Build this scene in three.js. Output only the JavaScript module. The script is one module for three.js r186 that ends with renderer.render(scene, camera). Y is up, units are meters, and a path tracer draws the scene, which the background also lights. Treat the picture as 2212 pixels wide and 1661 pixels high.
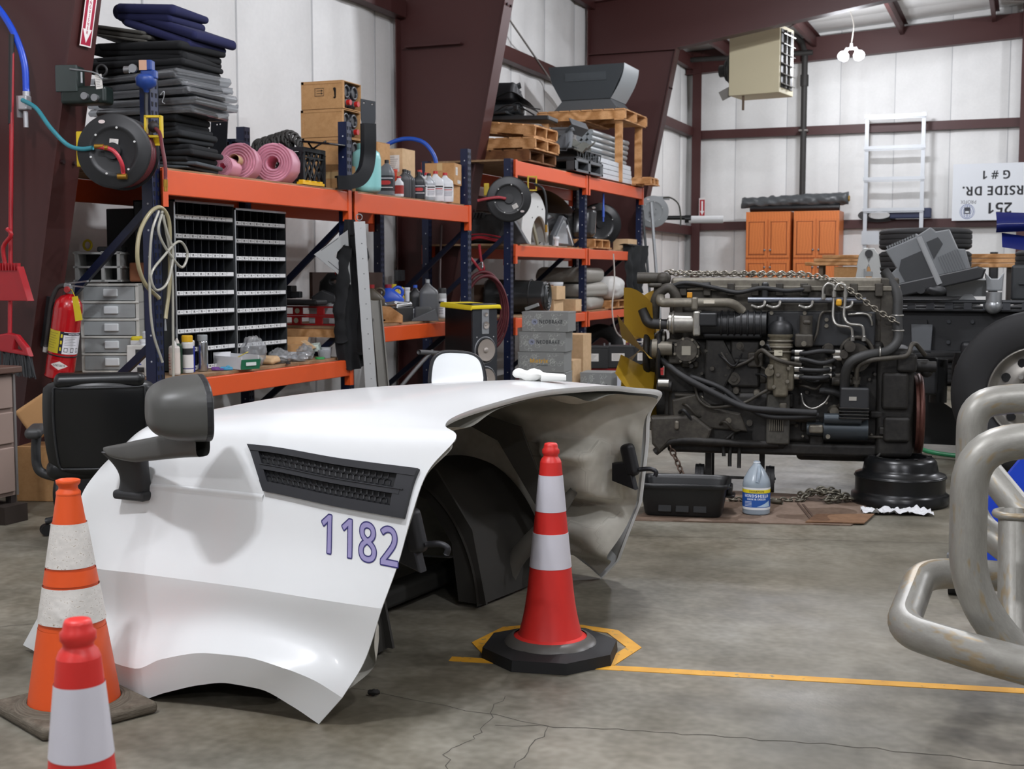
import * as THREE from 'three';
import { RoundedBoxGeometry } from 'three/addons/geometries/RoundedBoxGeometry.js';
import { mergeGeometries, mergeVertices, toCreasedNormals } from 'three/addons/utils/BufferGeometryUtils.js';
import { ImprovedNoise } from 'three/addons/math/ImprovedNoise.js';
import { ConvexGeometry } from 'three/addons/geometries/ConvexGeometry.js';

const scene = new THREE.Scene();
scene.background = new THREE.Color(0x0a0a0a);
const camera = new THREE.PerspectiveCamera(33.2, 2212 / 1661, 0.05, 120);
camera.position.set(0, 1.26, 0);
camera.rotation.order = 'YXZ';
camera.rotation.set(THREE.MathUtils.degToRad(-4.9), THREE.MathUtils.degToRad(21.7), 0);
camera.focus = 4.6;
camera.userData.fStop = 8;
const renderer = new THREE.WebGLRenderer({ antialias: true });
renderer.toneMapping = THREE.LinearToneMapping;
renderer.toneMappingExposure = 0.5;
renderer.shadowMap.enabled = true;
// lamp positions: twin LED bulbs hung from the roof, x, y, z, candela
const LAMPS = [[-2.66, 4.66, -21.0, 40], [-1.6, 4.75, -6.1, 58], [-2.5, 4.7, -1.05, 68], [-2.3, 4.75, -13.4, 54],
  [1.7, 4.9, -0.9, 42], [4.2, 4.95, -7.2, 56], [4.2, 4.95, -14.2, 54], [4.2, 4.95, -21.0, 44], [-2.6, 4.7, 5.2, 40], [4.2, 4.95, 5.2, 40]];

// ---------- helpers ----------
let seed = 7;
const rnd = () => { seed = (seed * 1664525 + 1013904223) % 4294967296; return seed / 4294967296; };
const rr = (a, b) => a + (b - a) * rnd();
const NZ = new ImprovedNoise();
const nz = (x, y, z = 0) => NZ.noise(x, y, z);
const V = (x, y, z) => new THREE.Vector3(x, y, z);
const PI = Math.PI, DEG = PI / 180;
const matCache = {};
function M(hex, rough = 0.6, metal = 0, extra) {
  const k = hex + '_' + rough + '_' + metal;
  if (!extra && matCache[k]) return matCache[k];
  const phys = extra && ['clearcoat', 'sheen', 'transmission', 'anisotropy', 'ior'].some((q) => q in extra);
  const m = phys ? new THREE.MeshPhysicalMaterial({ color: hex, roughness: rough, metalness: metal, ...extra }) : new THREE.MeshStandardMaterial({ color: hex, roughness: rough, metalness: metal, ...(extra || {}) });
  m.side = THREE.DoubleSide;
  if (!extra) matCache[k] = m;
  return m;
}
function T(g, x = 0, y = 0, z = 0, rx = 0, ry = 0, rz = 0) {
  if (rx) g.rotateX(rx); if (ry) g.rotateY(ry); if (rz) g.rotateZ(rz);
  if (x || y || z) g.translate(x, y, z);
  return g;
}
const box = (w, h, d, x, y, z, rx, ry, rz) => T(new THREE.BoxGeometry(w, h, d), x, y, z, rx, ry, rz);
const rbox = (w, h, d, r, x, y, z, rx, ry, rz) => T(new RoundedBoxGeometry(w, h, d, 2, Math.min(r, w * 0.49, h * 0.49, d * 0.49)), x, y, z, rx, ry, rz);
function cyl(r, h, x = 0, y = 0, z = 0, ax = 'y', r2, seg = 20) {
  const g = new THREE.CylinderGeometry(r2 ?? r, r, h, seg);
  if (ax === 'x') g.rotateZ(-PI / 2); if (ax === 'z') g.rotateX(PI / 2);
  return g.translate(x, y, z);
}
const sph = (r, x = 0, y = 0, z = 0, sx = 1, sy = 1, sz = 1, seg = 16) => new THREE.SphereGeometry(r, seg, Math.max(6, seg * 0.7 | 0)).scale(sx, sy, sz).translate(x, y, z);
const tor = (R, r, x = 0, y = 0, z = 0, ax = 'z', seg = 28, rs = 8) => { const g = new THREE.TorusGeometry(R, r, rs, seg); if (ax === 'x') g.rotateY(PI / 2); if (ax === 'y') g.rotateX(PI / 2); return g.translate(x, y, z); };
const pts3 = (a) => a.map((p) => (p.isVector3 ? p : V(p[0], p[1], p[2])));
const tube = (a, r, seg = 40, rad = 8, closed = false) => new THREE.TubeGeometry(new THREE.CatmullRomCurve3(pts3(a), closed, 'centripetal'), seg, r, rad, closed);
function bent(a, r, R = 0.05, rad = 10) {   // straight runs joined by rounded bends, ends capped
  const p = pts3(a), path = new THREE.CurvePath(); let cur = p[0];
  for (let i = 1; i < p.length - 1; i++) {
    const d0 = p[i - 1].clone().sub(p[i]), d1 = p[i + 1].clone().sub(p[i]), q = Math.min(R, d0.length() * 0.48, d1.length() * 0.48);
    const a0 = p[i].clone().addScaledVector(d0.normalize(), q), a1 = p[i].clone().addScaledVector(d1.normalize(), q);
    if (cur.distanceTo(a0) > 1e-4) path.add(new THREE.LineCurve3(cur, a0));
    path.add(new THREE.QuadraticBezierCurve3(a0, p[i], a1)); cur = a1;
  }
  path.add(new THREE.LineCurve3(cur, p[p.length - 1]));
  const pp = [];
  for (const c of path.curves) { const n = c.isLineCurve3 ? 1 : 8; for (let k = 0; k < n; k++) pp.push(c.getPoint(k / n)); }
  pp.push(p[p.length - 1].clone());
  return rings(pp, r, rad);
}
function rings(pp, r, rad = 10) {   // a tube through the given points, parallel-transport frames, capped
  const n = pp.length, pos = [], uv = [], idx = []; let nv = null, L = 0;
  for (let i = 0; i < n; i++) {
    const t = pp[Math.min(i + 1, n - 1)].clone().sub(pp[Math.max(i - 1, 0)]).normalize();
    if (!nv) { nv = Math.abs(t.y) < 0.9 ? V(0, 1, 0) : V(1, 0, 0); }
    nv = nv.clone().addScaledVector(t, -nv.dot(t)).normalize();
    const b = t.clone().cross(nv), ri = typeof r === 'function' ? r(i / (n - 1)) : r;
    if (i) L += pp[i].distanceTo(pp[i - 1]);
    for (let k = 0; k <= rad; k++) { const a = k / rad * 2 * PI; const q = pp[i].clone().addScaledVector(nv, Math.cos(a) * ri).addScaledVector(b, Math.sin(a) * ri); pos.push(q.x, q.y, q.z); uv.push(k / rad, L); }
  }
  for (let i = 0; i < n - 1; i++) for (let k = 0; k < rad; k++) { const a = i * (rad + 1) + k, c = a + rad + 1; idx.push(a, a + 1, c, a + 1, c + 1, c); }
  for (const e of [0, n - 1]) { const c = pos.length / 3; pos.push(pp[e].x, pp[e].y, pp[e].z); uv.push(0.5, 0); for (let k = 0; k < rad; k++) { const a = e * (rad + 1) + k; e ? idx.push(c, a + 1, a) : idx.push(c, a, a + 1); } }
  const g = new THREE.BufferGeometry(); g.setAttribute('position', new THREE.Float32BufferAttribute(pos, 3)); g.setAttribute('uv', new THREE.Float32BufferAttribute(uv, 2)); g.setIndex(idx); g.computeVertexNormals();
  return g;
}
const hose = (a, r, seg = 48, rad = 8) => rings(new THREE.CatmullRomCurve3(pts3(a), false, 'centripetal').getPoints(seg), r, rad);
const lathe = (a, seg = 32, x = 0, y = 0, z = 0) => new THREE.LatheGeometry(a.map((p) => new THREE.Vector2(p[0], p[1])), seg).translate(x, y, z);
function ext(a, depth, bev = 0, holes) {   // outline in xy, thickness along z, centred
  const s = new THREE.Shape(a.map((p) => new THREE.Vector2(p[0], p[1])));
  if (holes) for (const h of holes) s.holes.push(new THREE.Path(h.map((p) => new THREE.Vector2(p[0], p[1]))));
  return new THREE.ExtrudeGeometry(s, { depth: depth - 2 * bev, bevelEnabled: bev > 0, bevelThickness: bev, bevelSize: bev, bevelOffset: -bev, bevelSegments: 2, curveSegments: 10 }).translate(0, 0, -depth / 2 + bev);
}
const circ = (r, n = 20, x = 0, y = 0) => Array.from({ length: n }, (_, i) => [x + r * Math.cos(i / n * 2 * PI), y + r * Math.sin(i / n * 2 * PI)]);
function warp(g, f) { const p = g.attributes.position; const v = V(0, 0, 0); for (let i = 0; i < p.count; i++) { v.fromBufferAttribute(p, i); f(v); p.setXYZ(i, v.x, v.y, v.z); } g.computeVertexNormals(); return g; }
function smooth(g) { let q = g.clone(); q.deleteAttribute('normal'); q.deleteAttribute('uv'); q = mergeVertices(q, 1e-4); q.computeVertexNormals(); return q; }
function lumpy(g, amp, freq, s = 0) {   // welded, pushed along the normal by noise
  const q = smooth(g), p = q.attributes.position, n = q.attributes.normal;
  for (let i = 0; i < p.count; i++) { const x = p.getX(i), y = p.getY(i), z = p.getZ(i), d = amp * (nz(x * freq + s, y * freq, z * freq) + 0.5 * nz(x * freq * 2.3, y * freq * 2.3 + s, z * freq * 2.3)); p.setXYZ(i, x + n.getX(i) * d, y + n.getY(i) * d, z + n.getZ(i) * d); }
  q.computeVertexNormals(); return q;
}
function uvMetres(g) {   // box-projected uv in metres
  const q = g.index ? g.toNonIndexed() : g, p = q.attributes.position, n = q.attributes.normal, uv = [];
  for (let i = 0; i < p.count; i++) { const ax = Math.abs(n.getX(i)), ay = Math.abs(n.getY(i)), az = Math.abs(n.getZ(i)); if (ay >= ax && ay >= az) uv.push(p.getX(i), p.getZ(i)); else if (ax >= az) uv.push(p.getZ(i), p.getY(i)); else uv.push(p.getX(i), p.getY(i)); }
  q.setAttribute('uv', new THREE.Float32BufferAttribute(uv, 2)); return q;
}
function join(gs) {
  if (!Array.isArray(gs)) gs = [gs];
  gs = gs.filter(Boolean);
  if (gs.length === 1) { if (!gs[0].attributes.normal) gs[0].computeVertexNormals(); return gs[0]; }
  return mergeGeometries(gs.map((g) => { let q = g.index ? g.toNonIndexed() : g.clone(); if (!q.attributes.normal) q.computeVertexNormals(); if (!q.attributes.uv) q.setAttribute('uv', new THREE.Float32BufferAttribute(new Float32Array(q.attributes.position.count * 2), 2)); for (const k of Object.keys(q.attributes)) if (!['position', 'normal', 'uv'].includes(k)) q.deleteAttribute(k); q.morphAttributes = {}; return q; }), false);
}
const names = {};
function numbered(n) { names[n] = (names[n] ?? -1) + 1; return names[n] ? n + '_' + String(names[n]).padStart(3, '0') : n; }
function obj(parent, name, gs, m, label) {
  const o = new THREE.Mesh(join(gs), m); o.name = name; o.castShadow = o.receiveShadow = true; parent.add(o);
  if (label) o.userData.label = label;
  return o;
}
function thing(name, label, category, [x, y, z] = [0, 0, 0], turn = 0, group) {
  const o = new THREE.Group(); o.name = numbered(name); scene.add(o); o.position.set(x, y, z); o.rotation.y = turn;
  o.userData = { label, category }; if (group) o.userData.group = group; return o;
}
function single(name, label, category, gs, m, [x, y, z] = [0, 0, 0], turn = 0, group) {
  const o = obj(scene, numbered(name), gs, m); o.position.set(x, y, z); o.rotation.y = turn;
  o.userData = { label, category }; if (group) o.userData.group = group; return o;
}
function struct(name, gs, m) { const o = gs ? obj(scene, name, gs, m) : new THREE.Group(); if (!gs) { o.name = name; scene.add(o); } o.userData.kind = 'structure'; return o; }
function dup(root, [x, y, z], turn, label) { const r = root.clone(); r.name = numbered(root.name.replace(/_\d{3}$/, '')); scene.add(r); r.userData = { ...root.userData }; r.position.set(x, y, z); r.rotation.y = turn; if (label) r.userData.label = label; return r; }
function sub(parent, name) { const g = new THREE.Group(); g.name = name; parent.add(g); return g; }
function canvasTex(w, h, draw, rep) {
  const c = document.createElement('canvas'); c.width = w; c.height = h; const x = c.getContext('2d'); draw(x, w, h);
  const t = new THREE.CanvasTexture(c); t.colorSpace = THREE.SRGBColorSpace; t.anisotropy = 8; if (rep) { t.wrapS = t.wrapT = THREE.RepeatWrapping; t.repeat.set(rep, rep); } return t;
}
const printMat = (w, h, draw, rough = 0.6, extra) => { const m = new THREE.MeshStandardMaterial({ map: canvasTex(w, h, draw), roughness: rough, ...(extra || {}) }); return m; };
// a flat printed sheet: sw by sh metres, facing +z before turning
function sheet(parent, name, sw, sh, m, x, y, z, ry = 0, rx = 0, rz = 0) { const o = obj(parent, name, new THREE.BoxGeometry(sw, sh, 0.0012), m); o.position.set(x, y, z); o.rotation.order = 'YXZ'; o.rotation.set(rx, ry, rz); return o; }
function noiseTex(n, f, srgb = true, rep = 1) {   // f(u, v) -> [r, g, b] 0..255, tiles
  const d = new Uint8Array(n * n * 4);
  for (let y = 0; y < n; y++) for (let x = 0; x < n; x++) { const c = f(x / n, y / n), i = (y * n + x) * 4; d[i] = c[0]; d[i + 1] = c[1]; d[i + 2] = c[2]; d[i + 3] = 255; }
  const t = new THREE.DataTexture(d, n, n); t.wrapS = t.wrapT = THREE.RepeatWrapping; t.magFilter = THREE.LinearFilter; t.minFilter = THREE.LinearMipmapLinearFilter; t.generateMipmaps = true; t.repeat.set(rep, rep); if (srgb) t.colorSpace = THREE.SRGBColorSpace; t.needsUpdate = true; return t;
}
const tn = (u, v, f, s = 0) => { const n = (a, b) => nz(a * f + s * 7.3, b * f - s * 3.1, s * 1.7), p = (t) => { const k = Math.min(1, Math.max(0, (t - 0.8) / 0.2)); return k * k * (3 - 2 * k); }, x = p(u), y = p(v);   // tiling noise
  if (!x && !y) return n(u, v); if (!y) return n(u, v) * (1 - x) + n(u - 1, v) * x; if (!x) return n(u, v) * (1 - y) + n(u, v - 1) * y;
  return (n(u, v) * (1 - x) + n(u - 1, v) * x) * (1 - y) + (n(u, v - 1) * (1 - x) + n(u - 1, v - 1) * x) * y; };
const cl = (x) => Math.max(0, Math.min(255, x));

// stacked rounded sections: [y, half x, half z, centre x, centre z, squareness]
function loft(secs, seg = 28, cap = true) {
  const pos = [], uv = [], idx = [];
  secs.forEach((s, i) => { for (let k = 0; k <= seg; k++) { const a = k / seg * 2 * PI, n = s[5] ?? 0.5, c = Math.cos(a), q = Math.sin(a); pos.push((s[3] || 0) + Math.sign(c) * Math.pow(Math.abs(c), n) * s[1], s[0], (s[4] || 0) + Math.sign(q) * Math.pow(Math.abs(q), n) * s[2]); uv.push(k / seg, i / (secs.length - 1)); } });
  for (let i = 0; i < secs.length - 1; i++) for (let k = 0; k < seg; k++) { const a = i * (seg + 1) + k, b = a + seg + 1; idx.push(a, b, a + 1, a + 1, b, b + 1); }
  const g0 = new THREE.BufferGeometry(); g0.setAttribute('position', new THREE.Float32BufferAttribute(pos, 3)); g0.setAttribute('uv', new THREE.Float32BufferAttribute(uv, 2)); g0.setIndex(idx); g0.computeVertexNormals();
  { const n = g0.attributes.normal; for (let i = 0; i < secs.length; i++) { const a = i * (seg + 1), b = a + seg, x = n.getX(a) + n.getX(b), y = n.getY(a) + n.getY(b), z = n.getZ(a) + n.getZ(b), l = Math.hypot(x, y, z) || 1; n.setXYZ(a, x / l, y / l, z / l); n.setXYZ(b, x / l, y / l, z / l); } }
  if (!cap) return g0;
  const caps = [0, secs.length - 1].map((e) => { const p = []; const ix = []; const s = secs[e]; p.push(s[3] || 0, s[0], s[4] || 0); for (let k = 0; k <= seg; k++) p.push(pos[(e * (seg + 1) + k) * 3], s[0], pos[(e * (seg + 1) + k) * 3 + 2]); for (let k = 1; k <= seg; k++) e ? ix.push(0, k + 1, k) : ix.push(0, k, k + 1); const g = new THREE.BufferGeometry(); g.setAttribute('position', new THREE.Float32BufferAttribute(p, 3)); g.setIndex(ix); g.computeVertexNormals(); return g; });
  return join([g0, ...caps]);
}
// ---------- setting ----------
const RED = M(0x431f1d, 0.5), REDL = RED;
const fineBump = noiseTex(256, (u, v) => { const q = 128 + 70 * tn(u, v, 60) + 40 * tn(u, v, 130, 3); return [cl(q), cl(q), cl(q)]; }, false);
const concrete = noiseTex(1024, (u, v) => {
  const a = tn(u, v, 5, 2), b = tn(u, v, 16, 5), c = tn(u, v, 60, 9), d = tn(u, v, 180, 4), e = tn(u * 1, v * 1, 9, 13);
  const st = Math.max(0, tn(u, v, 7, 21) - 0.18) * 90;
  const sk = tn(u, v * 0.25, 26, 41) * 9 + tn(u * 0.3, v, 30, 43) * 9; const q = 109 + 20 * a + 18 * b + 13 * c + 14 * d + sk - st;
  return [cl(q + 6 + 3 * e), cl(q + 1), cl(q - 12 - 3 * e)];
}, true, 1 / 5);
const concRough = noiseTex(512, (u, v) => { const q = 138 + 45 * tn(u, v, 8, 31) + 30 * tn(u, v, 30, 7); return [cl(q), cl(q), cl(q)]; }, false, 1 / 5);
const floorMat = new THREE.MeshStandardMaterial({ map: concrete, roughnessMap: concRough, roughness: 1, bumpMap: fineBump.clone(), bumpScale: 0.0006 });
floorMat.bumpMap.repeat.set(1.4, 1.4);
const floor = struct('floor');
obj(floor, 'concrete_slab', uvMetres(box(21, 0.3, 36, 4, -0.15, -7)), floorMat);
const paintY = noiseTex(512, (u, v) => { const w = tn(u, v, 40, 3) + 0.6 * tn(u, v, 120, 8) > 0.62; const q = 12 * tn(u, v, 20); return w ? [150, 128, 80] : [cl(212 + q), cl(154 + q), cl(42 + q * 0.6)]; });
const paintMat = new THREE.MeshStandardMaterial({ map: paintY, roughness: 0.55 });
function strip(a, b, w, name) {   // painted strip between two floor points
  const dx = b[0] - a[0], dz = b[1] - a[1], L = Math.hypot(dx, dz);
  obj(floor, name, uvMetres(box(L, 0.0016, w, (a[0] + b[0]) / 2, 0.0008, (a[1] + b[1]) / 2, 0, 0, 0).translate(-(a[0] + b[0]) / 2, 0, -(a[1] + b[1]) / 2).rotateY(-Math.atan2(dz, dx)).translate((a[0] + b[0]) / 2, 0, (a[1] + b[1]) / 2)), paintMat);
}
strip([-1.72, -3.775], [3.2, -4.74], 0.048, 'painted_line');
{ const c = [-1.45, -4.05], R = 0.29, r = 0.238, P = (q, k) => [c[0] + q * Math.cos(k * PI / 4 + PI / 8 - 0.12), c[1] - q * Math.sin(k * PI / 4 + PI / 8 - 0.12)];
  const o = [], i = []; for (let k = 0; k < 8; k++) { o.push(P(R, k)); i.push(P(r, k)); }
  const s = new THREE.Shape(o.map((p) => new THREE.Vector2(p[0], -p[1]))); s.holes.push(new THREE.Path(i.map((p) => new THREE.Vector2(p[0], -p[1]))));
  obj(floor, 'painted_octagon', new THREE.ExtrudeGeometry(s, { depth: 0.002, bevelEnabled: false }).rotateX(-PI / 2).translate(0, 0.0002, 0), paintMat); }
function crack(a, w = 0.004, jag = 0.02) {
  const pp = []; for (let i = 0; i < a.length - 1; i++) for (let k = 0; k < 8; k++) { const t = k / 8; pp.push([a[i][0] + (a[i + 1][0] - a[i][0]) * t + rr(-jag, jag), a[i][1] + (a[i + 1][1] - a[i][1]) * t + rr(-jag, jag)]); }
  pp.push(a[a.length - 1]); const pos = [], idx = [];
  pp.forEach((p, i) => { const q = pp[Math.min(i + 1, pp.length - 1)], o = pp[Math.max(i - 1, 0)], dx = q[0] - o[0], dz = q[1] - o[1], l = Math.hypot(dx, dz) || 1, h = w * rr(0.25, 0.6); pos.push(p[0] - dz / l * h, 0.0006, p[1] + dx / l * h, p[0] + dz / l * h, 0.0006, p[1] - dx / l * h); if (i) { const b = i * 2; idx.push(b - 2, b, b - 1, b - 1, b, b + 1); } });
  const g = new THREE.BufferGeometry(); g.setAttribute('position', new THREE.Float32BufferAttribute(pos, 3)); g.setIndex(idx); g.computeVertexNormals();
  obj(floor, 'crack', g, M(0x4a463f, 0.9));
}
crack([[-1.34, -3.26], [-1.02, -3.35], [-0.72, -3.4], [-0.38, -3.46], [0.0, -3.48], [0.6, -3.6]], 0.0045, 0.01);
crack([[-1.42, -3.5], [-1.36, -3.2], [-1.38, -3.0], [-1.22, -2.75]], 0.003, 0.012);
crack([[-1.9, -3.4], [-1.2, -3.3], [-1.18, -2.98]], 0.003, 0.01);
crack([[-2.0, -5.85], [-0.7, -6.2], [0.9, -6.6]], 0.004, 0.004);
crack([[-3.6, -3.2], [-3.1, -3.9], [-3.4, -4.6]], 0.004, 0.02);

// insulated walls: separate vinyl-faced panels, bulging between seams, thickness behind
const vinyl = noiseTex(512, (u, v) => { const s = tn(u, v, 12, 4), a = tn(u, v, 4, 8), f = tn(u, v, 90, 2); const q = 230 + 7 * a + 4 * s + 3 * f; return [cl(q), cl(q), cl(q - 2)]; }, true, 1 / 3);
const wallMat = new THREE.MeshStandardMaterial({ map: vinyl, roughness: 0.55 });
function vinylPanel(w, h, s, nx = 14, ny = 30) {
  const g = new THREE.PlaneGeometry(w, h, nx, ny), p = g.attributes.position;
  for (let i = 0; i < p.count; i++) { const x = p.getX(i), y = p.getY(i), e = 1 - Math.pow(Math.abs(2 * x / w), 4); p.setZ(i, e * (0.03 + 0.03 * nz(x * 1.3 + s, y * 0.7, s) + 0.012 * nz(x * 7 + s, y * 0.5, 3 * s)) + 0.004); }
  g.computeVertexNormals();
  const uv = g.attributes.uv; for (let i = 0; i < p.count; i++) uv.setXY(i, p.getX(i) + s * 3.7, p.getY(i)); return g;
}
const wallBody = M(0xbfc0c0, 0.8);
const WX = -6.12, ZE = -24.35;
const roofY = (x) => 5.42 + 0.075 * (x + 6.1);
const wl = struct('wall_left'); obj(wl, 'wall_backing', box(0.2, 6.2, 36, WX - 0.1, 3, -7), wallBody);
for (let k = 0, z = 4.2; z > ZE; k++, z -= 1.22) { const pw = Math.min(1.22, z - ZE); obj(wl, 'insulation_panel', vinylPanel(pw, 5.6, k * 1.37).rotateY(PI / 2).translate(WX, 2.8, z - pw / 2), wallMat); }
for (let z = 4.2; z > ZE; z -= 1.22) obj(wl, 'seam_tape', box(0.006, 5.5, 0.02, WX + 0.008, 2.75, z), M(0xbfc0c1, 0.7));
const we = struct('wall_end'); obj(we, 'wall_backing', box(21, 7.2, 0.2, 4, 3.5, ZE - 0.1), wallBody);
for (let k = 0, x = WX; x < 9; k++, x += 0.955) { obj(we, 'insulation_panel', vinylPanel(0.955, 6.6, 40 + k * 2.11).translate(x + 0.4775, 3.3, ZE), wallMat); obj(we, 'seam_tape', box(0.012, 6.4, 0.006, x + 0.955, 3.2, ZE + 0.008), M(0xbfc0c1, 0.7)); }
struct('wall_right', box(0.2, 7.6, 36, 14.1, 3.6, -7), wallMat);
struct('wall_back', box(21, 7.6, 0.2, 4, 3.6, 10.6), M(0x8f9192, 0.7));
// roof: insulation blanket over purlins
const ceil = struct('ceiling'); const roofMat = new THREE.MeshStandardMaterial({ map: vinyl, roughness: 0.6 });
const roofAng = Math.atan(0.075);
obj(ceil, 'roof_deck', box(21, 0.1, 36, 0, 0.12, 0).rotateZ(roofAng).translate(4, roofY(4) + 0.02, -7), wallBody);
for (let k = 0; k < 29; k++) { const z = 10.2 - k * 1.22; obj(ceil, 'roof_blanket', vinylPanel(1.22, 20.6, k * 1.9, 8, 40).rotateX(PI / 2).rotateY(PI / 2).rotateZ(roofAng).translate(4, roofY(4) + 0.04, z), roofMat); }
const zsec = (h, f, t, L) => join([box(t, h, L), box(f, t, L, f / 2, h / 2, 0), box(f, t, L, -f / 2, -h / 2, 0)]);
const purl = struct('trim_1'); purl.name = 'trim_1';
for (let x = -5.2; x < 13; x += 1.52) obj(purl, 'purlin', zsec(0.2, 0.065, 0.006, 34.4).rotateZ(roofAng).translate(x, roofY(x) - 0.14, -7.1), RED);
obj(purl, 'eave_strut', box(0.09, 0.24, 34.4, -5.98, 5.2, -7.1), RED);
// rigid frames: tapered column (web and flanges) and tapered rafter
const flX0 = (y) => -5.6 + 0.2 * y;
function frame(n, z, dx = 0) {
  const flX = (y) => flX0(y) + dx;
  const f = struct('trim_' + n);
  const kneeY = 4.45, kx = flX(kneeY);
  const colPoly = [[WX + 0.1, 0], [flX(0), 0], [kx, kneeY - 0.007], [WX + 0.1, kneeY - 0.007]];
  obj(f, 'column_web', ext(colPoly, 0.014).translate(0, 0, z), RED);
  const a = Math.atan2(kneeY, kx - flX(0)), L = Math.hypot(kneeY, kx - flX(0));
  obj(f, 'inner_flange', box(L, 0.014, 0.21, 0, 0, 0).rotateZ(a).translate((flX(0) + kx) / 2, kneeY / 2, z), RED);
  obj(f, 'outer_flange', box(0.014, 5.1, 0.21, WX + 0.1, 2.55, z), RED);
  obj(f, 'base_plate', box(0.75, 0.02, 0.3, -5.8, 0.01, z), RED);
  const rb = (x) => kneeY + 0.155 * (x - kx), xe = 1.4;
  const top = (x) => roofY(x) - 0.26;
  obj(f, 'rafter_web', ext([[WX + 0.1, kneeY], [kx, kneeY], [xe, rb(xe)], [13.9, top(13.9) - 0.5], [13.9, top(13.9)], [WX + 0.1, top(WX + 0.1)]], 0.014).translate(0, 0, z), RED);
  const seg = (x0, y0, x1, y1, nm) => { const A = Math.atan2(y1 - y0, x1 - x0), l = Math.hypot(x1 - x0, y1 - y0); obj(f, nm, box(l, 0.014, 0.21).rotateZ(A).translate((x0 + x1) / 2, (y0 + y1) / 2, z), RED); };
  seg(kx, kneeY, xe, rb(xe), 'lower_flange'); seg(xe, rb(xe), 13.9, top(13.9) - 0.5, 'lower_flange'); seg(WX + 0.1, top(WX + 0.1), 13.9, top(13.9), 'upper_flange');
  obj(f, 'knee_stiffener', box(kx - WX - 0.1, 0.012, 0.2, (kx + WX + 0.1) / 2, kneeY - 0.02, z), RED);
  obj(f, 'stiffener', box(0.62, 0.014, 0.1, -5.62, 3.55, z + 0.05), RED);
  for (const [yy, s] of [[1.9, 1], [3.9, 1]]) obj(f, 'bolt_head', [cyl(0.014, 0.02, flX(yy) + 0.014, yy, z - 0.05, 'x', undefined, 6), cyl(0.014, 0.02, flX(yy) + 0.014, yy, z + 0.05, 'x', undefined, 6)], M(0x2a1416, 0.6));
}
frame(2, -6.03, 0.06); frame(3, -12.05, -0.02); frame(4, -18.2); frame(5, 0.1);
// end-wall frame and girts
const ew = struct('trim_6');
obj(ew, 'corner_column', [box(0.17, 5.4, 0.02, -5.865, 2.7, ZE + 0.22), box(0.012, 5.4, 0.2, -5.865, 2.7, ZE + 0.12)], RED);
obj(ew, 'end_column', [box(0.2, 6, 0.02, -0.1, 3, ZE + 0.24), box(0.012, 6, 0.22, -0.1, 3, ZE + 0.13)], RED);
obj(ew, 'end_rafter', [box(20, 0.42, 0.02, 0, 0, 0).rotateZ(0.052).translate(3.9, 5.72, ZE + 0.2), box(20, 0.016, 0.18, 0, -0.21, 0).rotateZ(0.052).translate(3.9, 5.72, ZE + 0.2)], RED);
for (const y of [2.16, 3.87]) { obj(ew, 'girt', [box(5.65, 0.15, 0.006, -3.0, y, ZE + 0.17), box(5.65, 0.006, 0.12, -3.0, y + 0.075, ZE + 0.11), box(5.65, 0.006, 0.12, -3.0, y - 0.075, ZE + 0.11), box(8, 0.15, 0.006, 4, y, ZE + 0.17)], RED); }
const gl = struct('trim_7');
for (const y of [2.08, 3.93]) for (const [z0, z1] of [[-0.1, -5.9], [-6.1, -12.0], [-12.2, -18.1], [-18.3, ZE + 0.1]]) obj(gl, 'girt', [box(0.006, 0.16, z0 - z1, WX + 0.19, y, (z0 + z1) / 2), box(0.13, 0.006, z0 - z1, WX + 0.125, y + 0.08, (z0 + z1) / 2), box(0.13, 0.006, z0 - z1, WX + 0.125, y - 0.08, (z0 + z1) / 2)], RED);
// rod bracing
obj(gl, 'brace_rod', [hose([[WX + 0.2, 5.2, -12.3], [WX + 0.2, 3.2, -18.0]], 0.012, 4, 6)], M(0x8d8a86, 0.5, 0.4));
obj(purl, 'brace_rod', [hose([[-4.2, 5.3, -18.4], [1.5, 5.7, -24.1]], 0.011, 4, 6), hose([[-1.4, 5.5, -18.4], [-5.2, 5.25, -24.1]], 0.011, 4, 6)], M(0x4a3a38, 0.6));
// vent pipe on the end wall
const pipe = struct('trim_8'); const pipeM = M(0x33312f, 0.6, 0.2);
obj(pipe, 'gas_pipe', [cyl(0.055, 3.6, -3.86, 3.5, ZE + 0.32), cyl(0.075, 0.2, -3.86, 4.75, ZE + 0.32), cyl(0.045, 3, -5.4, 5.22, ZE + 0.45, 'x').translate(0.2, 0, 0), hose([[-3.86, 5.25, ZE + 0.32], [-3.9, 5.42, ZE + 0.5], [-4.3, 5.45, ZE + 2.2]], 0.05, 12)], pipeM);
obj(pipe, 'pipe_strap', box(0.16, 0.03, 0.14, -3.86, 3.86, ZE + 0.3), M(0x8b8783, 0.4, 0.6));
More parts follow.
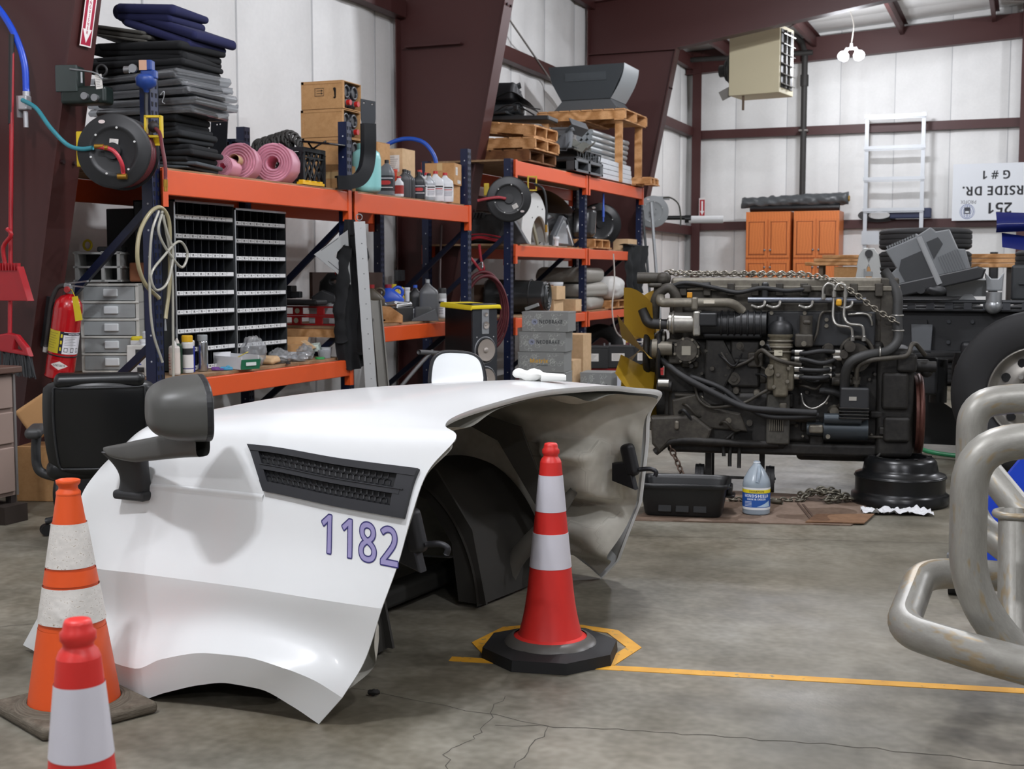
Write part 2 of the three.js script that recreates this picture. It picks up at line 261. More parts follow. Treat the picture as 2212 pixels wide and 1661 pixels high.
// twin-bulb lamps
const bulbM = new THREE.MeshStandardMaterial({ color: 0xffffff, emissive: 0xf4f6ff, emissiveIntensity: 9, roughness: 0.4 });
const capM = M(0xd8d8d8, 0.4, 0.3), cordM = M(0xb9b5ae, 0.7);
const lampWhere = ['between the heater and the end wall', 'above the white truck hood', 'above the camera side of the hood', 'over the far end of the rack', 'over the near right bay', 'over the middle right bay', 'over the right bay beyond the engine', 'over the far right corner', 'behind the viewer on the rack side', 'behind the viewer on the right'];
LAMPS.forEach(([x, y, z, cd], i) => {
  const t = thing('pendant_lamp', 'twin-bulb LED lamp glowing white on a cord, hung ' + lampWhere[i], 'lamp', [x, y, z]);
  const ry = roofY(x) - y - 0.1;
  for (const s of [-1, 1]) {
    const b = obj(t, 'bulb', lathe([[0, -0.085], [0.05, -0.08], [0.082, -0.05], [0.09, -0.01], [0.075, 0.035], [0.045, 0.06], [0, 0.065]], 20).rotateZ(s * 0.5).translate(s * 0.115, 0, 0), bulbM);
    obj(t, 'socket', cyl(0.032, 0.07, 0, 0, 0, 'y', 0.026, 14).rotateZ(s * 0.5).translate(s * 0.075, 0.085, 0), capM);
  }
  obj(t, 'splitter', [cyl(0.03, 0.09, 0, 0.14, 0, 'y', 0.02, 14), rbox(0.12, 0.04, 0.04, 0.015, 0, 0.105, 0)], capM);
  obj(t, 'cord', hose([[0, 0.18, 0], [0.03, 0.18 + (ry - 0.2) * 0.4, 0.01], [-0.03, 0.18 + (ry - 0.2) * 0.75, -0.01], [0, ry, 0]], 0.008, 20, 6), cordM);
  obj(t, 'junction_box', rbox(0.1, 0.08, 0.1, 0.008, 0, ry + 0.03, 0), M(0x9c9a96, 0.5, 0.5));
  for (const s of [-1, 1]) { const l = new THREE.PointLight(0xf6f8ff, cd / 2, 0, 2); l.position.set(s * 0.125, -0.02, 0); l.castShadow = true; l.shadow.radius = 4; l.name = 'bulb_light'; t.add(l); }
});
// ---------- the truck hood (local x = toward the nose, y up, z = far side) ----------
const hoodW = M(0xe9ebeb, 0.3, 0, { clearcoat: 0.35, clearcoatRoughness: 0.08 });
const hood = thing('truck_hood', 'white truck hood standing on the floor, numbered 1182, with grey hood mirrors', 'truck hood', [-1.704, 0, -4.054], 173.85 * DEG);
const HK = [   // lengthwise curves of the half section: [u, half width, height] from rear edge to nose
  [[-0.2, 0, 0.868], [0, 0, 0.885], [0.3, 0, 0.866], [0.7, 0, 0.828], [1.0, 0, 0.775], [1.25, 0, 0.66]],
  [[-0.2, 0.35, 0.856], [0, 0.35, 0.872], [0.3, 0.35, 0.854], [0.7, 0.35, 0.817], [1, 0.34, 0.765], [1.22, 0.32, 0.655]],
  [[-0.215, 0.58, 0.843], [0, 0.59, 0.85], [0.3, 0.6, 0.84], [0.7, 0.59, 0.806], [0.95, 0.57, 0.762], [1.14, 0.55, 0.655]],
  [[-0.25, 0.7, 0.828], [0, 0.71, 0.826], [0.3, 0.71, 0.825], [0.7, 0.69, 0.795], [0.9, 0.67, 0.762], [1.08, 0.64, 0.66]],
  [[-0.333, 0.782, 0.807], [0, 0.79, 0.795], [0.3, 0.79, 0.798], [0.6, 0.78, 0.785], [0.85, 0.75, 0.755], [1.03, 0.7, 0.665]],
  [[-0.27, 0.83, 0.715], [0, 0.835, 0.72], [0.3, 0.835, 0.735], [0.6, 0.835, 0.725], [0.85, 0.81, 0.7], [1.05, 0.755, 0.615]],
  [[-0.245, 0.876, 0.597], [0, 0.882, 0.605], [0.3, 0.882, 0.62], [0.6, 0.882, 0.62], [0.85, 0.86, 0.6], [1.08, 0.8, 0.54]],
  [[-0.22, 0.905, 0.47], [0, 0.915, 0.475], [0.3, 0.918, 0.485], [0.6, 0.918, 0.485], [0.85, 0.9, 0.475], [1.08, 0.835, 0.44]],
  [[-0.19, 0.945, 0.345], [0, 0.965, 0.352], [0.3, 0.98, 0.36], [0.65, 0.985, 0.358], [0.85, 0.955, 0.345], [1.0, 0.89, 0.335]],
  [[-0.13, 0.942, 0.19], [0, 0.955, 0.225], [0.3, 0.98, 0.255], [0.62, 0.99, 0.215], [0.9, 0.93, 0.2], [1.1, 0.872, 0.2]],
  [[-0.08, 0.98, 0.088], [0, 1.012, 0.138], [0.09, 1.04, 0.168], [0.2, 1.052, 0.183], [0.33, 1.06, 0.178], [0.5, 1.066, 0.138], [0.61, 1.066, 0.094], [0.9, 0.99, 0.1], [1.22, 0.88, 0.12]],
  [[0, 0.982, 0], [0.08, 1.0, 0.045], [0.18, 1.02, 0.085], [0.28, 1.034, 0.09], [0.375, 1.042, 0.073], [0.5, 1.054, 0.034], [0.6, 1.06, 0.001], [0.9, 0.98, 0], [1.3, 0.87, 0.02]],
];
function pchip(xs, ys, x) {
  const n = xs.length; let i = 0; while (i < n - 2 && x > xs[i + 1]) i++;
  const d = (k) => (ys[k + 1] - ys[k]) / (xs[k + 1] - xs[k]);
  const m = (k) => { if (k === 0) return d(0); if (k === n - 1) return d(n - 2); const a = d(k - 1), b = d(k); return a * b <= 0 ? 0 : 2 * a * b / (a + b); };
  const h = xs[i + 1] - xs[i], t = (x - xs[i]) / h, t2 = t * t, t3 = t2 * t;
  return (2 * t3 - 3 * t2 + 1) * ys[i] + (t3 - 2 * t2 + t) * h * m(i) + (-2 * t3 + 3 * t2) * ys[i + 1] + (t3 - t2) * h * m(i + 1);
}
function railPoint(j, s) { const k = HK[j], u = k[0][0] + (k[k.length - 1][0] - k[0][0]) * s, xs = k.map((p) => p[0]); return V(u, pchip(xs, k.map((p) => p[2]), u), pchip(xs, k.map((p) => p[1]), u)); }
// point on the skin: s 0 rear..1 nose, q 0 crown..11 lip; side -1 is the camera side
function hoodPoint(s, q, side = -1) {
  const seg = q <= 8 ? [0, 8] : q <= 10 ? [8, 10] : [10, 11];
  const j = Math.min(Math.floor(q), seg[1] - 1), t = q - j;
  const P = (k) => { if (k < seg[0]) { if (seg[0] === 0) { const r = railPoint(-k, s); r.z *= -1; return r; } return railPoint(seg[0], s).multiplyScalar(2).sub(railPoint(seg[0] + 1, s)); } if (k > seg[1]) return railPoint(seg[1], s).multiplyScalar(2).sub(railPoint(seg[1] - 1, s)); return railPoint(k, s); };
  const a = P(j - 1), b = P(j), c = P(j + 1), d = P(j + 2), f = (x0, x1, x2, x3) => 0.5 * (2 * x1 + (x2 - x0) * t + (2 * x0 - 5 * x1 + 4 * x2 - x3) * t * t + (3 * x1 - x0 - 3 * x2 + x3) * t * t * t);
  return V(f(a.x, b.x, c.x, d.x), f(a.y, b.y, c.y, d.y), side * f(a.z, b.z, c.z, d.z));
}
function hoodNormal(s, q, side = -1) { const e = 0.004, a = hoodPoint(Math.min(1, s + e), q, side).sub(hoodPoint(Math.max(0, s - e), q, side)), b = hoodPoint(s, q + 0.03, side).sub(hoodPoint(s, q - 0.03, side)); const n = a.cross(b).normalize(); if (n.z * side < 0 || (q < 3 && n.y < 0)) n.negate(); return n; }
function gridGeo(f, nu, nv) { const pos = [], uv = [], idx = []; for (let i = 0; i <= nu; i++) for (let k = 0; k <= nv; k++) { const p = f(i / nu, k / nv); pos.push(p.x, p.y, p.z); uv.push(i / nu, k / nv); } for (let i = 0; i < nu; i++) for (let k = 0; k < nv; k++) { const a = i * (nv + 1) + k, b = a + nv + 1; idx.push(a, b, a + 1, a + 1, b, b + 1); } const g = new THREE.BufferGeometry(); g.setAttribute('position', new THREE.Float32BufferAttribute(pos, 3)); g.setAttribute('uv', new THREE.Float32BufferAttribute(uv, 2)); g.setIndex(idx); g.computeVertexNormals(); return g; }
const inset = (p, d, q) => { const k = q < 4 ? 0 : Math.min(1, (q - 4) / 2); return V(p.x, Math.max(0.004, p.y - d * (1 - k * 0.85)), Math.sign(p.z) * Math.max(0, Math.abs(p.z) - d * (0.25 + 0.75 * k))); };
{
  const gs = [];
  gs.push(gridGeo((i, k) => { const q = (k - 0.5) * 16; return hoodPoint(i, Math.abs(q), q < 0 ? -1 : 1); }, 72, 128));
  for (const sd of [-1, 1]) { gs.push(gridGeo((i, k) => hoodPoint(i, 8 + k * 2, sd), 72, 16)); gs.push(gridGeo((i, k) => hoodPoint(i, 10 + k, sd), 72, 4)); }
  // rolled rear rim
  const rim = (k) => { const q = (k - 0.5) * 22, sd = q < 0 ? -1 : 1; return [Math.abs(q), sd]; };
  gs.push(gridGeo((i, k) => { const [q, sd] = rim(k), p = hoodPoint(0, q, sd); const n = V(0, -0.02 * (q < 4 ? 1 : 0.2), q < 4 ? 0 : -sd * 0.012); return p.clone().addScaledVector(n, i).add(V(0.01 * i * i, 0, 0)); }, 3, 160));
  obj(hood, 'outer_skin', gs, hoodW);
}
// moulded inner panels: dirty fibreglass, with the deep pockets of the far side
const fibre = noiseTex(512, (u, v) => { const a = tn(u, v, 9, 4), b = tn(u, v, 40, 2), g = Math.max(0, tn(u, v, 6, 9)) * 36, q = 212 + 14 * a + 9 * b - g; return [cl(q), cl(q - 3), cl(q - 14)]; });
const fibreM = new THREE.MeshStandardMaterial({ map: fibre, roughness: 0.6, side: THREE.DoubleSide });
const gauss = (x, y, x0, y0, a, b) => Math.exp(-((x - x0) * (x - x0)) / (a * a) - ((y - y0) * (y - y0)) / (b * b));
const sstep = (a, b, x) => { const t = Math.max(0, Math.min(1, (x - a) / (b - a))); return t * t * (3 - 2 * t); };
for (const sd of [-1, 1]) {
  obj(hood, 'inner_panel', uvMetres(gridGeo((i, k) => {
    const q = 0.2 + k * 10.6, s = 0.012 + i * 0.9, p = inset(hoodPoint(s, q, sd), 0.028, q); const h = p.y, u = p.x;
    let push = 0;
    push += 0.16 * sstep(0.62, 0.74, h) * (h < 0.83 ? 1 : 0) * sstep(0.9, 0.55, Math.abs(h - 0.8) * 6) * 0;
    const bump = (u0, h0, a, b2, n) => Math.exp(-Math.pow(Math.abs(u - u0) / a, n) - Math.pow(Math.abs(h - h0) / b2, n)); push += 0.2 * bump(0.03, 0.47, 0.13, 0.12, 6) + 0.035 * bump(-0.15, 0.5, 0.025, 0.08, 2) + 0.16 * bump(0.04, 0.2, 0.15, 0.1, 6) + 0.12 * bump(0.12, 0.64, 0.26, 0.1, 4) + 0.03 * bump(-0.2, 0.63, 0.022, 0.045, 2) - 0.02 * bump(-0.11, 0.5, 0.015, 0.12, 2);
    push += 0.05 * gauss(u, h, 0.35, 0.75, 0.25, 0.07);
    p.z -= sd * push; p.y -= 0.05 * gauss(u, Math.abs(p.z), -0.1, 0.45, 0.12, 0.12);
    return p;
  }, 60, 96)), fibreM);
}
// dark moulded wheel-arch liners, fire shield and struts inside
const linerM = M(0x35332f, 0.75), liner2 = M(0x24231f, 0.8);
for (const sd of [-1, 1]) {
  obj(hood, 'splash_liner', gridGeo((i, k) => { const a = PI * (0.02 + 0.96 * i); const r = 0.43 + 0.02 * Math.sin(k * 3); return V(0.62 - Math.cos(a) * r * 0.95, Math.max(0.01, Math.sin(a) * 0.52 - 0.02 + 0.03 * Math.sin(k * 6) * Math.sin(a)), sd * (0.3 + k * 0.6)); }, 40, 12), linerM);
  obj(hood, 'liner_wall', ext([[0.18, 0.02], [0.24, 0.3], [0.4, 0.52], [0.62, 0.6], [0.86, 0.54], [1.05, 0.3], [1.1, 0.02], [1.0, 0.02], [0.94, 0.25], [0.8, 0.4], [0.62, 0.45], [0.44, 0.4], [0.33, 0.24], [0.3, 0.02]], 0.012).translate(0, 0, sd * 0.32), linerM);
  obj(hood, 'support_strut', [hose([[0.24, 0.03, sd * 0.58], [0.2, 0.14, sd * 0.6], [0.06, 0.3, sd * 0.62], [-0.02, 0.42, sd * 0.66]], (t) => 0.03 + 0.014 * Math.sin(t * PI) - 0.012 * t, 16), rbox(0.1, 0.05, 0.16, 0.02, 0.25, 0.05, sd * 0.56)], M(0x5d5a53, 0.7));
  obj(hood, 'trim_flap', ext([[0.1, 0.42], [0.2, 0.66], [0.5, 0.74], [0.52, 0.7], [0.3, 0.6], [0.17, 0.4], [0.07, 0.24], [0.03, 0.3]], 0.01, 0.003).rotateY(sd * 0.12).translate(0, 0, sd * 0.66), M(0x3f3d38, 0.6));
  const lt = sub(hood, 'hood_latch');
  obj(lt, 'latch_body', [rbox(0.055, 0.13, 0.05, 0.02, -0.2, 0.535, sd * 0.79, 0, 0, -0.25), ext([[0, 0], [0.1, 0.03], [0.1, 0.1], [0.03, 0.11]], 0.04, 0.006).translate(-0.23, 0.42, sd * 0.79)], M(0x17171a, 0.5));
  obj(lt, 'hook', hose([[-0.24, 0.5, sd * 0.79], [-0.29, 0.505, sd * 0.79], [-0.31, 0.495, sd * 0.79], [-0.305, 0.478, sd * 0.79]], 0.009, 12), M(0x26262a, 0.45, 0.3));
}
obj(hood, 'fire_shield', [gridGeo((i, k) => V(0.9 + 0.06 * Math.sin(i * PI) - 0.04 * k, 0.05 + k * 0.66, -0.74 + i * 1.48), 20, 10), rbox(0.1, 0.07, 1.5, 0.02, 0.5, 0.06, 0), rbox(0.06, 0.06, 1.4, 0.02, 0.86, 0.42, 0)], liner2);
obj(hood, 'grille', [gridGeo((i, k) => V(1.24 - 0.16 * Math.pow(Math.abs(i * 2 - 1), 2) + 0.02 * (1 - k), 0.08 + k * 0.56, -0.56 + i * 1.12), 16, 8), ...[0.18, 0.28, 0.38, 0.48].map((y) => rbox(0.03, 0.03, 0.9, 0.01, 1.235, y, 0))], M(0x1d1e20, 0.4, 0.3));
for (const sd of [-1, 1]) {
  const hl = sub(hood, 'headlight');
  obj(hl, 'bezel', gridGeo((i, k) => V(0.99 + 0.16 * i * (1 - k) + 0.06 * (1 - k) * (1 - k) + 0.04 * i, 0.13 + k * 0.48, sd * (0.83 - 0.3 * i - 0.1 * k)), 8, 8), M(0x2b2d31, 0.3));
  obj(hl, 'lens', rbox(0.04, 0.26, 0.2, 0.018, 1.07, 0.33, sd * 0.66, 0, sd * 0.8, 0), M(0xd7dde2, 0.06, 0, { transmission: 0.7, thickness: 0 }));
  obj(hl, 'turn_signal', rbox(0.03, 0.07, 0.04, 0.01, 1.215, 0.17, sd * 0.8, 0, sd * 0.5, 0.3), M(0xd65a12, 0.25));
}
// side vent, conforming to the skin: frame, louvres, honeycomb
for (const sd of [-1, 1]) {
  const vt = sub(hood, 'side_vent');
  const plas = M(0x222327, 0.5), dark = M(0x0b0b0d, 0.7);
  const S = (u, q) => { const j = Math.floor(q), t = q - j, a = HK[j], b = HK[Math.min(11, j + 1)], u0 = a[0][0] + (b[0][0] - a[0][0]) * t, u1 = a[a.length - 1][0] + (b[b.length - 1][0] - a[a.length - 1][0]) * t; return (u - u0) / (u1 - u0); };
  // a: 0 front .. 1 rear, b: 0 top .. 1 bottom ; slanted front end
  const vp = (a, b, off) => { const uF = 0.355 - 0.1 * b, uR = -0.245 + 0.018 * b, u = uF + (uR - uF) * a, q = 4.84 + 1.12 * b + a * 0.13; const s = S(u, q), p = hoodPoint(s, q, sd); return p.addScaledVector(hoodNormal(s, q, sd), off); };
  const slab = (a0, b0, a1, b1, o0, o1, n = 14) => { const top = gridGeo((i, k) => vp(a0 + (a1 - a0) * i, b0 + (b1 - b0) * k, o1), n, 3); const e = (f) => gridGeo(f, n, 1); return join([top, e((i, k) => vp(a0 + (a1 - a0) * i, b0, o0 + (o1 - o0) * k)), e((i, k) => vp(a0 + (a1 - a0) * i, b1, o0 + (o1 - o0) * k)), e((i, k) => vp(a0, b0 + (b1 - b0) * i, o0 + (o1 - o0) * k)), e((i, k) => vp(a1, b0 + (b1 - b0) * i, o0 + (o1 - o0) * k))]); };
  obj(vt, 'vent_frame', [slab(0, 0, 1, 0.17, 0, 0.016), slab(0, 0.8, 1, 1, 0, 0.016), slab(0, 0.17, 0.055, 0.8, 0, 0.014), slab(0.9, 0.17, 1, 0.8, 0, 0.014)], plas);
  obj(vt, 'vent_backing', slab(0.04, 0.12, 0.92, 0.85, 0, 0.002), dark);
  obj(vt, 'louvre', [slab(0.04, 0.46, 0.94, 0.57, 0.002, 0.015), slab(0.04, 0.455, 0.96, 0.475, 0.01, 0.018)], plas);
  const hex = []; const tri = (p, q2) => { const d = q2.clone().sub(p); hex.push(box(d.length(), 0.003, 0.004).applyMatrix4(new THREE.Matrix4().makeBasis(d.clone().normalize(), V(0, 1, 0).addScaledVector(d.clone().normalize(), -d.clone().normalize().y).normalize(), d.clone().normalize().cross(V(0, 1, 0)).normalize()).setPosition(p.clone().add(q2).multiplyScalar(0.5)))); };
  for (const [b0, b1] of [[0.19, 0.45], [0.58, 0.79]]) for (let r = 0; r < 2; r++) for (let c = 0; c < 22; c++) { const a = 0.07 + (c + (r % 2) * 0.5) * 0.037, h = (b1 - b0) / 2, bb = b0 + r * h; if (a > 0.88) continue; tri(vp(a, bb, 0.004), vp(a, bb + h * 0.7, 0.004)); tri(vp(a, bb + h * 0.7, 0.004), vp(a + 0.0185, bb + h, 0.004)); tri(vp(a, bb + h * 0.7, 0.004), vp(a - 0.0185, bb + h, 0.004)); }
  obj(vt, 'honeycomb_mesh', hex, M(0x1b1c1f, 0.5));
  // small step line below the vent
  obj(hood, 'step_moulding', gridGeo((i, k) => { const u = 0.78 - i * 0.52, q = 6.02 + k * 0.16, s = S(u, q), p = hoodPoint(s, q, sd), w = Math.sin(Math.min(1, i * 4) * PI / 2); return p.addScaledVector(hoodNormal(s, q, sd), 0.0004 + 0.006 * w * Math.sin(k * PI) * (1 - k)); }, 24, 6), hoodW);
  if (sd < 0) {   // the number, printed on vinyl that follows the skin
    const tex = canvasTex(1024, 512, (x, w, h) => {
      x.clearRect(0, 0, w, h); x.textBaseline = 'alphabetic'; x.font = '500px sans-serif'; x.lineJoin = 'round';
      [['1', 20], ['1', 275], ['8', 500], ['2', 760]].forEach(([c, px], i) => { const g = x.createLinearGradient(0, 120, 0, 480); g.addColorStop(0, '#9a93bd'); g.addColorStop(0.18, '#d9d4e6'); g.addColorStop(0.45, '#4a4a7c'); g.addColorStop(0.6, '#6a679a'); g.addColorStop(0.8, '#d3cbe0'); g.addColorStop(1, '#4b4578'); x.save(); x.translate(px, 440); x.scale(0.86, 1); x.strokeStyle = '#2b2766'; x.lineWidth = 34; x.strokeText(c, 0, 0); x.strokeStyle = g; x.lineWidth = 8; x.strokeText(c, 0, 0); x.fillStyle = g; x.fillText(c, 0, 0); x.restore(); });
    });
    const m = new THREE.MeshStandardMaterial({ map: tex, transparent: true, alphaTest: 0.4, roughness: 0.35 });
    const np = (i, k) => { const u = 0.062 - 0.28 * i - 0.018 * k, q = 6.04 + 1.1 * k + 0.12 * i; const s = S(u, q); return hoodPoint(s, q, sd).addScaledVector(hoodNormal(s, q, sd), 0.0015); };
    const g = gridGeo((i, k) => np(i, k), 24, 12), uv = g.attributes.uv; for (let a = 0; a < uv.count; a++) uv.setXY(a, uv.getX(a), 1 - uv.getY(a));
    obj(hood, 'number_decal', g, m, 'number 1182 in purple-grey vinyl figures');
  }
  // hood mirror: foot, arm, head (and glass on its rear face)
  const mr = sub(hood, 'hood_mirror'); const grey = M(0x4b4b48, 0.42), greyD = M(0x2c2d2f, 0.5);
  const z0 = sd * 0.9;
  const foot = gridGeo((i, k) => { const a = i * 2 * PI, t = k, cx = 0.765 - 0.02 * Math.sin(t * 3) + 0.012 * t, cy = 0.575 + 0.135 * t, w = 0.06 - 0.02 * Math.sin(t * PI) + 0.022 * t, d = 0.035 - 0.008 * Math.sin(t * PI); const c = Math.cos(a), s2 = Math.sin(a), e = (v) => Math.sign(v) * Math.pow(Math.abs(v), 0.6); return V(cx + e(c) * w, cy, sd * (0.885 + 0.03 * t) + e(s2) * d); }, 24, 14);
  obj(mr, 'mirror_foot', [foot, rbox(0.13, 0.03, 0.08, 0.012, 0.76, 0.577, sd * 0.885)], greyD);
  const near = sd < 0;
  const armPts = (near ? [[0.84, 0.722, 0.915], [0.8, 0.724, 0.925], [0.7, 0.737, 0.955], [0.56, 0.762, 1.0], [0.43, 0.787, 1.03], [0.345, 0.803, 1.045]] : [[0.872, 0.722, 0.905], [0.83, 0.724, 0.905], [0.74, 0.733, 0.895], [0.64, 0.748, 0.875], [0.56, 0.766, 0.86], [0.515, 0.785, 0.85]]).map((p) => V(p[0], p[1], sd * p[2]));
  const armG = gridGeo((i, k) => { const a = i * 2 * PI, t = k, p = new THREE.CatmullRomCurve3(armPts).getPoint(t), w = 0.007 + 0.024 * Math.min(1, t * 2.2) + 0.012 * t * t, d = 0.024 + 0.012 * Math.min(1, t * 4) - 0.006 * t * t, e = (v) => Math.sign(v) * Math.pow(Math.abs(v), 0.5); return V(p.x, p.y - w * 0.4 + e(Math.cos(a)) * w, p.z + e(Math.sin(a)) * d); }, 24, 24);
  obj(mr, 'mirror_arm', armG, grey);
  // head in its own frame: glass toward -x, domed shell toward +x, turned inward to the cab
  const turnM = (g) => (near ? g.scale(1.2, 1.02, 1.16).rotateX(sd * 0.12).rotateY(-sd * 0.9).translate(0.4, 0.876, sd * 1.045) : g.scale(1.22, 1.04, 1.22).rotateX(-sd * 0.02).rotateY(-sd * 0.98).translate(0.595, 0.852, sd * 0.81));
  const shell = gridGeo((i, k) => { const a = i * 2 * PI, r = Math.sin(k * PI / 2), dome = Math.pow(1 - Math.pow(r, 4), 0.5), e = (v, n) => Math.sign(v) * Math.pow(Math.abs(v), n), yy = e(Math.sin(a), 0.62) * r, zz = e(Math.cos(a), 0.62) * r; return V(-0.03 + 0.125 * dome, yy * 0.088 * (1 - 0.1 * zz * sd), zz * (0.098 - 0.012 * yy)); }, 44, 18);
  obj(mr, 'mirror_head', turnM(shell), grey);
  const outl = (s) => Array.from({ length: 40 }, (_, i) => { const a = i / 40 * 2 * PI, e = (v) => Math.sign(v) * Math.pow(Math.abs(v), 0.6), zz = e(Math.cos(a)) * s, yy = e(Math.sin(a)) * s; return [zz * (0.098 - 0.012 * yy), yy * 0.088 * (1 - 0.1 * zz * sd)]; });
  obj(mr, 'mirror_rim', turnM(ext(outl(1.0), 0.02, 0.005, [outl(0.88)]).rotateY(-PI / 2).translate(-0.036, 0, 0)), M(0x17181b, 0.45));
  obj(mr, 'mirror_glass', turnM(ext(outl(0.9), 0.004).rotateY(-PI / 2).translate(-0.034, 0, 0)), M(0xf2f4f5, 0.02, 1));
}
single('work_glove', 'crumpled white glove lying on top of the hood rear edge', 'glove', [lumpy(sph(0.045, 0, 0.02, 0, 1.3, 0.5, 1, 24), 0.018, 18), ...[0, 1, 2].map((i) => lumpy(cyl(0.014, 0.09, 0.07 + i * 0.006, 0.012, -0.02 + i * 0.02, 'x', 0.01, 12), 0.005, 40, i))], M(0xe4e4e0, 0.9), [-1.66, 0.872, -4.36], 0.3);
// ---------- traffic cones ----------
const coneRed = M(0xd9302b, 0.42), tapeW = M(0xd9d7e0, 0.35), rubber = M(0x2b2a29, 0.65), rubberD = M(0x161617, 0.7);
function octPlate(R, h, y, top) { return [new THREE.CylinderGeometry(R * (top ?? 1), R, h, 8, 1).rotateY(PI / 8).translate(0, y, 0)]; }
function redCone(pos, turn, label) {
  const t = thing('traffic_cone', label, 'traffic cone', pos, turn, 'red and white cones');
  const b = obj(t, 'base', [toCreasedNormals(join(octPlate(0.232, 0.036, 0.018, 0.985)), 0.4), toCreasedNormals(join([new THREE.CylinderGeometry(0.15, 0.226, 0.01, 8, 1).rotateY(PI / 8).translate(0, 0.041, 0)]), 0.4)], rubberD);
  obj(b, 'weight_ring', lathe([[0.156, 0.04], [0.15, 0.05], [0.136, 0.062], [0.122, 0.066]], 40), M(0x55524e, 0.35));
  const R = (h) => { const k = Math.max(0, (0.28 - h) / 0.25); return 0.0335 + (0.66 - h) * 0.097 + 0.026 * k * k * k; };
  const part = (a, b2, o, n = 12) => lathe(Array.from({ length: n + 1 }, (_, i) => { const h = a + (b2 - a) * i / n; return [R(h) + o, h]; }), 44);
  obj(t, 'cone_body', [lathe([[0.128, 0.05], [0.13, 0.058], [R(0.07), 0.07]], 44), part(0.07, 0.645, 0, 30), lathe([[R(0.645), 0.645], [0.031, 0.655], [0.0245, 0.662], [0.024, 0.668], [0.0285, 0.674], [0.0285, 0.686], [0.024, 0.69], [0.0225, 0.7], [0.02, 0.706], [0.012, 0.708], [0, 0.708]], 32)], coneRed);
  obj(t, 'reflective_collar', [part(0.298, 0.412, 0.0012), lathe([[R(0.412), 0.412], [R(0.412) + 0.0012, 0.412]], 44)], tapeW);
  obj(t, 'reflective_collar', part(0.484, 0.603, 0.0012), tapeW);
  return t;
}
redCone([-1.433, 0, -3.945], 0.18, 'red cone with two clean white bands standing on the yellow octagon mark');
redCone([-1.4, 0, -1.63], 0.7, 'nearest red cone at the front edge, in front of the orange cone');
{
  const orange = M(0xe2541a, 0.5), t = thing('traffic_cone', 'bright orange cone with dirty torn white bands left of the hood', 'traffic cone', [-2.51, 0, -2.9], -0.42); t.scale.y = 1.03;
  const dirtyTape = noiseTex(512, (u, v) => { const a = tn(u, v, 40, 3), b = tn(u, v, 12, 8), c = tn(u, v, 110, 5); const k = (a + 0.6 * b > 0.62 || c + 0.5 * a > 0.78) ? 1 : 0; const q = 218 + 12 * b + 6 * c; return k ? [cl(160 + 40 * c), cl(145 + 40 * c), cl(125 + 30 * c)] : [cl(q), cl(q - 4), cl(q - 10)]; });
  const tm = new THREE.MeshStandardMaterial({ map: dirtyTape, roughness: 0.55 }); tm.map.repeat.set(2, 1);
  const R = (h) => 0.028 + (0.655 - h) * 0.163;
  const part = (a, b2, o, n = 10, seg = 40) => lathe(Array.from({ length: n + 1 }, (_, i) => { const h = a + (b2 - a) * i / n; return [R(h) + o, h]; }), seg);
  const cap = noiseTex(256, (u, v) => { const q = 26 * tn(u, v, 10, 3) + 14 * tn(u, v, 40, 6); return [cl(96 + q), cl(88 + q), cl(76 + q)]; });
  obj(t, 'base', [rbox(0.345, 0.034, 0.345, 0.014, 0, 0.017, 0), lathe([[0.165, 0.033], [0.15, 0.042], [0.13, 0.044]], 32)], new THREE.MeshStandardMaterial({ map: cap, roughness: 0.85 }));
  obj(t, 'cone_body', [part(0.036, 0.25, 0, 12), part(0.25, 0.618, -0.001, 20), lathe([[R(0.618), 0.618], [0.034, 0.625], [0.027, 0.632], [0.026, 0.64], [0.033, 0.648], [0.034, 0.657], [0.029, 0.659], [0.027, 0.65], [0, 0.648]], 32), part(0.372, 0.412, 0.002)], orange);
  const col = [part(0.268, 0.366, 0.0035, 8, 64), part(0.42, 0.54, 0.0025, 8, 64)];
  // torn lower collar: its edge pulled up where the sleeve has ripped
  warp(col[0], (v) => { const a = Math.atan2(v.x, v.z), k = gauss(a, v.y, 1.1, 0.268, 0.07, 0.05); v.y += 0.03 * k; const w = gauss(a, v.y, 0.8, 0.3, 0.3, 0.03); const r = Math.hypot(v.x, v.z), f = (r + 0.006 * w * (1 + nz(a * 14, v.y * 60))) / r; v.x *= f; v.z *= f; });
  for (const c of col) obj(t, 'reflective_collar', c, tm, 'dirty white band');
}
// ---------- pallet racks ----------
const blueP = M(0x16203f, 0.35), orangeB = M(0xd9531e, 0.42), zinc = M(0x9a9c9e, 0.35, 0.8), slotM = M(0x0a0c14, 0.8);
const ply = noiseTex(256, (u, v) => { const g = tn(u, v, 3, 4) * 6, q = 14 * Math.sin((v * 40 + g) * 1.6) + 14 * tn(u, v, 50, 2); return [cl(150 + q), cl(120 + q), cl(88 + q)]; });
const plyM = new THREE.MeshStandardMaterial({ map: ply, roughness: 0.8 });
const woodT = noiseTex(256, (u, v) => { const g = tn(u, v, 4, 7) * 5, q = 18 * Math.sin((v * 14 + g) * 2.2) + 12 * tn(u, v, 60, 3) + 14 * tn(u, v, 6, 5); return [cl(176 + q), cl(128 + q), cl(80 + q)]; });
const woodM = new THREE.MeshStandardMaterial({ map: woodT, roughness: 0.75 });
const XF = -4.735, XB = -5.62, POSTH = 2.38;
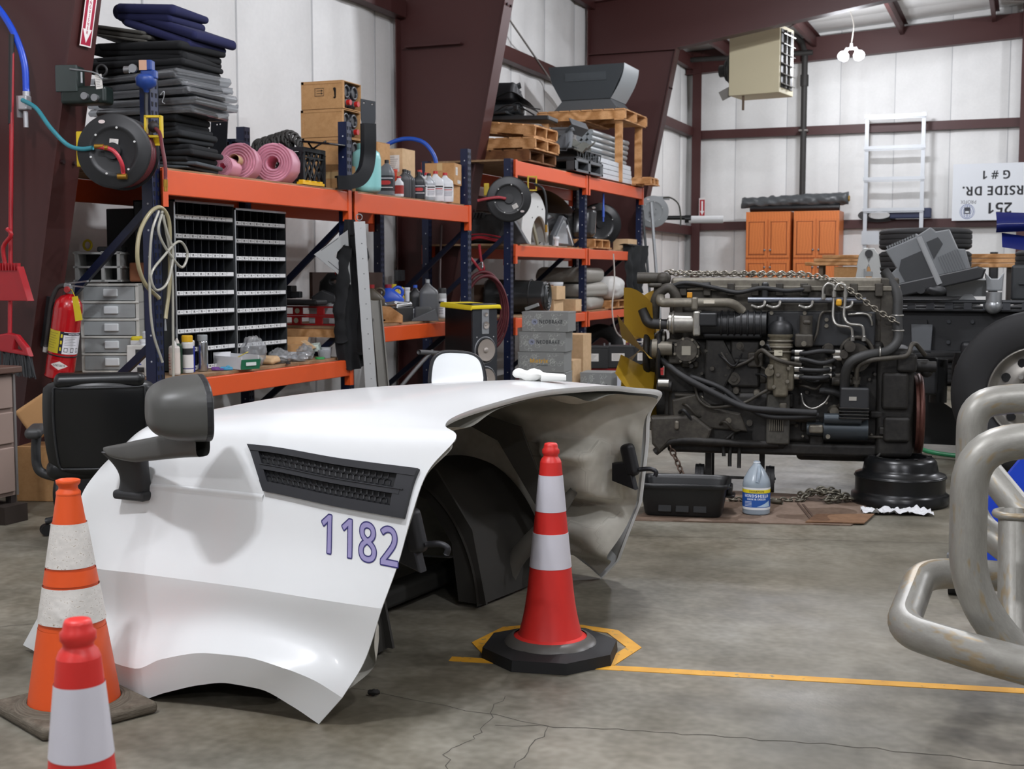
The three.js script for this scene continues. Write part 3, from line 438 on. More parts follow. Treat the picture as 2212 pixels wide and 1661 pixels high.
function rackFrame(t, z) {
  for (const x of [XF, XB]) {
    const po = obj(t, 'post', [box(0.006, POSTH, 0.08, x + 0.032, POSTH / 2, z), box(0.07, POSTH, 0.006, x, POSTH / 2, z + 0.038), box(0.07, POSTH, 0.006, x, POSTH / 2, z - 0.038), box(0.012, POSTH, 0.02, x - 0.03, POSTH / 2, z + 0.03), box(0.012, POSTH, 0.02, x - 0.03, POSTH / 2, z - 0.03)], blueP);
    const s = []; for (let y = 0.1; y < POSTH - 0.03; y += 0.0508) { s.push(ext([[-0.009, 0.012], [0.009, 0.012], [0.005, -0.014], [-0.005, -0.014]], 0.002).rotateY(PI / 2).translate(x + 0.0358, y, z + 0.018), ext([[-0.009, 0.012], [0.009, 0.012], [0.005, -0.014], [-0.005, -0.014]], 0.002).rotateY(PI / 2).translate(x + 0.0358, y, z - 0.018)); }
    const sl = obj(po, 'slots', s, slotM); sl.userData.kind = 'stuff';
    const h = []; for (let y = 0.14; y < POSTH - 0.05; y += 0.1524) h.push(cyl(0.006, 0.002, x + 0.005, y, z + 0.0415, 'z', undefined, 8));
    obj(po, 'bolt_holes', h, M(0xb9bcc0, 0.5)).userData.kind = 'stuff';
    obj(t, 'foot_plate', box(0.13, 0.008, 0.13, x, 0.004, z), blueP);
  }
  const brace = (y0, y1) => { const dx = XB - XF, L = Math.hypot(dx, y1 - y0); obj(t, 'brace', box(L, 0.045, 0.03).rotateZ(Math.atan2(y1 - y0, dx)).translate((XF + XB) / 2, (y0 + y1) / 2, z), M(0x0e1730, 0.4)); };
  brace(0.12, 0.12); brace(1.66, 0.88); brace(0.86, 0.16);
}
function rackBeam(t, z0, z1, top, h, x, front = true) {
  const L = z0 - z1 - 0.085, zc = (z0 + z1) / 2, s = x > -5.2 ? 1 : -1;
  const b = obj(t, 'beam', [rbox(0.045, h, L, 0.006, x + s * 0.022, top - h / 2, zc)], orangeB);
  for (const z of [z0 - 0.06, z1 + 0.06]) obj(b, 'connector_plate', [box(0.05, h + 0.08, 0.012, x + s * 0.022, top - h / 2 - 0.03, z), box(0.006, h + 0.08, 0.05, x + s * 0.047, top - h / 2 - 0.03, z + (z > zc ? 0.012 : -0.012))], orangeB);
}
function rackShelf(t, z0, z1, top, h, deck = plyM) { rackBeam(t, z0, z1, top, h, -4.72); rackBeam(t, z0, z1, top, h, -5.64); obj(t, 'shelf_deck', uvMetres(box(0.9, 0.018, z0 - z1 - 0.09, -5.18, top + 0.009, (z0 + z1) / 2)), deck); }
const Z1 = [-6.24, -8.545, -10.77], Z2 = [-11.81, -14.09, -16.4];
const rackA = thing('pallet_rack', 'blue and orange pallet rack holding the bolt bins and folded blankets', 'rack', [0, 0, 0]);
for (const z of Z1) rackFrame(rackA, z);
rackShelf(rackA, Z1[0], Z1[1], 1.865, 0.145); rackShelf(rackA, Z1[1], Z1[2], 1.865, 0.145);
rackShelf(rackA, Z1[0], Z1[1], 0.622, 0.12); rackShelf(rackA, Z1[1], Z1[2], 0.845, 0.12);
obj(rackA, 'edge_board', uvMetres(box(0.86, 0.06, 0.035, -5.2, 0.815, Z1[1] + 0.06)), woodM);
const rackB = thing('pallet_rack', 'farther blue and orange pallet rack with three shelves of truck parts', 'rack', [0, 0, 0]);
for (const z of Z2) rackFrame(rackB, z);
for (const k of [0, 1]) { rackShelf(rackB, Z2[k], Z2[k + 1], 2.365, 0.14); rackShelf(rackB, Z2[k], Z2[k + 1], 1.54, 0.11); rackShelf(rackB, Z2[k], Z2[k + 1], 0.82, 0.095); }
const D1 = 1.885, BN = 0.641, BN2 = 0.864, E3 = 2.384, E2 = 1.559, E1 = 0.839;   // deck heights

// ---------- bolt bins ----------
const binBlack = M(0x14171d, 0.5), binGrey = M(0x2c2f31, 0.6), chrome = M(0xc9cdd2, 0.22, 0.9);
const binLabels = printMat(1024, 64, (x, w, h) => { x.fillStyle = '#d8d9da'; x.fillRect(0, 0, w, h); for (let i = 0; i < 8; i++) { const a = i * 128; x.fillStyle = '#e9eaea'; x.fillRect(a + 4, 4, 118, 56); x.fillStyle = '#555'; if (i < 7) { x.fillRect(a + 34, 16, 26, 22); x.fillRect(a + 76, 28, 34, 6); x.fillRect(a + 12, 14, 10, 6); x.fillRect(a + 30, 42, 36, 6); } else x.fillRect(a + 12, 14, 6, 5); x.fillStyle = '#2a2c30'; x.fillRect(a + 124, 0, 4, 64); } }, 0.5);
function boltBin(z0, w, h, label, edge) {
  const t = thing('bolt_bin_cabinet', label, 'bin cabinet', [-4.95, BN, z0 - w / 2], PI / 2, 'bolt bin cabinets on the bench'), d = 0.3;   // local +z faces the aisle
  obj(t, 'case', [box(0.008, h, d, -w / 2 + 0.004, h / 2, -d / 2), box(0.008, h, d, w / 2 - 0.004, h / 2, -d / 2), box(w, 0.008, d, 0, h - 0.004, -d / 2), box(w, 0.008, d, 0, 0.004, -d / 2), box(w, h, 0.006, 0, h / 2, -d + 0.003)], binGrey);
  const rows = 9, rh = h / rows;
  for (let r = 0; r < rows; r++) {
    if (r) obj(t, 'bin_shelf', box(w - 0.016, 0.004, d - 0.01, 0, r * rh, -d / 2 + 0.004), binBlack);
    const lip = obj(t, 'bin_lip', box(w - 0.016, 0.03, 0.004, 0, r * rh + 0.016, -0.004), binBlack);
    sheet(lip, 'label_strip', w - 0.02, 0.026, binLabels, 0, r * rh + 0.017, -0.0005);
  }
  for (let c = 1; c < 8; c++) obj(t, 'divider', box(0.004, h - 0.012, d - 0.03, -w / 2 + c * w / 8, h / 2, -d / 2 - 0.012), binBlack);
  obj(t, 'edge_strip', [box(0.014, h, 0.006, -w / 2 + 0.007, h / 2, 0.002), box(w, 0.014, 0.006, 0, h - 0.007, 0.002)], edge);
  return t;
}
boltBin(-6.735, 0.66, 1.08, 'near bolt bin cabinet with chrome edges behind the spray cans', chrome);
boltBin(-7.4, 0.65, 1.06, 'second bolt bin cabinet, right of the first, behind the plastic bag', chrome);
// ---------- cartons ----------
const kraft = noiseTex(256, (u, v) => { const q = 9 * tn(u, v, 30, 2) + 7 * tn(u, v, 90, 4) + 10 * tn(u, v, 4, 6); return [cl(186 + q), cl(142 + q), cl(94 + q)]; });
const kraftL = noiseTex(256, (u, v) => { const q = 8 * tn(u, v, 30, 3) + 9 * tn(u, v, 4, 8); return [cl(205 + q), cl(172 + q), cl(132 + q)]; });
const kraftM = new THREE.MeshStandardMaterial({ map: kraft, roughness: 0.85 }), kraftLM = new THREE.MeshStandardMaterial({ map: kraftL, roughness: 0.85 }), kraftD = M(0x8a6238, 0.85);
const tapeM = M(0xc7a878, 0.35);
function carton(label, [x, y, z], [w, h, d], turn = 0, m = kraftM, opt = {}) {
  const t = thing('cardboard_box', label, 'box', [x, y, z], turn, opt.group);
  obj(t, 'body', uvMetres(rbox(w, h, d, 0.004, 0, h / 2, 0)), m);
  obj(t, 'top_flap', uvMetres(box(w * 0.998, 0.004, d / 2 - 0.002, 0, h + 0.002, d / 4 + 0.0005)), m); obj(t, 'top_flap', uvMetres(box(w * 0.998, 0.004, d / 2 - 0.002, 0, h + 0.002, -d / 4 - 0.0005)), m);
  if (opt.tape) obj(t, 'tape', [box(0.05, h * 0.35, 0.001, 0, h * 0.83, d / 2 + 0.001), box(0.05, 0.001, d, 0, h + 0.0046, 0)], tapeM);
  if (opt.tapeX) obj(t, 'tape', [box(w + 0.003, 0.05, 0.001, 0, h * 0.6, d / 2 + 0.001), box(0.001, 0.05, d, w / 2 + 0.001, h * 0.6, 0)], tapeM);
  if (opt.print) for (const [nm, sw, sh, mm, px, py, side] of opt.print) side === 'x' ? sheet(t, nm, sw, sh, mm, w / 2 + 0.0012, py, px, PI / 2) : sheet(t, nm, sw, sh, mm, px, py, d / 2 + 0.0012);
  return t;
}
const arrowPrint = printMat(256, 128, (x, w, h) => { x.fillStyle = '#b68b5c'; x.fillRect(0, 0, w, h); x.strokeStyle = '#3a2a18'; x.lineWidth = 8; x.strokeRect(8, 8, 240, 112); x.fillStyle = '#3a2a18'; x.fillRect(30, 20, 8, 88); for (const y of [44, 84]) { x.fillRect(60, y - 5, 120, 10); x.beginPath(); x.moveTo(230, y); x.lineTo(176, y - 20); x.lineTo(176, y + 20); x.fill(); } });
const blankLabel = printMat(128, 128, (x) => { x.fillStyle = '#dcd8d2'; x.fillRect(0, 0, 128, 128); x.fillStyle = '#777'; for (let i = 0; i < 7; i++) x.fillRect(12, 14 + i * 15, 60 + (i * 37) % 45, 4); });
// ---------- folded blankets on the first rack ----------
const cloth = (hex, r = 0.95) => M(hex, r, 0, { bumpMap: fineBump, bumpScale: 0.002 });
const clothNavy = cloth(0x1a1d45), clothBlack = cloth(0x17181a), clothGrey = cloth(0x4a4843), clothChar = cloth(0x232527), clothTarp = cloth(0x4a5054);
const poly = M(0x2b2c2e, 0.2, 0, { clearcoat: 1, clearcoatRoughness: 0.12 });
// folded cloth: n layers of rounded folds, each layer alternately rolled over at one end
function folded(w, d, h, n, s, amp = 0.014) {
  const gs = [];
  for (let i = 0; i < n; i++) { const lh = h / n, off = (i % 2 ? 1 : -1) * 0.012 + rr(-0.01, 0.01); gs.push(lumpy(T(new RoundedBoxGeometry(w - rr(0, 0.05), lh * 1.04, d - rr(0, 0.05), 5, lh * 0.49), off, lh * (i + 0.5), rr(-0.015, 0.015), 0, rr(-0.03, 0.03), rr(-0.02, 0.02)), amp, 7, s + i * 3.1)); }
  gs.push(lumpy(cyl(h * 0.46, d * 0.94, -w / 2 + h * 0.3, h / 2, 0, 'z', undefined, 18), amp, 7, s));
  return gs;
}
function blanket(label, name, m, [x, y, z], [w, h, d], n, turn, tilt = 0, gr = 'folded moving blankets on the rack') { const g = join(folded(w, d, h, n, x * 9 + y * 5)); if (tilt) g.rotateZ(tilt); return single(name, label, 'blanket', g, m, [x, y, z], turn, gr); }
const BX = -5.0, BZ = -6.95;
blanket('grey tarp folded flat under the black blanket bundles', 'folded_tarp', clothTarp, [-4.95, D1, -6.78], [0.4, 0.05, 0.44], 2, 0.2, -0.04);
blanket('black quilted blanket bundle just above the grey tarp', 'moving_blanket', clothBlack, [-5.0, D1 + 0.055, -6.76], [0.54, 0.1, 0.4], 3, 0.12);
blanket('second black blanket bundle from the rack deck', 'moving_blanket', clothChar, [-5.03, D1 + 0.157, -6.75], [0.56, 0.1, 0.42], 3, 0.02, 0.03);
blanket('third black blanket bundle, right under the plastic-wrapped pads', 'moving_blanket', clothBlack, [-5.05, D1 + 0.26, -6.74], [0.54, 0.07, 0.4], 2, 0.08);
for (let i = 0; i < 5; i++) {
  const t = thing('wrapped_pad', ['lowest', 'second lowest', 'middle', 'second highest', 'topmost'][i] + ' clear-wrapped dark pad in the blanket stack', 'pad', [-5.06 + (i % 2) * 0.04, D1 + 0.335 + i * 0.05, -6.75], 0.1 - i * 0.07, 'plastic-wrapped pads');
  obj(t, 'pad', lumpy(new RoundedBoxGeometry(0.62 + (i % 3) * 0.06, 0.04, 0.42, 8, 0.019).translate(0, 0.022, 0), 0.009, 8, i * 7), clothChar);
  obj(t, 'wrapper', lumpy(new RoundedBoxGeometry(0.72 + (i % 3) * 0.06, 0.046, 0.47, 14, 0.02).translate(0.015, 0.0235, 0), 0.017, 30, i * 5), M(0xd0d3d6, 0.05, 0, { transmission: 0.8, thickness: 0, clearcoat: 1 }));
}
blanket('lower thick black blanket above the plastic-wrapped pads', 'moving_blanket', clothBlack, [-5.05, D1 + 0.59, -6.74], [0.72, 0.1, 0.44], 3, 0.03);
blanket('upper thick black blanket under the brown-grey one', 'moving_blanket', clothBlack, [-5.03, D1 + 0.69, -6.74], [0.7, 0.08, 0.44], 2, -0.08, -0.04);
blanket('brown-grey felt blanket folded on the left of the stack', 'moving_blanket', clothGrey, [-5.18, D1 + 0.79, -6.7], [0.4, 0.075, 0.36], 3, 0.1, -0.16);
blanket('navy blue blanket draping down the right side of the stack', 'moving_blanket', clothNavy, [-4.93, D1 + 0.8, -6.78], [0.56, 0.11, 0.42], 2, -0.05, -0.34);
blanket('top navy blue blanket on the blanket stack', 'moving_blanket', clothNavy, [-5.03, D1 + 0.9, -6.78], [0.44, 0.1, 0.4], 2, 0.0, -0.1);
// ---------- other things on the top shelf ----------
const blackPl = M(0x1d1f22, 0.5), darkSt = M(0x24282e, 0.45, 0.4);
single('steel_plate', 'dark steel plate with two holes standing upright behind the pink rolls', 'plate', ext([[0, 0], [0.13, 0.02], [0.16, 0.45], [0.03, 0.43]], 0.008, 0, [circ(0.006, 8, 0.075, 0.4), circ(0.006, 8, 0.1, 0.403)]), darkSt, [-5.3, D1, -7.62], 0.1);
single('steel_bracket', 'ribbed dark blue bracket leaning behind the pink rolls', 'bracket', [box(0.02, 0.33, 0.15, -0.06, 0.165, 0), box(0.02, 0.33, 0.15, 0, 0.165, 0), box(0.14, 0.02, 0.15, -0.03, 0.32, 0), ext([[0, 0], [0.13, 0], [0.02, 0.32], [0, 0.32]], 0.05).translate(0.01, 0, 0)], M(0x20283a, 0.4, 0.3), [-5.3, D1, -7.95], 0.15);
carton('small beige carton half hidden by the black blankets', [-5.2, D1, -7.25], [0.16, 0.2, 0.16], 0, kraftLM, { print: [['arrow_print', 0.05, 0.06, arrowPrint, 0.05, 0.08]] });
const pinkM = M(0xf0a6bc, 0.5, 0, { transmission: 0.3, thickness: 0, bumpMap: fineBump, bumpScale: 0.006 });
function foamRoll(label, [x, y, z], R, r, L, turn, tubeR) {
  const t = thing('foam_roll', label, 'foam roll', [x, y + R, z], turn, 'pink foam rolls');
  const pr = []; for (let k = 0; k <= 110; k++) { const q = k / 110, a = q * 2 * PI * 5.2, ra = r + (R - r) * q; pr.push([Math.cos(a) * ra, Math.sin(a) * ra]); }
  obj(t, 'foam_sheet', [lumpy(join([new THREE.LatheGeometry([[r, 0], [R * 0.97, 0], [R, 0.012], [R, L * 0.5], [R, L - 0.012], [R * 0.97, L], [r, L], [r, 0]].map((p) => new THREE.Vector2(p[0], p[1])), 40).rotateX(PI / 2).translate(0, 0, -L / 2)]), 0.004, 30, x), hose(pr.map((p) => [p[0], p[1], L / 2]), 0.006, 160, 6)], pinkM);
  if (tubeR) obj(t, 'core_tube', [lathe([[tubeR - 0.004, 0], [tubeR, 0], [tubeR, L + 0.16], [tubeR - 0.004, L + 0.16], [tubeR - 0.004, 0]], 24).rotateX(PI / 2).translate(0, 0, -L / 2)], kraftLM);
}
foamRoll('smallest pink foam roll at the left end of the pink rolls', [-4.86, D1, -7.2], 0.066, 0.02, 0.26, 0.35);
foamRoll('medium pink foam roll with a cardboard core sticking out', [-4.95, D1, -7.5], 0.122, 0.03, 0.26, 0.42, 0.034);
foamRoll('largest pink foam roll, next to the black crate', [-4.88, D1, -7.84], 0.135, 0.045, 0.3, 0.35);
{ const t = thing('hose_bundle', 'bundle of dark corrugated hoses lying over the black crate', 'hoses', [-5.12, D1 + 0.27, -8.2], 0.3);
  for (let k = 0; k < 5; k++) { const R = 0.05 + k * 0.012; obj(t, 'corrugated_hose', Array.from({ length: 11 }, (_, i) => { const a = i / 10 * PI; return tor(0.03, 0.011, 0, 0, 0, 'z', 16, 6).rotateY(PI / 2 - a).translate(Math.cos(a) * R - 0.12 + k * 0.06, Math.sin(a) * R, Math.sin(a * 2) * 0.02 + k * 0.03); }), M(0x3a3936, 0.6)); }
  obj(t, 'red_clamp', [rbox(0.07, 0.05, 0.05, 0.015, 0.1, 0.02, 0.04)], M(0x8c2a30, 0.5)); }
{ const t = thing('milk_crate', 'black plastic lattice crate between the pink rolls and the cartons', 'crate', [-4.99, D1, -8.24], 0.04), w = 0.33, h = 0.27, d = 0.33;
  obj(t, 'rim', [box(w, 0.03, 0.015, 0, h - 0.015, d / 2), box(w, 0.03, 0.015, 0, h - 0.015, -d / 2), box(0.015, 0.03, d, w / 2, h - 0.015, 0), box(0.015, 0.03, d, -w / 2, h - 0.015, 0)], blackPl);
  obj(t, 'bottom', box(w, 0.01, d, 0, 0.005, 0), blackPl);
  for (const [px, pz] of [[1, 1], [1, -1], [-1, 1], [-1, -1]]) obj(t, 'corner_post', box(0.03, h, 0.03, px * (w / 2 - 0.01), h / 2, pz * (d / 2 - 0.01)), blackPl);
  const lat = (f) => { const gs = []; for (let i = 0; i < 5; i++) { gs.push(f(-0.12 + i * 0.06, 1), f(-0.12 + i * 0.06, -1)); } gs.push(0); return gs.filter(Boolean); };
  for (const s of [1, -1]) obj(t, 'lattice_side', [...[0, 1, 2, 3].flatMap((i) => [box(0.012, 0.27, 0.01, -0.1 + i * 0.068, 0.115, s * d / 2, 0, 0, 0.5), box(0.012, 0.27, 0.01, -0.1 + i * 0.068, 0.115, s * d / 2, 0, 0, -0.5)]), box(w, 0.012, 0.012, 0, 0.03, s * d / 2), box(w, 0.012, 0.012, 0, 0.2, s * d / 2)], blackPl);
  for (const s of [1, -1]) obj(t, 'lattice_side', [...[0, 1, 2, 3].flatMap((i) => [box(0.01, 0.27, 0.012, s * w / 2, 0.115, -0.1 + i * 0.068, 0.5), box(0.01, 0.27, 0.012, s * w / 2, 0.115, -0.1 + i * 0.068, -0.5)]), box(0.012, 0.012, d, s * w / 2, 0.03, 0), box(0.012, 0.012, d, s * w / 2, 0.2, 0)], blackPl); }
single('flat_panel', 'thin black panel lying tilted on top of the crate', 'panel', [rbox(0.28, 0.014, 0.34, 0.006, 0, 0, 0, 0.05, 0, -0.1), hose([[-0.05, -0.01, 0.1], [0, -0.05, 0.14], [0.05, -0.03, 0.16], [0.09, 0, 0.12]], 0.007, 16)], M(0x101114, 0.25), [-4.82, D1 + 0.325, -8.33], 0.15);
single('yellow_spacer', 'yellow plastic spacer strip on the front edge of the rack shelf', 'spacer', [box(0.05, 0.018, 0.3, 0, 0.009, 0), ...[0, 1, 2, 3].map((i) => rbox(0.04, 0.016, 0.035, 0.005, 0, 0.024, -0.12 + i * 0.08))], M(0xe2b51c, 0.45), [-4.75, D1 + 0.002, -8.07], 0);
// cases of oil jugs: side-opened cartons on end, jugs showing
const jugBlack = M(0x23252a, 0.35), capRed = M(0xb7211f, 0.4);
const caseWhere = ['bottom carton of the tall oil case stack', 'third carton from the top of the oil case stack', 'second carton of the tall oil case stack, plain faced', 'top carton of the tall oil case stack'];
for (let i = 0; i < 4; i++) {
  const h = 0.212, w = 0.36, d = 0.3, t = thing('oil_case', caseWhere[i], 'box', [-5.12 + (i % 2) * 0.006, D1 + i * 0.216, -9.02], 0.0, 'oil cases');
  obj(t, 'carton_walls', [uvMetres(box(w, h, 0.006, 0, h / 2, d / 2)), uvMetres(box(w, h, 0.006, 0, h / 2, -d / 2)), uvMetres(box(w, 0.006, d, 0, 0.003, 0)), uvMetres(box(w, 0.006, d, 0, h - 0.003, 0)), uvMetres(box(0.006, h, d, -w / 2, h / 2, 0)), uvMetres(box(0.006, h, 0.03, w / 2, h / 2, d / 2 - 0.015))], kraftM);
  obj(t, 'edge_fold', [uvMetres(box(w, 0.02, 0.004, 0, h - 0.012, d / 2 + 0.004)), uvMetres(box(0.02, h, 0.004, -w / 2 + 0.012, h / 2, d / 2 + 0.004))], kraftM);
  if (i === 0 || i === 3) { sheet(t, 'arrow_print', 0.085, 0.065, arrowPrint, -0.02, h * 0.6, d / 2 + 0.0045); obj(t, 'hand_hole', ext([...circ(0.012, 12, 0, 0.03)].filter((p) => p[1] >= 0.03).concat(circ(0.012, 12, 0, -0.03).filter((p) => p[1] <= -0.03)), 0.003).translate(0.115, h * 0.55, d / 2 + 0.004), M(0x1a1511, 0.9)); }
  for (const s of [-1, 1]) { const j = sub(t, 'oil_jug'); obj(j, 'jug_body', [rbox(0.16, 0.19, 0.115, 0.03, w / 2 - 0.1, h / 2, s * 0.063), tor(0.045, 0.014, w / 2 - 0.02, h / 2 + 0.03, s * 0.063, 'x', 16, 8)], jugBlack); obj(j, 'cap', cyl(0.022, 0.03, w / 2 + 0.01, h / 2 - 0.055, s * 0.063, 'x', undefined, 14), capRed); }
}
carton('brown carton with wide clear tape in front of the oil cases', [-4.9, D1, -8.72], [0.2, 0.19, 0.24], 0.12, kraftM, { tapeX: 1 });
{ const t = thing('bumper_bar', 'black J-shaped steel bar standing on the rack shelf edge', 'steel bar', [-4.6, D1 + 0.035, -8.5]); t.rotation.y = 0.5;
  const cs = [[-0.05, -0.03], [0.05, -0.03], [0.05, 0.03], [0.036, 0.03], [0.036, -0.012], [-0.036, -0.012], [-0.036, 0.03], [-0.05, 0.03]];
  const curve = new THREE.CatmullRomCurve3(pts3([[-0.16, 0, 0.12], [-0.08, 0.004, 0.09], [0, 0.03, 0.05], [0.05, 0.1, 0.02], [0.07, 0.2, 0], [0.075, 0.32, 0], [0.075, 0.44, 0]]));
  obj(t, 'curved_channel', new THREE.ExtrudeGeometry(new THREE.Shape(cs.map((p) => new THREE.Vector2(p[0], p[1]))), { steps: 40, extrudePath: curve, bevelEnabled: false }), M(0x16181b, 0.3, 0.3));
  obj(t, 'flattened_end', ext([[-0.045, 0.42], [0.045, 0.42], [0.055, 0.48], [0.055, 0.6], [-0.055, 0.62], [-0.055, 0.48]], 0.02, 0.003, [circ(0.007, 10, -0.03, 0.59), circ(0.007, 10, 0.03, 0.58)]).translate(0.075, 0, 0), M(0x24272b, 0.3, 0.4)); }
{ const t = thing('refrigerant_cylinder', 'pale turquoise gas cylinder behind the black bar', 'gas cylinder', [-4.8, D1, -9.0]);
  obj(t, 'tank', lathe([[0, 0], [0.08, 0], [0.108, 0.02], [0.114, 0.05], [0.114, 0.26], [0.104, 0.31], [0.07, 0.335], [0, 0.34]], 32), M(0x8fd0cf, 0.35));
  obj(t, 'collar', [lathe([[0.07, 0.33], [0.072, 0.38], [0.069, 0.38], [0.067, 0.33]], 24)], M(0x8fd0cf, 0.35)); obj(t, 'valve', [cyl(0.014, 0.06, 0, 0.36, 0), rbox(0.05, 0.02, 0.02, 0.006, 0, 0.38, 0)], zinc); }
carton('tall kraft carton standing behind the turquoise cylinder', [-4.98, D1, -9.55], [0.1, 0.44, 0.22], 0, kraftM, { print: [['arrow_print', 0.06, 0.11, arrowPrint, 0, 0.34]] });
carton('pale carton with brown print behind the oil bottles', [-5.0, D1, -9.95], [0.2, 0.42, 0.24], 0, kraftLM, { print: [['print', 0.1, 0.14, blankLabel, 0.02, 0.3]] });
// blue air hose looping down from above
{ const t = thing('air_hose', 'blue air hose arching over the oil bottles to a metal fitting', 'hose', [0, 0, 0]);
  obj(t, 'hose', hose([[-5.55, 2.02, -10.35], [-5.53, 2.2, -10.4], [-5.42, 2.4, -10.5], [-5.25, 2.47, -10.56], [-5.08, 2.44, -10.6], [-4.98, 2.32, -10.62], [-4.955, 2.2, -10.63]], 0.019, 40, 10), M(0x1f4fb0, 0.35));
  obj(t, 'fitting', [cyl(0.022, 0.05, -4.955, 2.18, -10.63), cyl(0.03, 0.04, -4.955, 2.14, -10.63, 'y', undefined, 6), cyl(0.02, 0.08, -4.955, 2.08, -10.63)], zinc); obj(t, 'manifold', rbox(0.05, 0.16, 0.05, 0.01, -5.0, 2.06, -10.64), M(0xb5b7ba, 0.4, 0.5)); }
// bottles and jugs
function oilBottle(label, pos, turn, body, capM2, opt = {}) {
  const t = thing('oil_bottle', label, 'bottle', pos, turn, opt.group ?? 'oil bottles on the rack'), H = opt.h ?? 0.235, w = opt.w ?? 0.055, d = opt.d ?? 0.036;
  obj(t, 'bottle', loft([[0.002, w * 0.92, d * 0.9, 0, 0, 0.45], [0.012, w, d, 0, 0, 0.42], [H * 0.62, w, d, 0, 0, 0.42], [H * 0.72, w * 0.92, d * 0.94, 0, 0, 0.5], [H * 0.84, w * 0.42, d * 0.62, opt.off ?? 0, 0, 0.8], [H * 0.9, 0.017, 0.017, opt.off ?? 0, 0, 1], [H * 0.93, 0.016, 0.016, opt.off ?? 0, 0, 1]], 24), body);
  obj(t, 'cap', cyl(opt.capR ?? 0.019, H * 0.085, opt.off ?? 0, H * 0.955, 0, 'y', (opt.capR ?? 0.019) * 0.92, 16), capM2);
  if (opt.lab) obj(t, 'label_wrap', loft([[H * 0.14, w + 0.0008, d + 0.0008, 0, 0, 0.42], [H * 0.56, w + 0.0008, d + 0.0008, 0, 0, 0.42]], 24, false), opt.lab);
  return t;
}
const bGrey = M(0x3b3d40, 0.4), bBlk = M(0x1d1f22, 0.4), bWht = M(0xdcdfe2, 0.35), bSil = M(0xa8acb0, 0.3, 0.2), bClr = M(0x8e9092, 0.3), capBlk = M(0x141416, 0.5);
const labDark = printMat(256, 128, (x, w, h) => { x.fillStyle = '#23252b'; x.fillRect(0, 0, w, h); x.fillStyle = '#c9c9cf'; x.fillRect(20, 18, 90, 10); x.fillRect(150, 18, 70, 10); x.fillStyle = '#b33'; x.beginPath(); x.arc(60, 60, 18, 0, 7); x.fill(); x.fillStyle = '#e4c531'; x.fillRect(140, 70, 90, 24); x.fillStyle = '#ddd'; x.fillRect(20, 96, 80, 8); });
const labWht = printMat(256, 128, (x, w, h) => { x.fillStyle = '#e2e4e6'; x.fillRect(0, 0, w, h); x.fillStyle = '#333'; x.fillRect(20, 14, 80, 16); x.fillStyle = '#a33'; x.fillRect(30, 40, 60, 10); x.fillStyle = '#667'; for (let i = 0; i < 5; i++) x.fillRect(20 + i * 3, 60 + i * 11, 70, 4); x.fillStyle = '#333'; x.fillRect(150, 20, 70, 16); x.fillStyle = '#556'; for (let i = 0; i < 6; i++) x.fillRect(150, 44 + i * 12, 60, 4); });
const labRed = printMat(128, 64, (x, w, h) => { x.fillStyle = '#9c2f28'; x.fillRect(0, 0, w, h); x.fillStyle = '#e8dcd0'; x.fillRect(50, 14, 40, 6); x.fillRect(44, 40, 60, 8); });
oilBottle('large grey jug with a dark printed label next to the turquoise cylinder', [-4.84, D1, -9.38], 0.3, M(0x6f7276, 0.35), capBlk, { h: 0.29, w: 0.08, d: 0.06, lab: labDark, off: 0.02 });
single('red_tube', 'orange-red tube with a dark cap among the bottles', 'tube', [cyl(0.032, 0.22, 0, 0.11, 0, 'y', 0.03, 20), cyl(0.034, 0.02, 0, 0.23, 0)], M(0xd2452a, 0.4), [-4.93, D1, -9.72]);
oilBottle('small white bottle with a red label at the shelf edge', [-4.77, D1, -9.5], 0.2, bWht, capRed, { h: 0.165, w: 0.036, d: 0.03, lab: labRed });
const row = [['dark grey bottle right of the red label bottle', -4.8, -9.66, bGrey, capBlk], ['first charcoal bottle with a pointed spout in the row', -4.82, -9.74, bBlk, capBlk], ['second charcoal bottle, its cap grey', -4.84, -9.82, bGrey, M(0x54514c, 0.5)], ['charcoal bottle with a yellow and red sticker', -4.8, -9.93, bBlk, capBlk, labDark], ['clear-grey bottle with a white label in the row', -4.83, -10.03, bClr, capBlk, labWht], ['silver bottle with a black cap before the white bottles', -4.8, -10.13, bSil, capBlk, labWht], ['dark bottle standing at the back with a red cap', -4.96, -9.86, bGrey, capRed], ['dark bottle at the back beside the blue hose fitting', -4.98, -10.05, bBlk, capBlk]];
row.forEach(([l, x, z, m, c, lab]) => oilBottle(l, [x, D1, z], 0.35 + rr(-0.1, 0.1), m, c, { lab }));
oilBottle('left one of the two white red-capped bottles at the row end', [-4.78, D1, -10.25], 0.3, bWht, capRed, { h: 0.262, w: 0.06, d: 0.04, lab: labWht, off: -0.012, capR: 0.022 });
oilBottle('right one of the two white red-capped bottles at the row end', [-4.74, D1, -10.36], 0.3, bWht, capRed, { h: 0.255, w: 0.06, d: 0.04, lab: labWht, off: -0.012, capR: 0.022 });
oilBottle('white bottle with a red cap half hidden behind the others', [-4.93, D1, -10.22], 0.3, bWht, capRed, { h: 0.275, capR: 0.022 });
oilBottle('second half-hidden white red-capped bottle at the back', [-4.92, D1, -10.34], 0.3, bWht, capRed, { h: 0.26, capR: 0.022 });
carton('open brown carton under the taped one at the rack end', [-4.86, D1, -10.58], [0.22, 0.155, 0.2], 0, kraftM);
carton('taped carton with a shipping label on top at the rack end', [-4.86, D1 + 0.16, -10.56], [0.27, 0.185, 0.24], 0.15, kraftM, { tape: 1, print: [['shipping_label', 0.06, 0.07, blankLabel, 0.05, 0.12, 'x'], ['shipping_label', 0.1, 0.03, blankLabel, -0.03, 0.03, 'x']] });

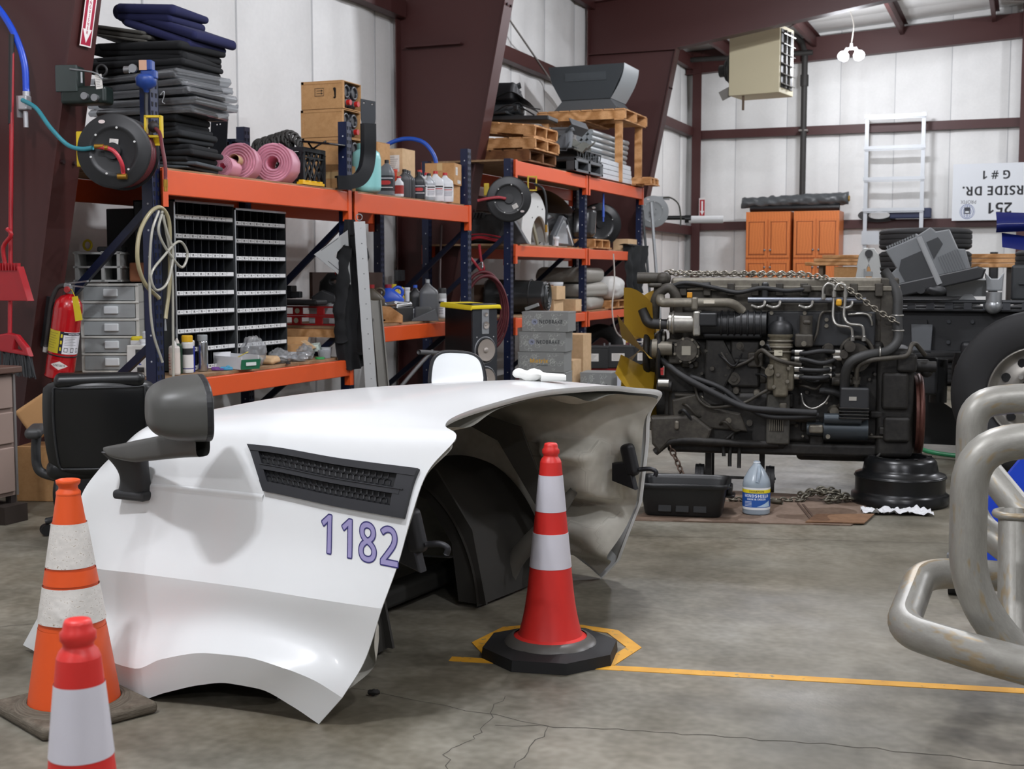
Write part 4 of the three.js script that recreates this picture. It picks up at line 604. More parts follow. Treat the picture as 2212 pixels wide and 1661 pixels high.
// ---------- bench of the first bay ----------
function sprayCan(label, pos, r, H, body, cap, lab, capShape = 0) {
  const t = thing('spray_can', label, 'spray can', pos, rr(-1, 1), 'spray cans on the bench');
  obj(t, 'can', lathe([[0, 0], [r, 0.002], [r, H * 0.78], [r * 0.92, H * 0.82], [r * 0.7, H * 0.85], [0, H * 0.86]], 28), body);
  obj(t, 'cap', capShape ? lathe([[r * 0.5, H * 0.85], [r * 0.35, H * 0.93], [r * 0.12, H], [0, H]], 20) : lathe([[r * 0.95, H * 0.83], [r * 0.97, H * 0.97], [r * 0.88, H], [0, H]], 28), cap);
  if (lab) obj(t, 'label_wrap', new THREE.CylinderGeometry(r + 0.0006, r + 0.0006, H * 0.6, 28, 1, true, PI * 0.75).translate(0, H * 0.36, 0), lab);
}
const labWarm = printMat(256, 128, (x, w, h) => { x.fillStyle = '#e6e5e2'; x.fillRect(0, 0, w, h); x.fillStyle = '#2a2b2e'; x.fillRect(0, 0, w, 36); x.fillStyle = '#d9b520'; x.beginPath(); x.ellipse(70, 62, 36, 18, 0, 0, 7); x.fill(); x.fillStyle = '#222'; x.font = 'bold 22px sans-serif'; x.fillText('ARM', 46, 70); x.fillRect(52, 86, 34, 16); x.fillStyle = '#3c3a78'; x.fillRect(0, 112, w, 6); });
const labPink = printMat(128, 128, (x, w, h) => { x.fillStyle = '#d8cfc6'; x.fillRect(0, 0, w, h); x.fillStyle = '#c0706a'; for (let i = 0; i < 6; i++) x.fillRect(12, 12 + i * 18, 70 + (i * 31) % 30, 5); x.fillStyle = '#444'; x.fillRect(14, 96, 60, 20); });
const labWD = printMat(128, 128, (x, w, h) => { x.fillStyle = '#d5d4cf'; x.fillRect(0, 0, w, h); x.fillStyle = '#2b2d31'; x.fillRect(60, 0, 68, 40); x.fillStyle = '#2b3fa0'; x.font = 'bold 40px sans-serif'; x.fillText('2', 80, 80); x.fillStyle = '#333'; x.fillRect(70, 92, 50, 26); });
sprayCan('white can with pink print and a pointed nozzle at the bench end', [-4.85, BN, -6.58], 0.034, 0.21, M(0xd2cbc4, 0.4), M(0xd8d6d2, 0.5), labPink, 1);
sprayCan('dark green can behind the white nozzle can', [-4.9, BN, -6.675], 0.033, 0.22, M(0x1d3a2b, 0.4), M(0xcfcac2, 0.5), null, 1);
sprayCan('white and black spray can with a yellow cap', [-4.87, BN, -6.74], 0.036, 0.235, M(0xe3e3e0, 0.35), M(0xe0b01a, 0.45), labWarm);
sprayCan('blue can half hidden behind the yellow-capped can', [-4.9, BN, -6.81], 0.03, 0.2, M(0x2a3aa0, 0.35), M(0xd8d6d2, 0.5));
sprayCan('shiny silver spray can with a grey cap', [-4.87, BN, -6.9], 0.034, 0.232, M(0xb9bcc0, 0.18, 0.9), M(0x8d9294, 0.5));
{ const t = thing('paint_thinner_can', 'white rectangular solvent can left of the rack post', 'can', [-4.98, BN, -6.4], 0.3); obj(t, 'can', rbox(0.12, 0.19, 0.07, 0.008, 0, 0.095, 0), M(0xcfcec8, 0.4)); sheet(t, 'label', 0.11, 0.15, labWD, 0, 0.09, 0.0362); obj(t, 'spout', [cyl(0.016, 0.025, 0.03, 0.2, 0), cyl(0.019, 0.02, 0.03, 0.215, 0)], bWht); }
{ const t = thing('cleaner_bottle', 'clear bottle with a red label behind the spray cans', 'bottle', [-5.06, BN, -6.62], 0); obj(t, 'bottle', loft([[0, 0.04, 0.035], [0.13, 0.042, 0.037], [0.18, 0.025, 0.022, 0, 0, 0.8], [0.22, 0.012, 0.012, 0, 0, 1]], 20), M(0x8f8d8b, 0.3)); obj(t, 'label_wrap', loft([[0.05, 0.0425, 0.0375], [0.12, 0.0425, 0.0375]], 20, false), labRed); obj(t, 'trigger', [rbox(0.03, 0.05, 0.08, 0.01, 0, 0.24, 0.02)], bWht); }
const wireM = M(0x2b2b2d, 0.5);
{ const t = thing('parts_tray', 'open white cardboard tray with a green end panel on the bench', 'tray', [-4.82, BN, -7.2], -0.35); const wt = M(0xdbdcde, 0.7);
  obj(t, 'tray_wall', [box(0.3, 0.08, 0.004, 0, 0.04, 0.07, -0.15)], wt); obj(t, 'tray_wall', [box(0.3, 0.09, 0.004, 0, 0.045, -0.07, 0.1)], wt); obj(t, 'tray_wall', box(0.004, 0.1, 0.14, -0.15, 0.05, 0, 0, 0, 0.1), wt); obj(t, 'tray_bottom', box(0.3, 0.004, 0.14, 0, 0.002, 0), wt); obj(t, 'end_panel', box(0.005, 0.065, 0.15, 0.155, 0.032, 0, 0, 0, -0.2), M(0x1c6a4a, 0.5)); sheet(t, 'sticker', 0.08, 0.022, M(0xcfd6d2, 0.5), 0.162, 0.035, 0, PI / 2, 0); obj(t, 'yellow_card', box(0.09, 0.004, 0.03, 0.09, 0.09, 0.02, 0.3, 0.4, 0.5), M(0xe0c93a, 0.5)); }
const polyClear = M(0xe4e6e8, 0.1, 0, { transmission: 0.8, thickness: 0, clearcoat: 0.6 });
const bag = (label, pos, sx, sy, sz, s, m = polyClear) => { const t = thing('plastic_bag', label, 'bag', pos, s, 'clear bags on the bench'); obj(t, 'film', warp(lumpy(new THREE.IcosahedronGeometry(1, 9), 0.28, 2.6, s).scale(sx, sy, sz).translate(0, sy * 0.8, 0), (v) => { if (v.y < 0.003) v.y = 0.003; }), m); obj(t, 'contents', warp(lumpy(new THREE.IcosahedronGeometry(0.7, 4), 0.2, 3, s + 4).scale(sx, sy * 0.5, sz).translate(0, sy * 0.34, 0), (v) => { if (v.y < 0.006) v.y = 0.006; }), M(0x8f8f8c, 0.5, 0.4)); };
bag('crumpled clear plastic bag standing highest on the bench', [-4.83, BN, -7.42], 0.08, 0.11, 0.08, 2.1);
bag('low clear bag beside the torn brown paper', [-4.83, BN, -7.75], 0.08, 0.055, 0.08, 5.3);
bag('clear bag at the foot of the second bin cabinet', [-4.85, BN, -8.13], 0.06, 0.06, 0.06, 8.7);
bag('flat clear bag of screws at the bench edge', [-4.8, BN, -7.94], 0.06, 0.03, 0.07, 11.2);
single('torn_paper', 'piece of torn brown paper beside the tall plastic bag', 'paper', lumpy(new RoundedBoxGeometry(0.16, 0.05, 0.12, 6, 0.02).translate(0, 0.026, 0), 0.02, 12, 3), kraftLM, [-4.84, BN, -7.59], 0.2);
{ const t = thing('open_parts_box', 'small open brown box on a white tray near the bench end', 'box', [-5.02, BN, -8.22], 0.3); obj(t, 'tray', box(0.24, 0.05, 0.16, 0, 0.025, 0), M(0xcfd2d6, 0.5)); obj(t, 'box_body', uvMetres(box(0.2, 0.05, 0.14, 0, 0.076, 0)), kraftM); obj(t, 'flap', uvMetres(box(0.2, 0.004, 0.09, 0, 0.12, -0.09, 0.7)), kraftM); obj(t, 'flap', uvMetres(box(0.1, 0.004, 0.14, 0.13, 0.1, 0, 0, 0, -0.6)), kraftLM); }
{ const t = thing('screw_tub', 'clear tub of screws at the right end of the bench', 'tub', [-4.8, BN, -8.32], 0); obj(t, 'tub', lathe([[0.045, 0.001], [0.05, 0.06], [0.048, 0.06], [0.043, 0.004], [0, 0.004]], 24), M(0xdfe3e6, 0.2, 0, { transmission: 0.7, thickness: 0 })); const g = []; for (let i = 0; i < 60; i++) g.push(cyl(0.003, 0.03, 0, 0, 0, 'y', undefined, 5).rotateX(rr(0, 3)).rotateZ(rr(0, 3)).translate(rr(-0.03, 0.03), rr(0.015, 0.05), rr(-0.03, 0.03))); obj(t, 'screws', g, zinc).userData.kind = 'stuff'; }
single('plastic_cup', 'white plastic cup right of the screw tub', 'cup', lathe([[0.03, 0], [0.042, 0.07], [0.046, 0.072], [0.04, 0.068], [0.028, 0.004], [0, 0.004]], 24), bWht, [-4.84, BN, -8.42]);
single('green_lidded_box', 'white and green carton lying behind the plastic cup', 'box', [rbox(0.12, 0.05, 0.09, 0.005, 0, 0.07, 0, 0.2, 0.3, 0.15), box(0.07, 0.002, 0.05, 0.01, 0.1, 0, 0.2, 0.3, 0.15)], M(0xc9d8cf, 0.5), [-4.93, BN, -8.36]);
single('green_coaster', 'small green plastic disc lying on the bench', 'disc', cyl(0.035, 0.014, 0, 0.007, 0), M(0x3fa05a, 0.4), [-4.77, BN, -8.2]);
const bits = [['purple cap on the bench beside the silver can', 0x6a3f8a, -4.83, -6.98], ['blue terminal pack near the bench front edge', 0x3f8fb8, -4.79, -7.02], ['light blue terminal pack behind the first one', 0x4fa3c0, -4.82, -7.13], ['orange tip connector on the bench', 0xc9683a, -4.78, -7.2], ['black spanner at the bench edge', 0x2a2a2c, -4.76, -7.75]];
bits.forEach(([l, c, x, z], i) => single(i === 4 ? 'spanner' : 'terminal_pack', l, i === 4 ? 'spanner' : 'connector', i === 4 ? [box(0.012, 0.008, 0.2, 0, 0.004, 0), cyl(0.016, 0.008, 0, 0.004, 0.1), cyl(0.014, 0.008, 0, 0.004, -0.1)] : [rbox(0.05, 0.022, 0.035, 0.006, 0, 0.011, 0), cyl(0.007, 0.05, 0.03, 0.008, 0.03, 'x'), cyl(0.006, 0.04, 0.02, 0.007, -0.03, 'z')], M(c, 0.4), [x, BN, z], rr(-0.6, 0.6)));
// ---------- column wall, desk and chair on the left ----------
const tiltC = Math.atan(0.2);
{ // arrow sign on the column flange
  const m = printMat(128, 640, (x, w, h) => { x.fillStyle = '#efe9e6'; x.fillRect(0, 0, w, h); x.fillStyle = '#a8163a'; x.fillRect(10, 10, w - 20, h - 20); x.fillStyle = '#f4efec'; x.fillRect(40, 60, 48, 470); x.beginPath(); x.moveTo(64, 615); x.lineTo(14, 515); x.lineTo(114, 515); x.fill(); x.fillStyle = '#a8163a'; x.font = 'bold 34px sans-serif'; x.textAlign = 'center'; 'FIRE'.split('').forEach((c, i) => x.fillText(c, 64, 40 + i * 0)); 'FIRE EXTINGUISHER'.split('').forEach((c, i) => x.fillText(c, 64, 70 + i * 30)); });
  const s = thing('arrow_sign', 'red and white sign with a down arrow reading FIRE EXTINGUISHER on the maroon column', 'sign', [-4.96, 2.5, -6.03]);
  const o = obj(s, 'sign_face', new THREE.BoxGeometry(0.095, 0.5, 0.002), m); o.rotation.order = 'ZYX'; o.rotation.set(0, PI / 2, -tiltC); o.position.set(0.003, 0.29, 0);
}
{ const t = thing('fire_extinguisher', 'red fire extinguisher with a yellow tag hung on the maroon column', 'fire extinguisher', [-5.235, 0.63, -6.0]); t.rotation.z = -tiltC;
  const er = M(0xb01018, 0.25, 0, { clearcoat: 0.5 });
  obj(t, 'cylinder', lathe([[0, 0], [0.082, 0], [0.086, 0.01], [0.08, 0.02], [0.082, 0.05], [0.082, 0.41], [0.074, 0.45], [0.05, 0.478], [0.025, 0.49], [0.024, 0.5], [0, 0.5]], 40), er);
  const lab = printMat(512, 256, (x, w, h) => { x.fillStyle = '#c3b32a'; x.fillRect(0, 0, 190, h); x.fillStyle = '#8d8420'; for (let i = 0; i < 7; i++) x.fillRect(14, 30 + i * 28, 150 - (i * 23) % 40, 6); x.fillStyle = '#1c1c2c'; x.fillRect(190, 0, 46, h); x.fillStyle = '#d9c92f'; for (let i = 0; i < 3; i++) x.fillRect(202, 30 + i * 76, 22, 40); x.fillStyle = '#e4e3e8'; x.fillRect(236, 0, 276, h); x.fillStyle = '#1c1c2c'; x.fillRect(236, 8, 276, 30); x.fillStyle = '#e4e3e8'; x.font = 'bold 24px sans-serif'; x.fillText('INSTRUCTIONS', 290, 32); x.fillStyle = '#555'; for (let i = 0; i < 6; i++) x.fillRect(256, 58 + i * 18, 160 - (i * 29) % 70, 4); x.strokeStyle = '#222'; x.lineWidth = 6; for (let i = 0; i < 3; i++) x.strokeRect(260 + i * 80, 186, 40, 44); });
  obj(t, 'instruction_label', new THREE.CylinderGeometry(0.0826, 0.0826, 0.13, 40, 1, true, -0.7, 2.9).translate(0, 0.22, 0), lab);
  const dia = printMat(256, 128, (x, w, h) => { x.fillStyle = '#b01018'; x.fillRect(0, 0, w, h); x.fillStyle = '#e2ddd8'; x.beginPath(); x.moveTo(10, 64); x.lineTo(128, 10); x.lineTo(246, 64); x.lineTo(128, 118); x.fill(); x.fillStyle = '#333'; x.font = 'bold 36px serif'; x.textAlign = 'center'; x.fillText('AMEREX', 128, 76); });
  obj(t, 'maker_mark', new THREE.CylinderGeometry(0.0828, 0.0828, 0.06, 24, 1, true, -0.1, 1.35).translate(0, 0.085, 0), dia);
  obj(t, 'strap', [tor(0.0835, 0.004, 0, 0.14, 0, 'y', 40, 6)], M(0x151517, 0.5));
  obj(t, 'valve', [cyl(0.022, 0.05, 0, 0.52, 0), rbox(0.05, 0.03, 0.03, 0.008, -0.02, 0.54, 0), cyl(0.014, 0.03, 0.01, 0.53, 0.025, 'z')], zinc);
  obj(t, 'lever', [box(0.13, 0.008, 0.018, 0.05, 0.575, 0, 0, 0, 0.3), box(0.11, 0.008, 0.018, 0.04, 0.55, 0, 0, 0, 0.1)], zinc);
  obj(t, 'gauge', cyl(0.018, 0.012, 0.012, 0.525, 0.045, 'z'), M(0xa03030, 0.4));
  obj(t, 'discharge_hose', hose([[-0.04, 0.54, 0], [-0.08, 0.52, 0.01], [-0.105, 0.45, 0.02], [-0.108, 0.3, 0.02], [-0.108, 0.16, 0.02]], 0.0135, 30), M(0x2e2d2c, 0.6)); obj(t, 'nozzle', cyl(0.014, 0.03, -0.108, 0.145, 0.02), M(0xb7b5b0, 0.5));
  const tg = obj(t, 'inspection_tag', ext([[-0.02, 0], [0.02, 0], [0.03, -0.14], [-0.022, -0.14]], 0.0015).rotateZ(0.35).translate(0.085, 0.5, 0.06), M(0xd9c31e, 0.5)); obj(tg, 'tie', hose([[0.03, 0.53, 0.03], [0.06, 0.52, 0.05], [0.085, 0.5, 0.06]], 0.002, 8, 5), M(0xd9c31e, 0.5));
  obj(t, 'wall_bracket', [box(0.14, 0.05, 0.03, -0.12, 0.4, -0.02), box(0.02, 0.3, 0.05, -0.15, 0.3, -0.02)], M(0x222224, 0.5)); }
{ const t = thing('broom', 'red broom with grey bristles leaning on the maroon column', 'broom', [0, 0, 0]); const rd = M(0xa01520, 0.4);
  obj(t, 'handle', hose([[-5.34, 2.5, -5.82], [-5.312, 0.92, -5.7]], 0.0125, 4, 10), rd);
  obj(t, 'grip', hose([[-5.345, 2.6, -5.825], [-5.338, 2.1, -5.79]], 0.0155, 4, 10), M(0x1b1b1c, 0.6));
  obj(t, 'head', [ext([[-0.13, 0], [0.13, -0.03], [0.11, 0.02], [0.04, 0.09], [-0.02, 0.1], [-0.09, 0.09]], 0.04, 0.01, [[[0.02, 0.01], [0.08, 0], [0.03, 0.06]]]).translate(-5.29, 0.83, -5.7)], rd);
  const br = []; for (let i = 0; i < 46; i++) { const a = i / 45; br.push(hose([[-5.42 + a * 0.25, 0.835 - a * 0.03, -5.7 + rr(-0.015, 0.015)], [-5.44 + a * 0.29, 0.71 - a * 0.03 + rr(-0.01, 0.01), -5.7 + rr(-0.02, 0.02)]], 0.005, 2, 5)); }
  obj(t, 'bristles', br, M(0x3b3d3f, 0.8)).userData.kind = 'stuff'; }
{ const t = thing('dustpan', 'red dustpan clipped on the broom handle', 'dustpan', [-5.27, 1.11, -5.68]); const rd = M(0xa3161f, 0.4);
  obj(t, 'pan', ext([[-0.15, 0], [0.152, 0], [0.085, 0.19], [-0.11, 0.2]], 0.012, 0.004), rd); obj(t, 'side_wall', [box(0.008, 0.2, 0.05, 0.12, 0.095, 0.025, 0, 0, 0.33)], rd); obj(t, 'comb_edge', Array.from({ length: 8 }, (_, i) => box(0.008, 0.04, 0.02, -0.08 + i * 0.021, 0.19, 0.012)), rd); obj(t, 'handle', hose([[-0.04, 0.2, 0], [-0.04, 0.3, 0.01], [0.02, 0.37, 0.01], [-0.01, 0.4, 0.01]], 0.012, 12), rd); }
{ const t = thing('desk', 'worn beige metal desk with a wooden top at the left edge', 'desk', [-5.08, 0, -4.58], PI / 2); const bz = M(0x8d7a70, 0.6);
  obj(t, 'desk_top', uvMetres(rbox(1.2, 0.035, 0.66, 0.008, 0, 0.775, 0)), M(0x5a4238, 0.5));
  obj(t, 'drawer_unit', box(0.42, 0.62, 0.58, 0.36, 0.44, 0), bz);
  for (let i = 0; i < 3; i++) { const d = obj(t, 'drawer', rbox(0.38, i === 2 ? 0.23 : 0.16, 0.02, 0.006, 0.36, 0.66 - i * 0.18 - (i === 2 ? 0.035 : 0), 0.295), bz); obj(d, 'handle', box(0.12, 0.012, 0.015, 0.36, 0.66 - i * 0.18, 0.31), zinc); }
  obj(t, 'edge_trim', [box(0.014, 0.62, 0.014, 0.57, 0.44, 0.292)], M(0x9d9a98, 0.35, 0.7));
  for (const [a, b] of [[0.55, 0.27], [0.55, -0.27], [-0.55, 0.27], [-0.55, -0.27], [0.17, 0.27]]) obj(t, 'leg', box(0.035, 0.14, 0.035, a, 0.07, b), M(0x2a2220, 0.6));
  obj(t, 'floor_block', uvMetres(box(0.16, 0.09, 0.4, 0.5, 0.045, 0.15)), M(0x2a2019, 0.8)); }
{ const t = thing('office_chair', 'black leather office chair seen from behind, beside the desk', 'office chair', [-4.06, 0, -4.95], 0.62 + PI); const lea = M(0x121314, 0.35), plas2 = M(0x2a2b2c, 0.5);   // local +z is the seat's front
  const B = (u, v, off) => { const y = 0.33 + 0.45 * v, w = 0.255 * (1 - 0.12 * Math.pow(Math.abs(v - 0.62) * 1.6, 2)) * (1 - 0.35 * Math.pow(Math.max(0, 0.12 - v) / 0.12, 2)) * (1 - 0.25 * Math.pow(Math.max(0, v - 0.9) / 0.1, 2)); const a = (u * 2 - 1); return V(a * w, y, -0.2 - 0.06 * v + 0.05 * a * a + off * Math.sqrt(Math.max(0, 1 - Math.pow(a, 6))) * Math.sqrt(Math.max(0, 1 - Math.pow(2 * v - 1, 8)))); };
  obj(t, 'backrest', [gridGeo((u, v) => B(u, v, -0.03), 24, 24), gridGeo((u, v) => B(u, v, 0.05), 24, 24)], lea);
  const edge = []; for (let i = 0; i <= 60; i++) { const q = i / 60 * 4, k = Math.floor(q) % 4, f = q - Math.floor(q), u = k === 0 ? 0.1 + 0.8 * f : k === 1 ? 0.9 : k === 2 ? 0.9 - 0.8 * f : 0.1, v = k === 0 ? 0.08 : k === 1 ? 0.08 + 0.84 * f : k === 2 ? 0.92 : 0.92 - 0.84 * f; edge.push(B(u, v, -0.034)); }
  obj(t, 'back_piping', hose(edge, 0.005, 200, 6), M(0x2b2c2e, 0.4));
  obj(t, 'head_pillow', lumpy(new RoundedBoxGeometry(0.4, 0.07, 0.11, 5, 0.033).translate(0, 0.775, -0.22), 0.006, 10, 2), lea);
  obj(t, 'seat', lumpy(new RoundedBoxGeometry(0.5, 0.1, 0.5, 5, 0.045).translate(0, 0.36, 0.06), 0.008, 6, 5), lea);
  for (const s of [-1, 1]) { const a = sub(t, 'armrest'); obj(a, 'arm_pad', rbox(0.075, 0.05, 0.26, 0.022, s * 0.31, 0.52, 0.02), M(0x3a3b3b, 0.5)); obj(a, 'arm_support', [hose([[s * 0.31, 0.5, 0.06], [s * 0.315, 0.42, 0.04], [s * 0.3, 0.33, 0.03], [s * 0.2, 0.29, 0.02]], 0.022, 20)], plas2); }
  obj(t, 'gas_lift', cyl(0.03, 0.24, 0, 0.2, 0.03), M(0x1b1b1c, 0.4));
  for (let i = 0; i < 5; i++) { const a = i / 5 * 2 * PI + 0.3, c = Math.cos(a), s = Math.sin(a); const l = obj(t, 'base_leg', hose([[0, 0.1, 0.03], [c * 0.16, 0.095, 0.03 + s * 0.16], [c * 0.3, 0.07, 0.03 + s * 0.3]], (q) => 0.026 - 0.01 * q, 10), plas2); obj(l, 'caster', [cyl(0.028, 0.018, 0, 0.028, 0.014, 'z'), cyl(0.028, 0.018, 0, 0.028, -0.014, 'z')].map((g) => g.rotateY(a).translate(c * 0.3, 0, 0.03 + s * 0.3)), M(0x161617, 0.5)); } }
{ const t = thing('rolling_toolbox', 'black rolling toolbox with big wheels behind the office chair', 'toolbox', [-4.55, 0, -5.62], 0.45);
  obj(t, 'body', [rbox(0.5, 0.34, 0.36, 0.02, 0, 0.21, 0), rbox(0.46, 0.05, 0.34, 0.02, 0, 0.4, 0)], M(0x17181a, 0.55)); for (const s of [-1, 1]) { const w = obj(t, 'wheel', [tor(0.085, 0.022, s * 0.24, 0.107, 0.15, 'x', 28, 10), cyl(0.07, 0.03, s * 0.24, 0.107, 0.15, 'x')], M(0x202122, 0.6)); for (let k = 0; k < 5; k++) obj(w, 'spoke', box(0.035, 0.13, 0.014, 0, 0, 0, k * PI / 5).translate(s * 0.24, 0.107, 0.15), M(0x2c2d2f, 0.5)); }
  sheet(t, 'lettering', 0.1, 0.04, printMat(128, 48, (x) => { x.fillStyle = '#17181a'; x.fillRect(0, 0, 128, 48); x.fillStyle = '#8d7a2a'; x.font = 'bold 40px sans-serif'; x.fillText('LEY', 20, 40); }), 0.1, 0.3, 0.1815); obj(t, 'yellow_latch', ext([[0, 0], [0.04, 0], [0.03, 0.06]], 0.01).translate(-0.18, 0.36, 0.185), M(0xd9b51e, 0.5)); obj(t, 'latch', rbox(0.12, 0.05, 0.03, 0.008, -0.1, 0.41, 0.17), M(0x2a2b2d, 0.5)); }
single('crumpled_kraft_box', 'crushed brown cardboard behind the chair arm', 'box', lumpy(new RoundedBoxGeometry(0.2, 0.2, 0.18, 3, 0.02).rotateZ(0.6).translate(0, 0.16, 0), 0.02, 6, 2), kraftM, [-5.1, 0.31, -5.72], 0.4);
carton('brown carton on the floor behind the chair arm', [-5.1, 0, -5.72], [0.24, 0.3, 0.24], 0.3, kraftM);
single('grey_bag', 'crumpled grey plastic bag beside the brown cardboard', 'bag', lumpy(new THREE.IcosahedronGeometry(0.11, 6), 0.05, 9, 3).translate(0, 0.09, 0), M(0x8b8f90, 0.35), [-4.8, 0.42, -5.7]);
// plastic drawer tower on the bench behind the column
{ const t = thing('drawer_tower', 'dirty white plastic drawer tower with clear drawers behind the extinguisher', 'drawers', [-5.36, BN, -6.68], 0.42), wp = M(0xc5c4bd, 0.5), cd = M(0xc4c9c9, 0.25, 0, { transmission: 0.45, thickness: 0 });
  obj(t, 'frame', [...[-1, 1].map((s) => box(0.02, 0.56, 0.3, s * 0.17, 0.28, 0)), ...[0, 1, 2, 3, 4, 5].map((i) => rbox(0.36, 0.016, 0.31, 0.005, 0, 0.01 + i * 0.108, 0))], wp);
  for (let i = 0; i < 5; i++) { const d = obj(t, 'drawer', [box(0.315, 0.085, 0.006, 0, 0.065 + i * 0.108, 0.155), box(0.3, 0.08, 0.28, 0, 0.062 + i * 0.108, 0)], cd); obj(d, 'pull', rbox(0.09, 0.05, 0.02, 0.008, 0.01, 0.07 + i * 0.108, 0.162), M(0xd2d6d7, 0.2)); } }
{ const t = thing('small_drawer_unit', 'small white three-tier tray standing on the drawer tower', 'tray', [-5.4, BN + 0.57, -6.68], 0.42), wp = M(0xb5b6b3, 0.5); obj(t, 'frame', [...[-1, 0.25, 1].map((s) => box(0.02, 0.19, 0.2, s * 0.13 - 0.05, 0.095, 0)), ...[0, 1, 2].map((i) => box(0.3, 0.012, 0.2, -0.05, 0.006 + i * 0.086, 0))], wp); obj(t, 'back_panel', box(0.28, 0.17, 0.006, -0.05, 0.09, -0.09), M(0x3a3c3d, 0.6)); }
single('tape_measure', 'yellow tape measure loop on top of the small tray', 'tape measure', [tor(0.03, 0.008, 0, 0.035, 0, 'z')], M(0xc9b21e, 0.4), [-5.52, BN + 0.765, -6.62]);
single('black_pouch', 'black pouch on top of the small tray', 'pouch', [rbox(0.16, 0.035, 0.1, 0.012, 0, 0.018, 0)], M(0x18191a, 0.7), [-5.38, BN + 0.755, -6.68], 0.3);
single('wood_block', 'brown wooden block on the drawer tower', 'wood block', uvMetres(rbox(0.13, 0.12, 0.12, 0.012, 0, 0.06, 0)), M(0x8a5638, 0.75), [-5.2, BN + 0.57, -6.74], 0.4);
{ const t = thing('cat_litter_bag', 'yellow and white absorbent bag beside the drawer tower', 'bag', [-5.14, BN, -6.62], 0.5); obj(t, 'bag', lumpy(new RoundedBoxGeometry(0.1, 0.23, 0.06, 4, 0.015).translate(0, 0.115, 0), 0.003, 20, 2), M(0xd9c51a, 0.45)); sheet(t, 'label', 0.096, 0.13, printMat(128, 160, (x) => { x.fillStyle = '#d6d8da'; x.fillRect(0, 0, 128, 160); x.fillStyle = '#8d9396'; x.fillRect(34, 90, 70, 12); x.strokeStyle = '#444'; x.lineWidth = 4; x.beginPath(); x.arc(104, 26, 9, 0, 7); x.stroke(); }), 0, 0.14, 0.033); }
// upright steel panel beside the bins (dark side sheet)
single('dark_locker', 'dark grey steel locker standing behind the bench at the column', 'locker', [rbox(0.4, 1.05, 0.3, 0.006, 0, 0.525, 0), box(0.36, 1.0, 0.004, 0, 0.525, 0.153)], M(0x222526, 0.55), [-5.52, BN, -7.2], 0);
// ---------- reels and air fittings on the first post ----------
function hoseReel(name, label, pos, turn, R, disc, hoseC, opt = {}) {
  const t = thing(name, label, 'hose reel', pos, turn);
  const fl = obj(t, 'front_disc', [lathe([[0, 0], [R * 0.55, 0], [R * 0.6, 0.012], [R * 0.7, 0.012], [R * 0.93, 0], [R, 0.004], [R, -0.006], [R * 0.9, -0.008], [0, -0.008]], 56).rotateX(PI / 2).translate(0, 0, 0.075)], disc);
  for (let i = 0; i < 6; i++) obj(fl, 'rivet', cyl(0.006, 0.006, Math.cos(i + 0.4) * R * 0.63, Math.sin(i + 0.4) * R * 0.63, 0.09, 'z', undefined, 8), M(0xd5d5d2, 0.4));
  obj(t, 'rear_disc', lathe([[0, 0], [R, 0], [R, 0.01], [0, 0.01]], 48).rotateX(PI / 2).translate(0, 0, -0.085), disc);
  obj(t, 'wound_hose', [0, 1, 2, 3, 4].flatMap((i) => [tor(R * 0.86, 0.0155, 0, 0, 0.05 - i * 0.03, 'z', 48, 8), tor(R * 0.72, 0.0155, 0, 0, 0.05 - i * 0.03, 'z', 40, 8)]), hoseC);
  obj(t, 'hub', [cyl(0.045, 0.03, 0, 0, 0.09, 'z'), cyl(R * 0.6, 0.14, 0, 0, 0, 'z')], disc);
  sheet(t, 'sticker', R * 0.24, R * 0.2, blankLabel, R * 0.02, R * 0.22, 0.089, 0, 0, opt.st ?? -0.1);
  obj(t, 'warning_mark', new THREE.CylinderGeometry(R * 0.09, R * 0.09, 0.003, 20).rotateX(PI / 2).scale(1, 0.55, 1).translate((opt.wm ?? [-0.3, 0.78])[0] * R, (opt.wm ?? [-0.3, 0.78])[1] * R, 0.085), M(0xd7c9c6, 0.5));
  return t;
}
const reelBlk = M(0x17181a, 0.4), hoseRed = M(0x5e1f26, 0.5), yel = M(0xd8b816, 0.45), teal = M(0x2f7f8c, 0.4), brass = M(0xb58a3a, 0.3, 0.8), hoseRed2 = M(0xb8303c, 0.4);
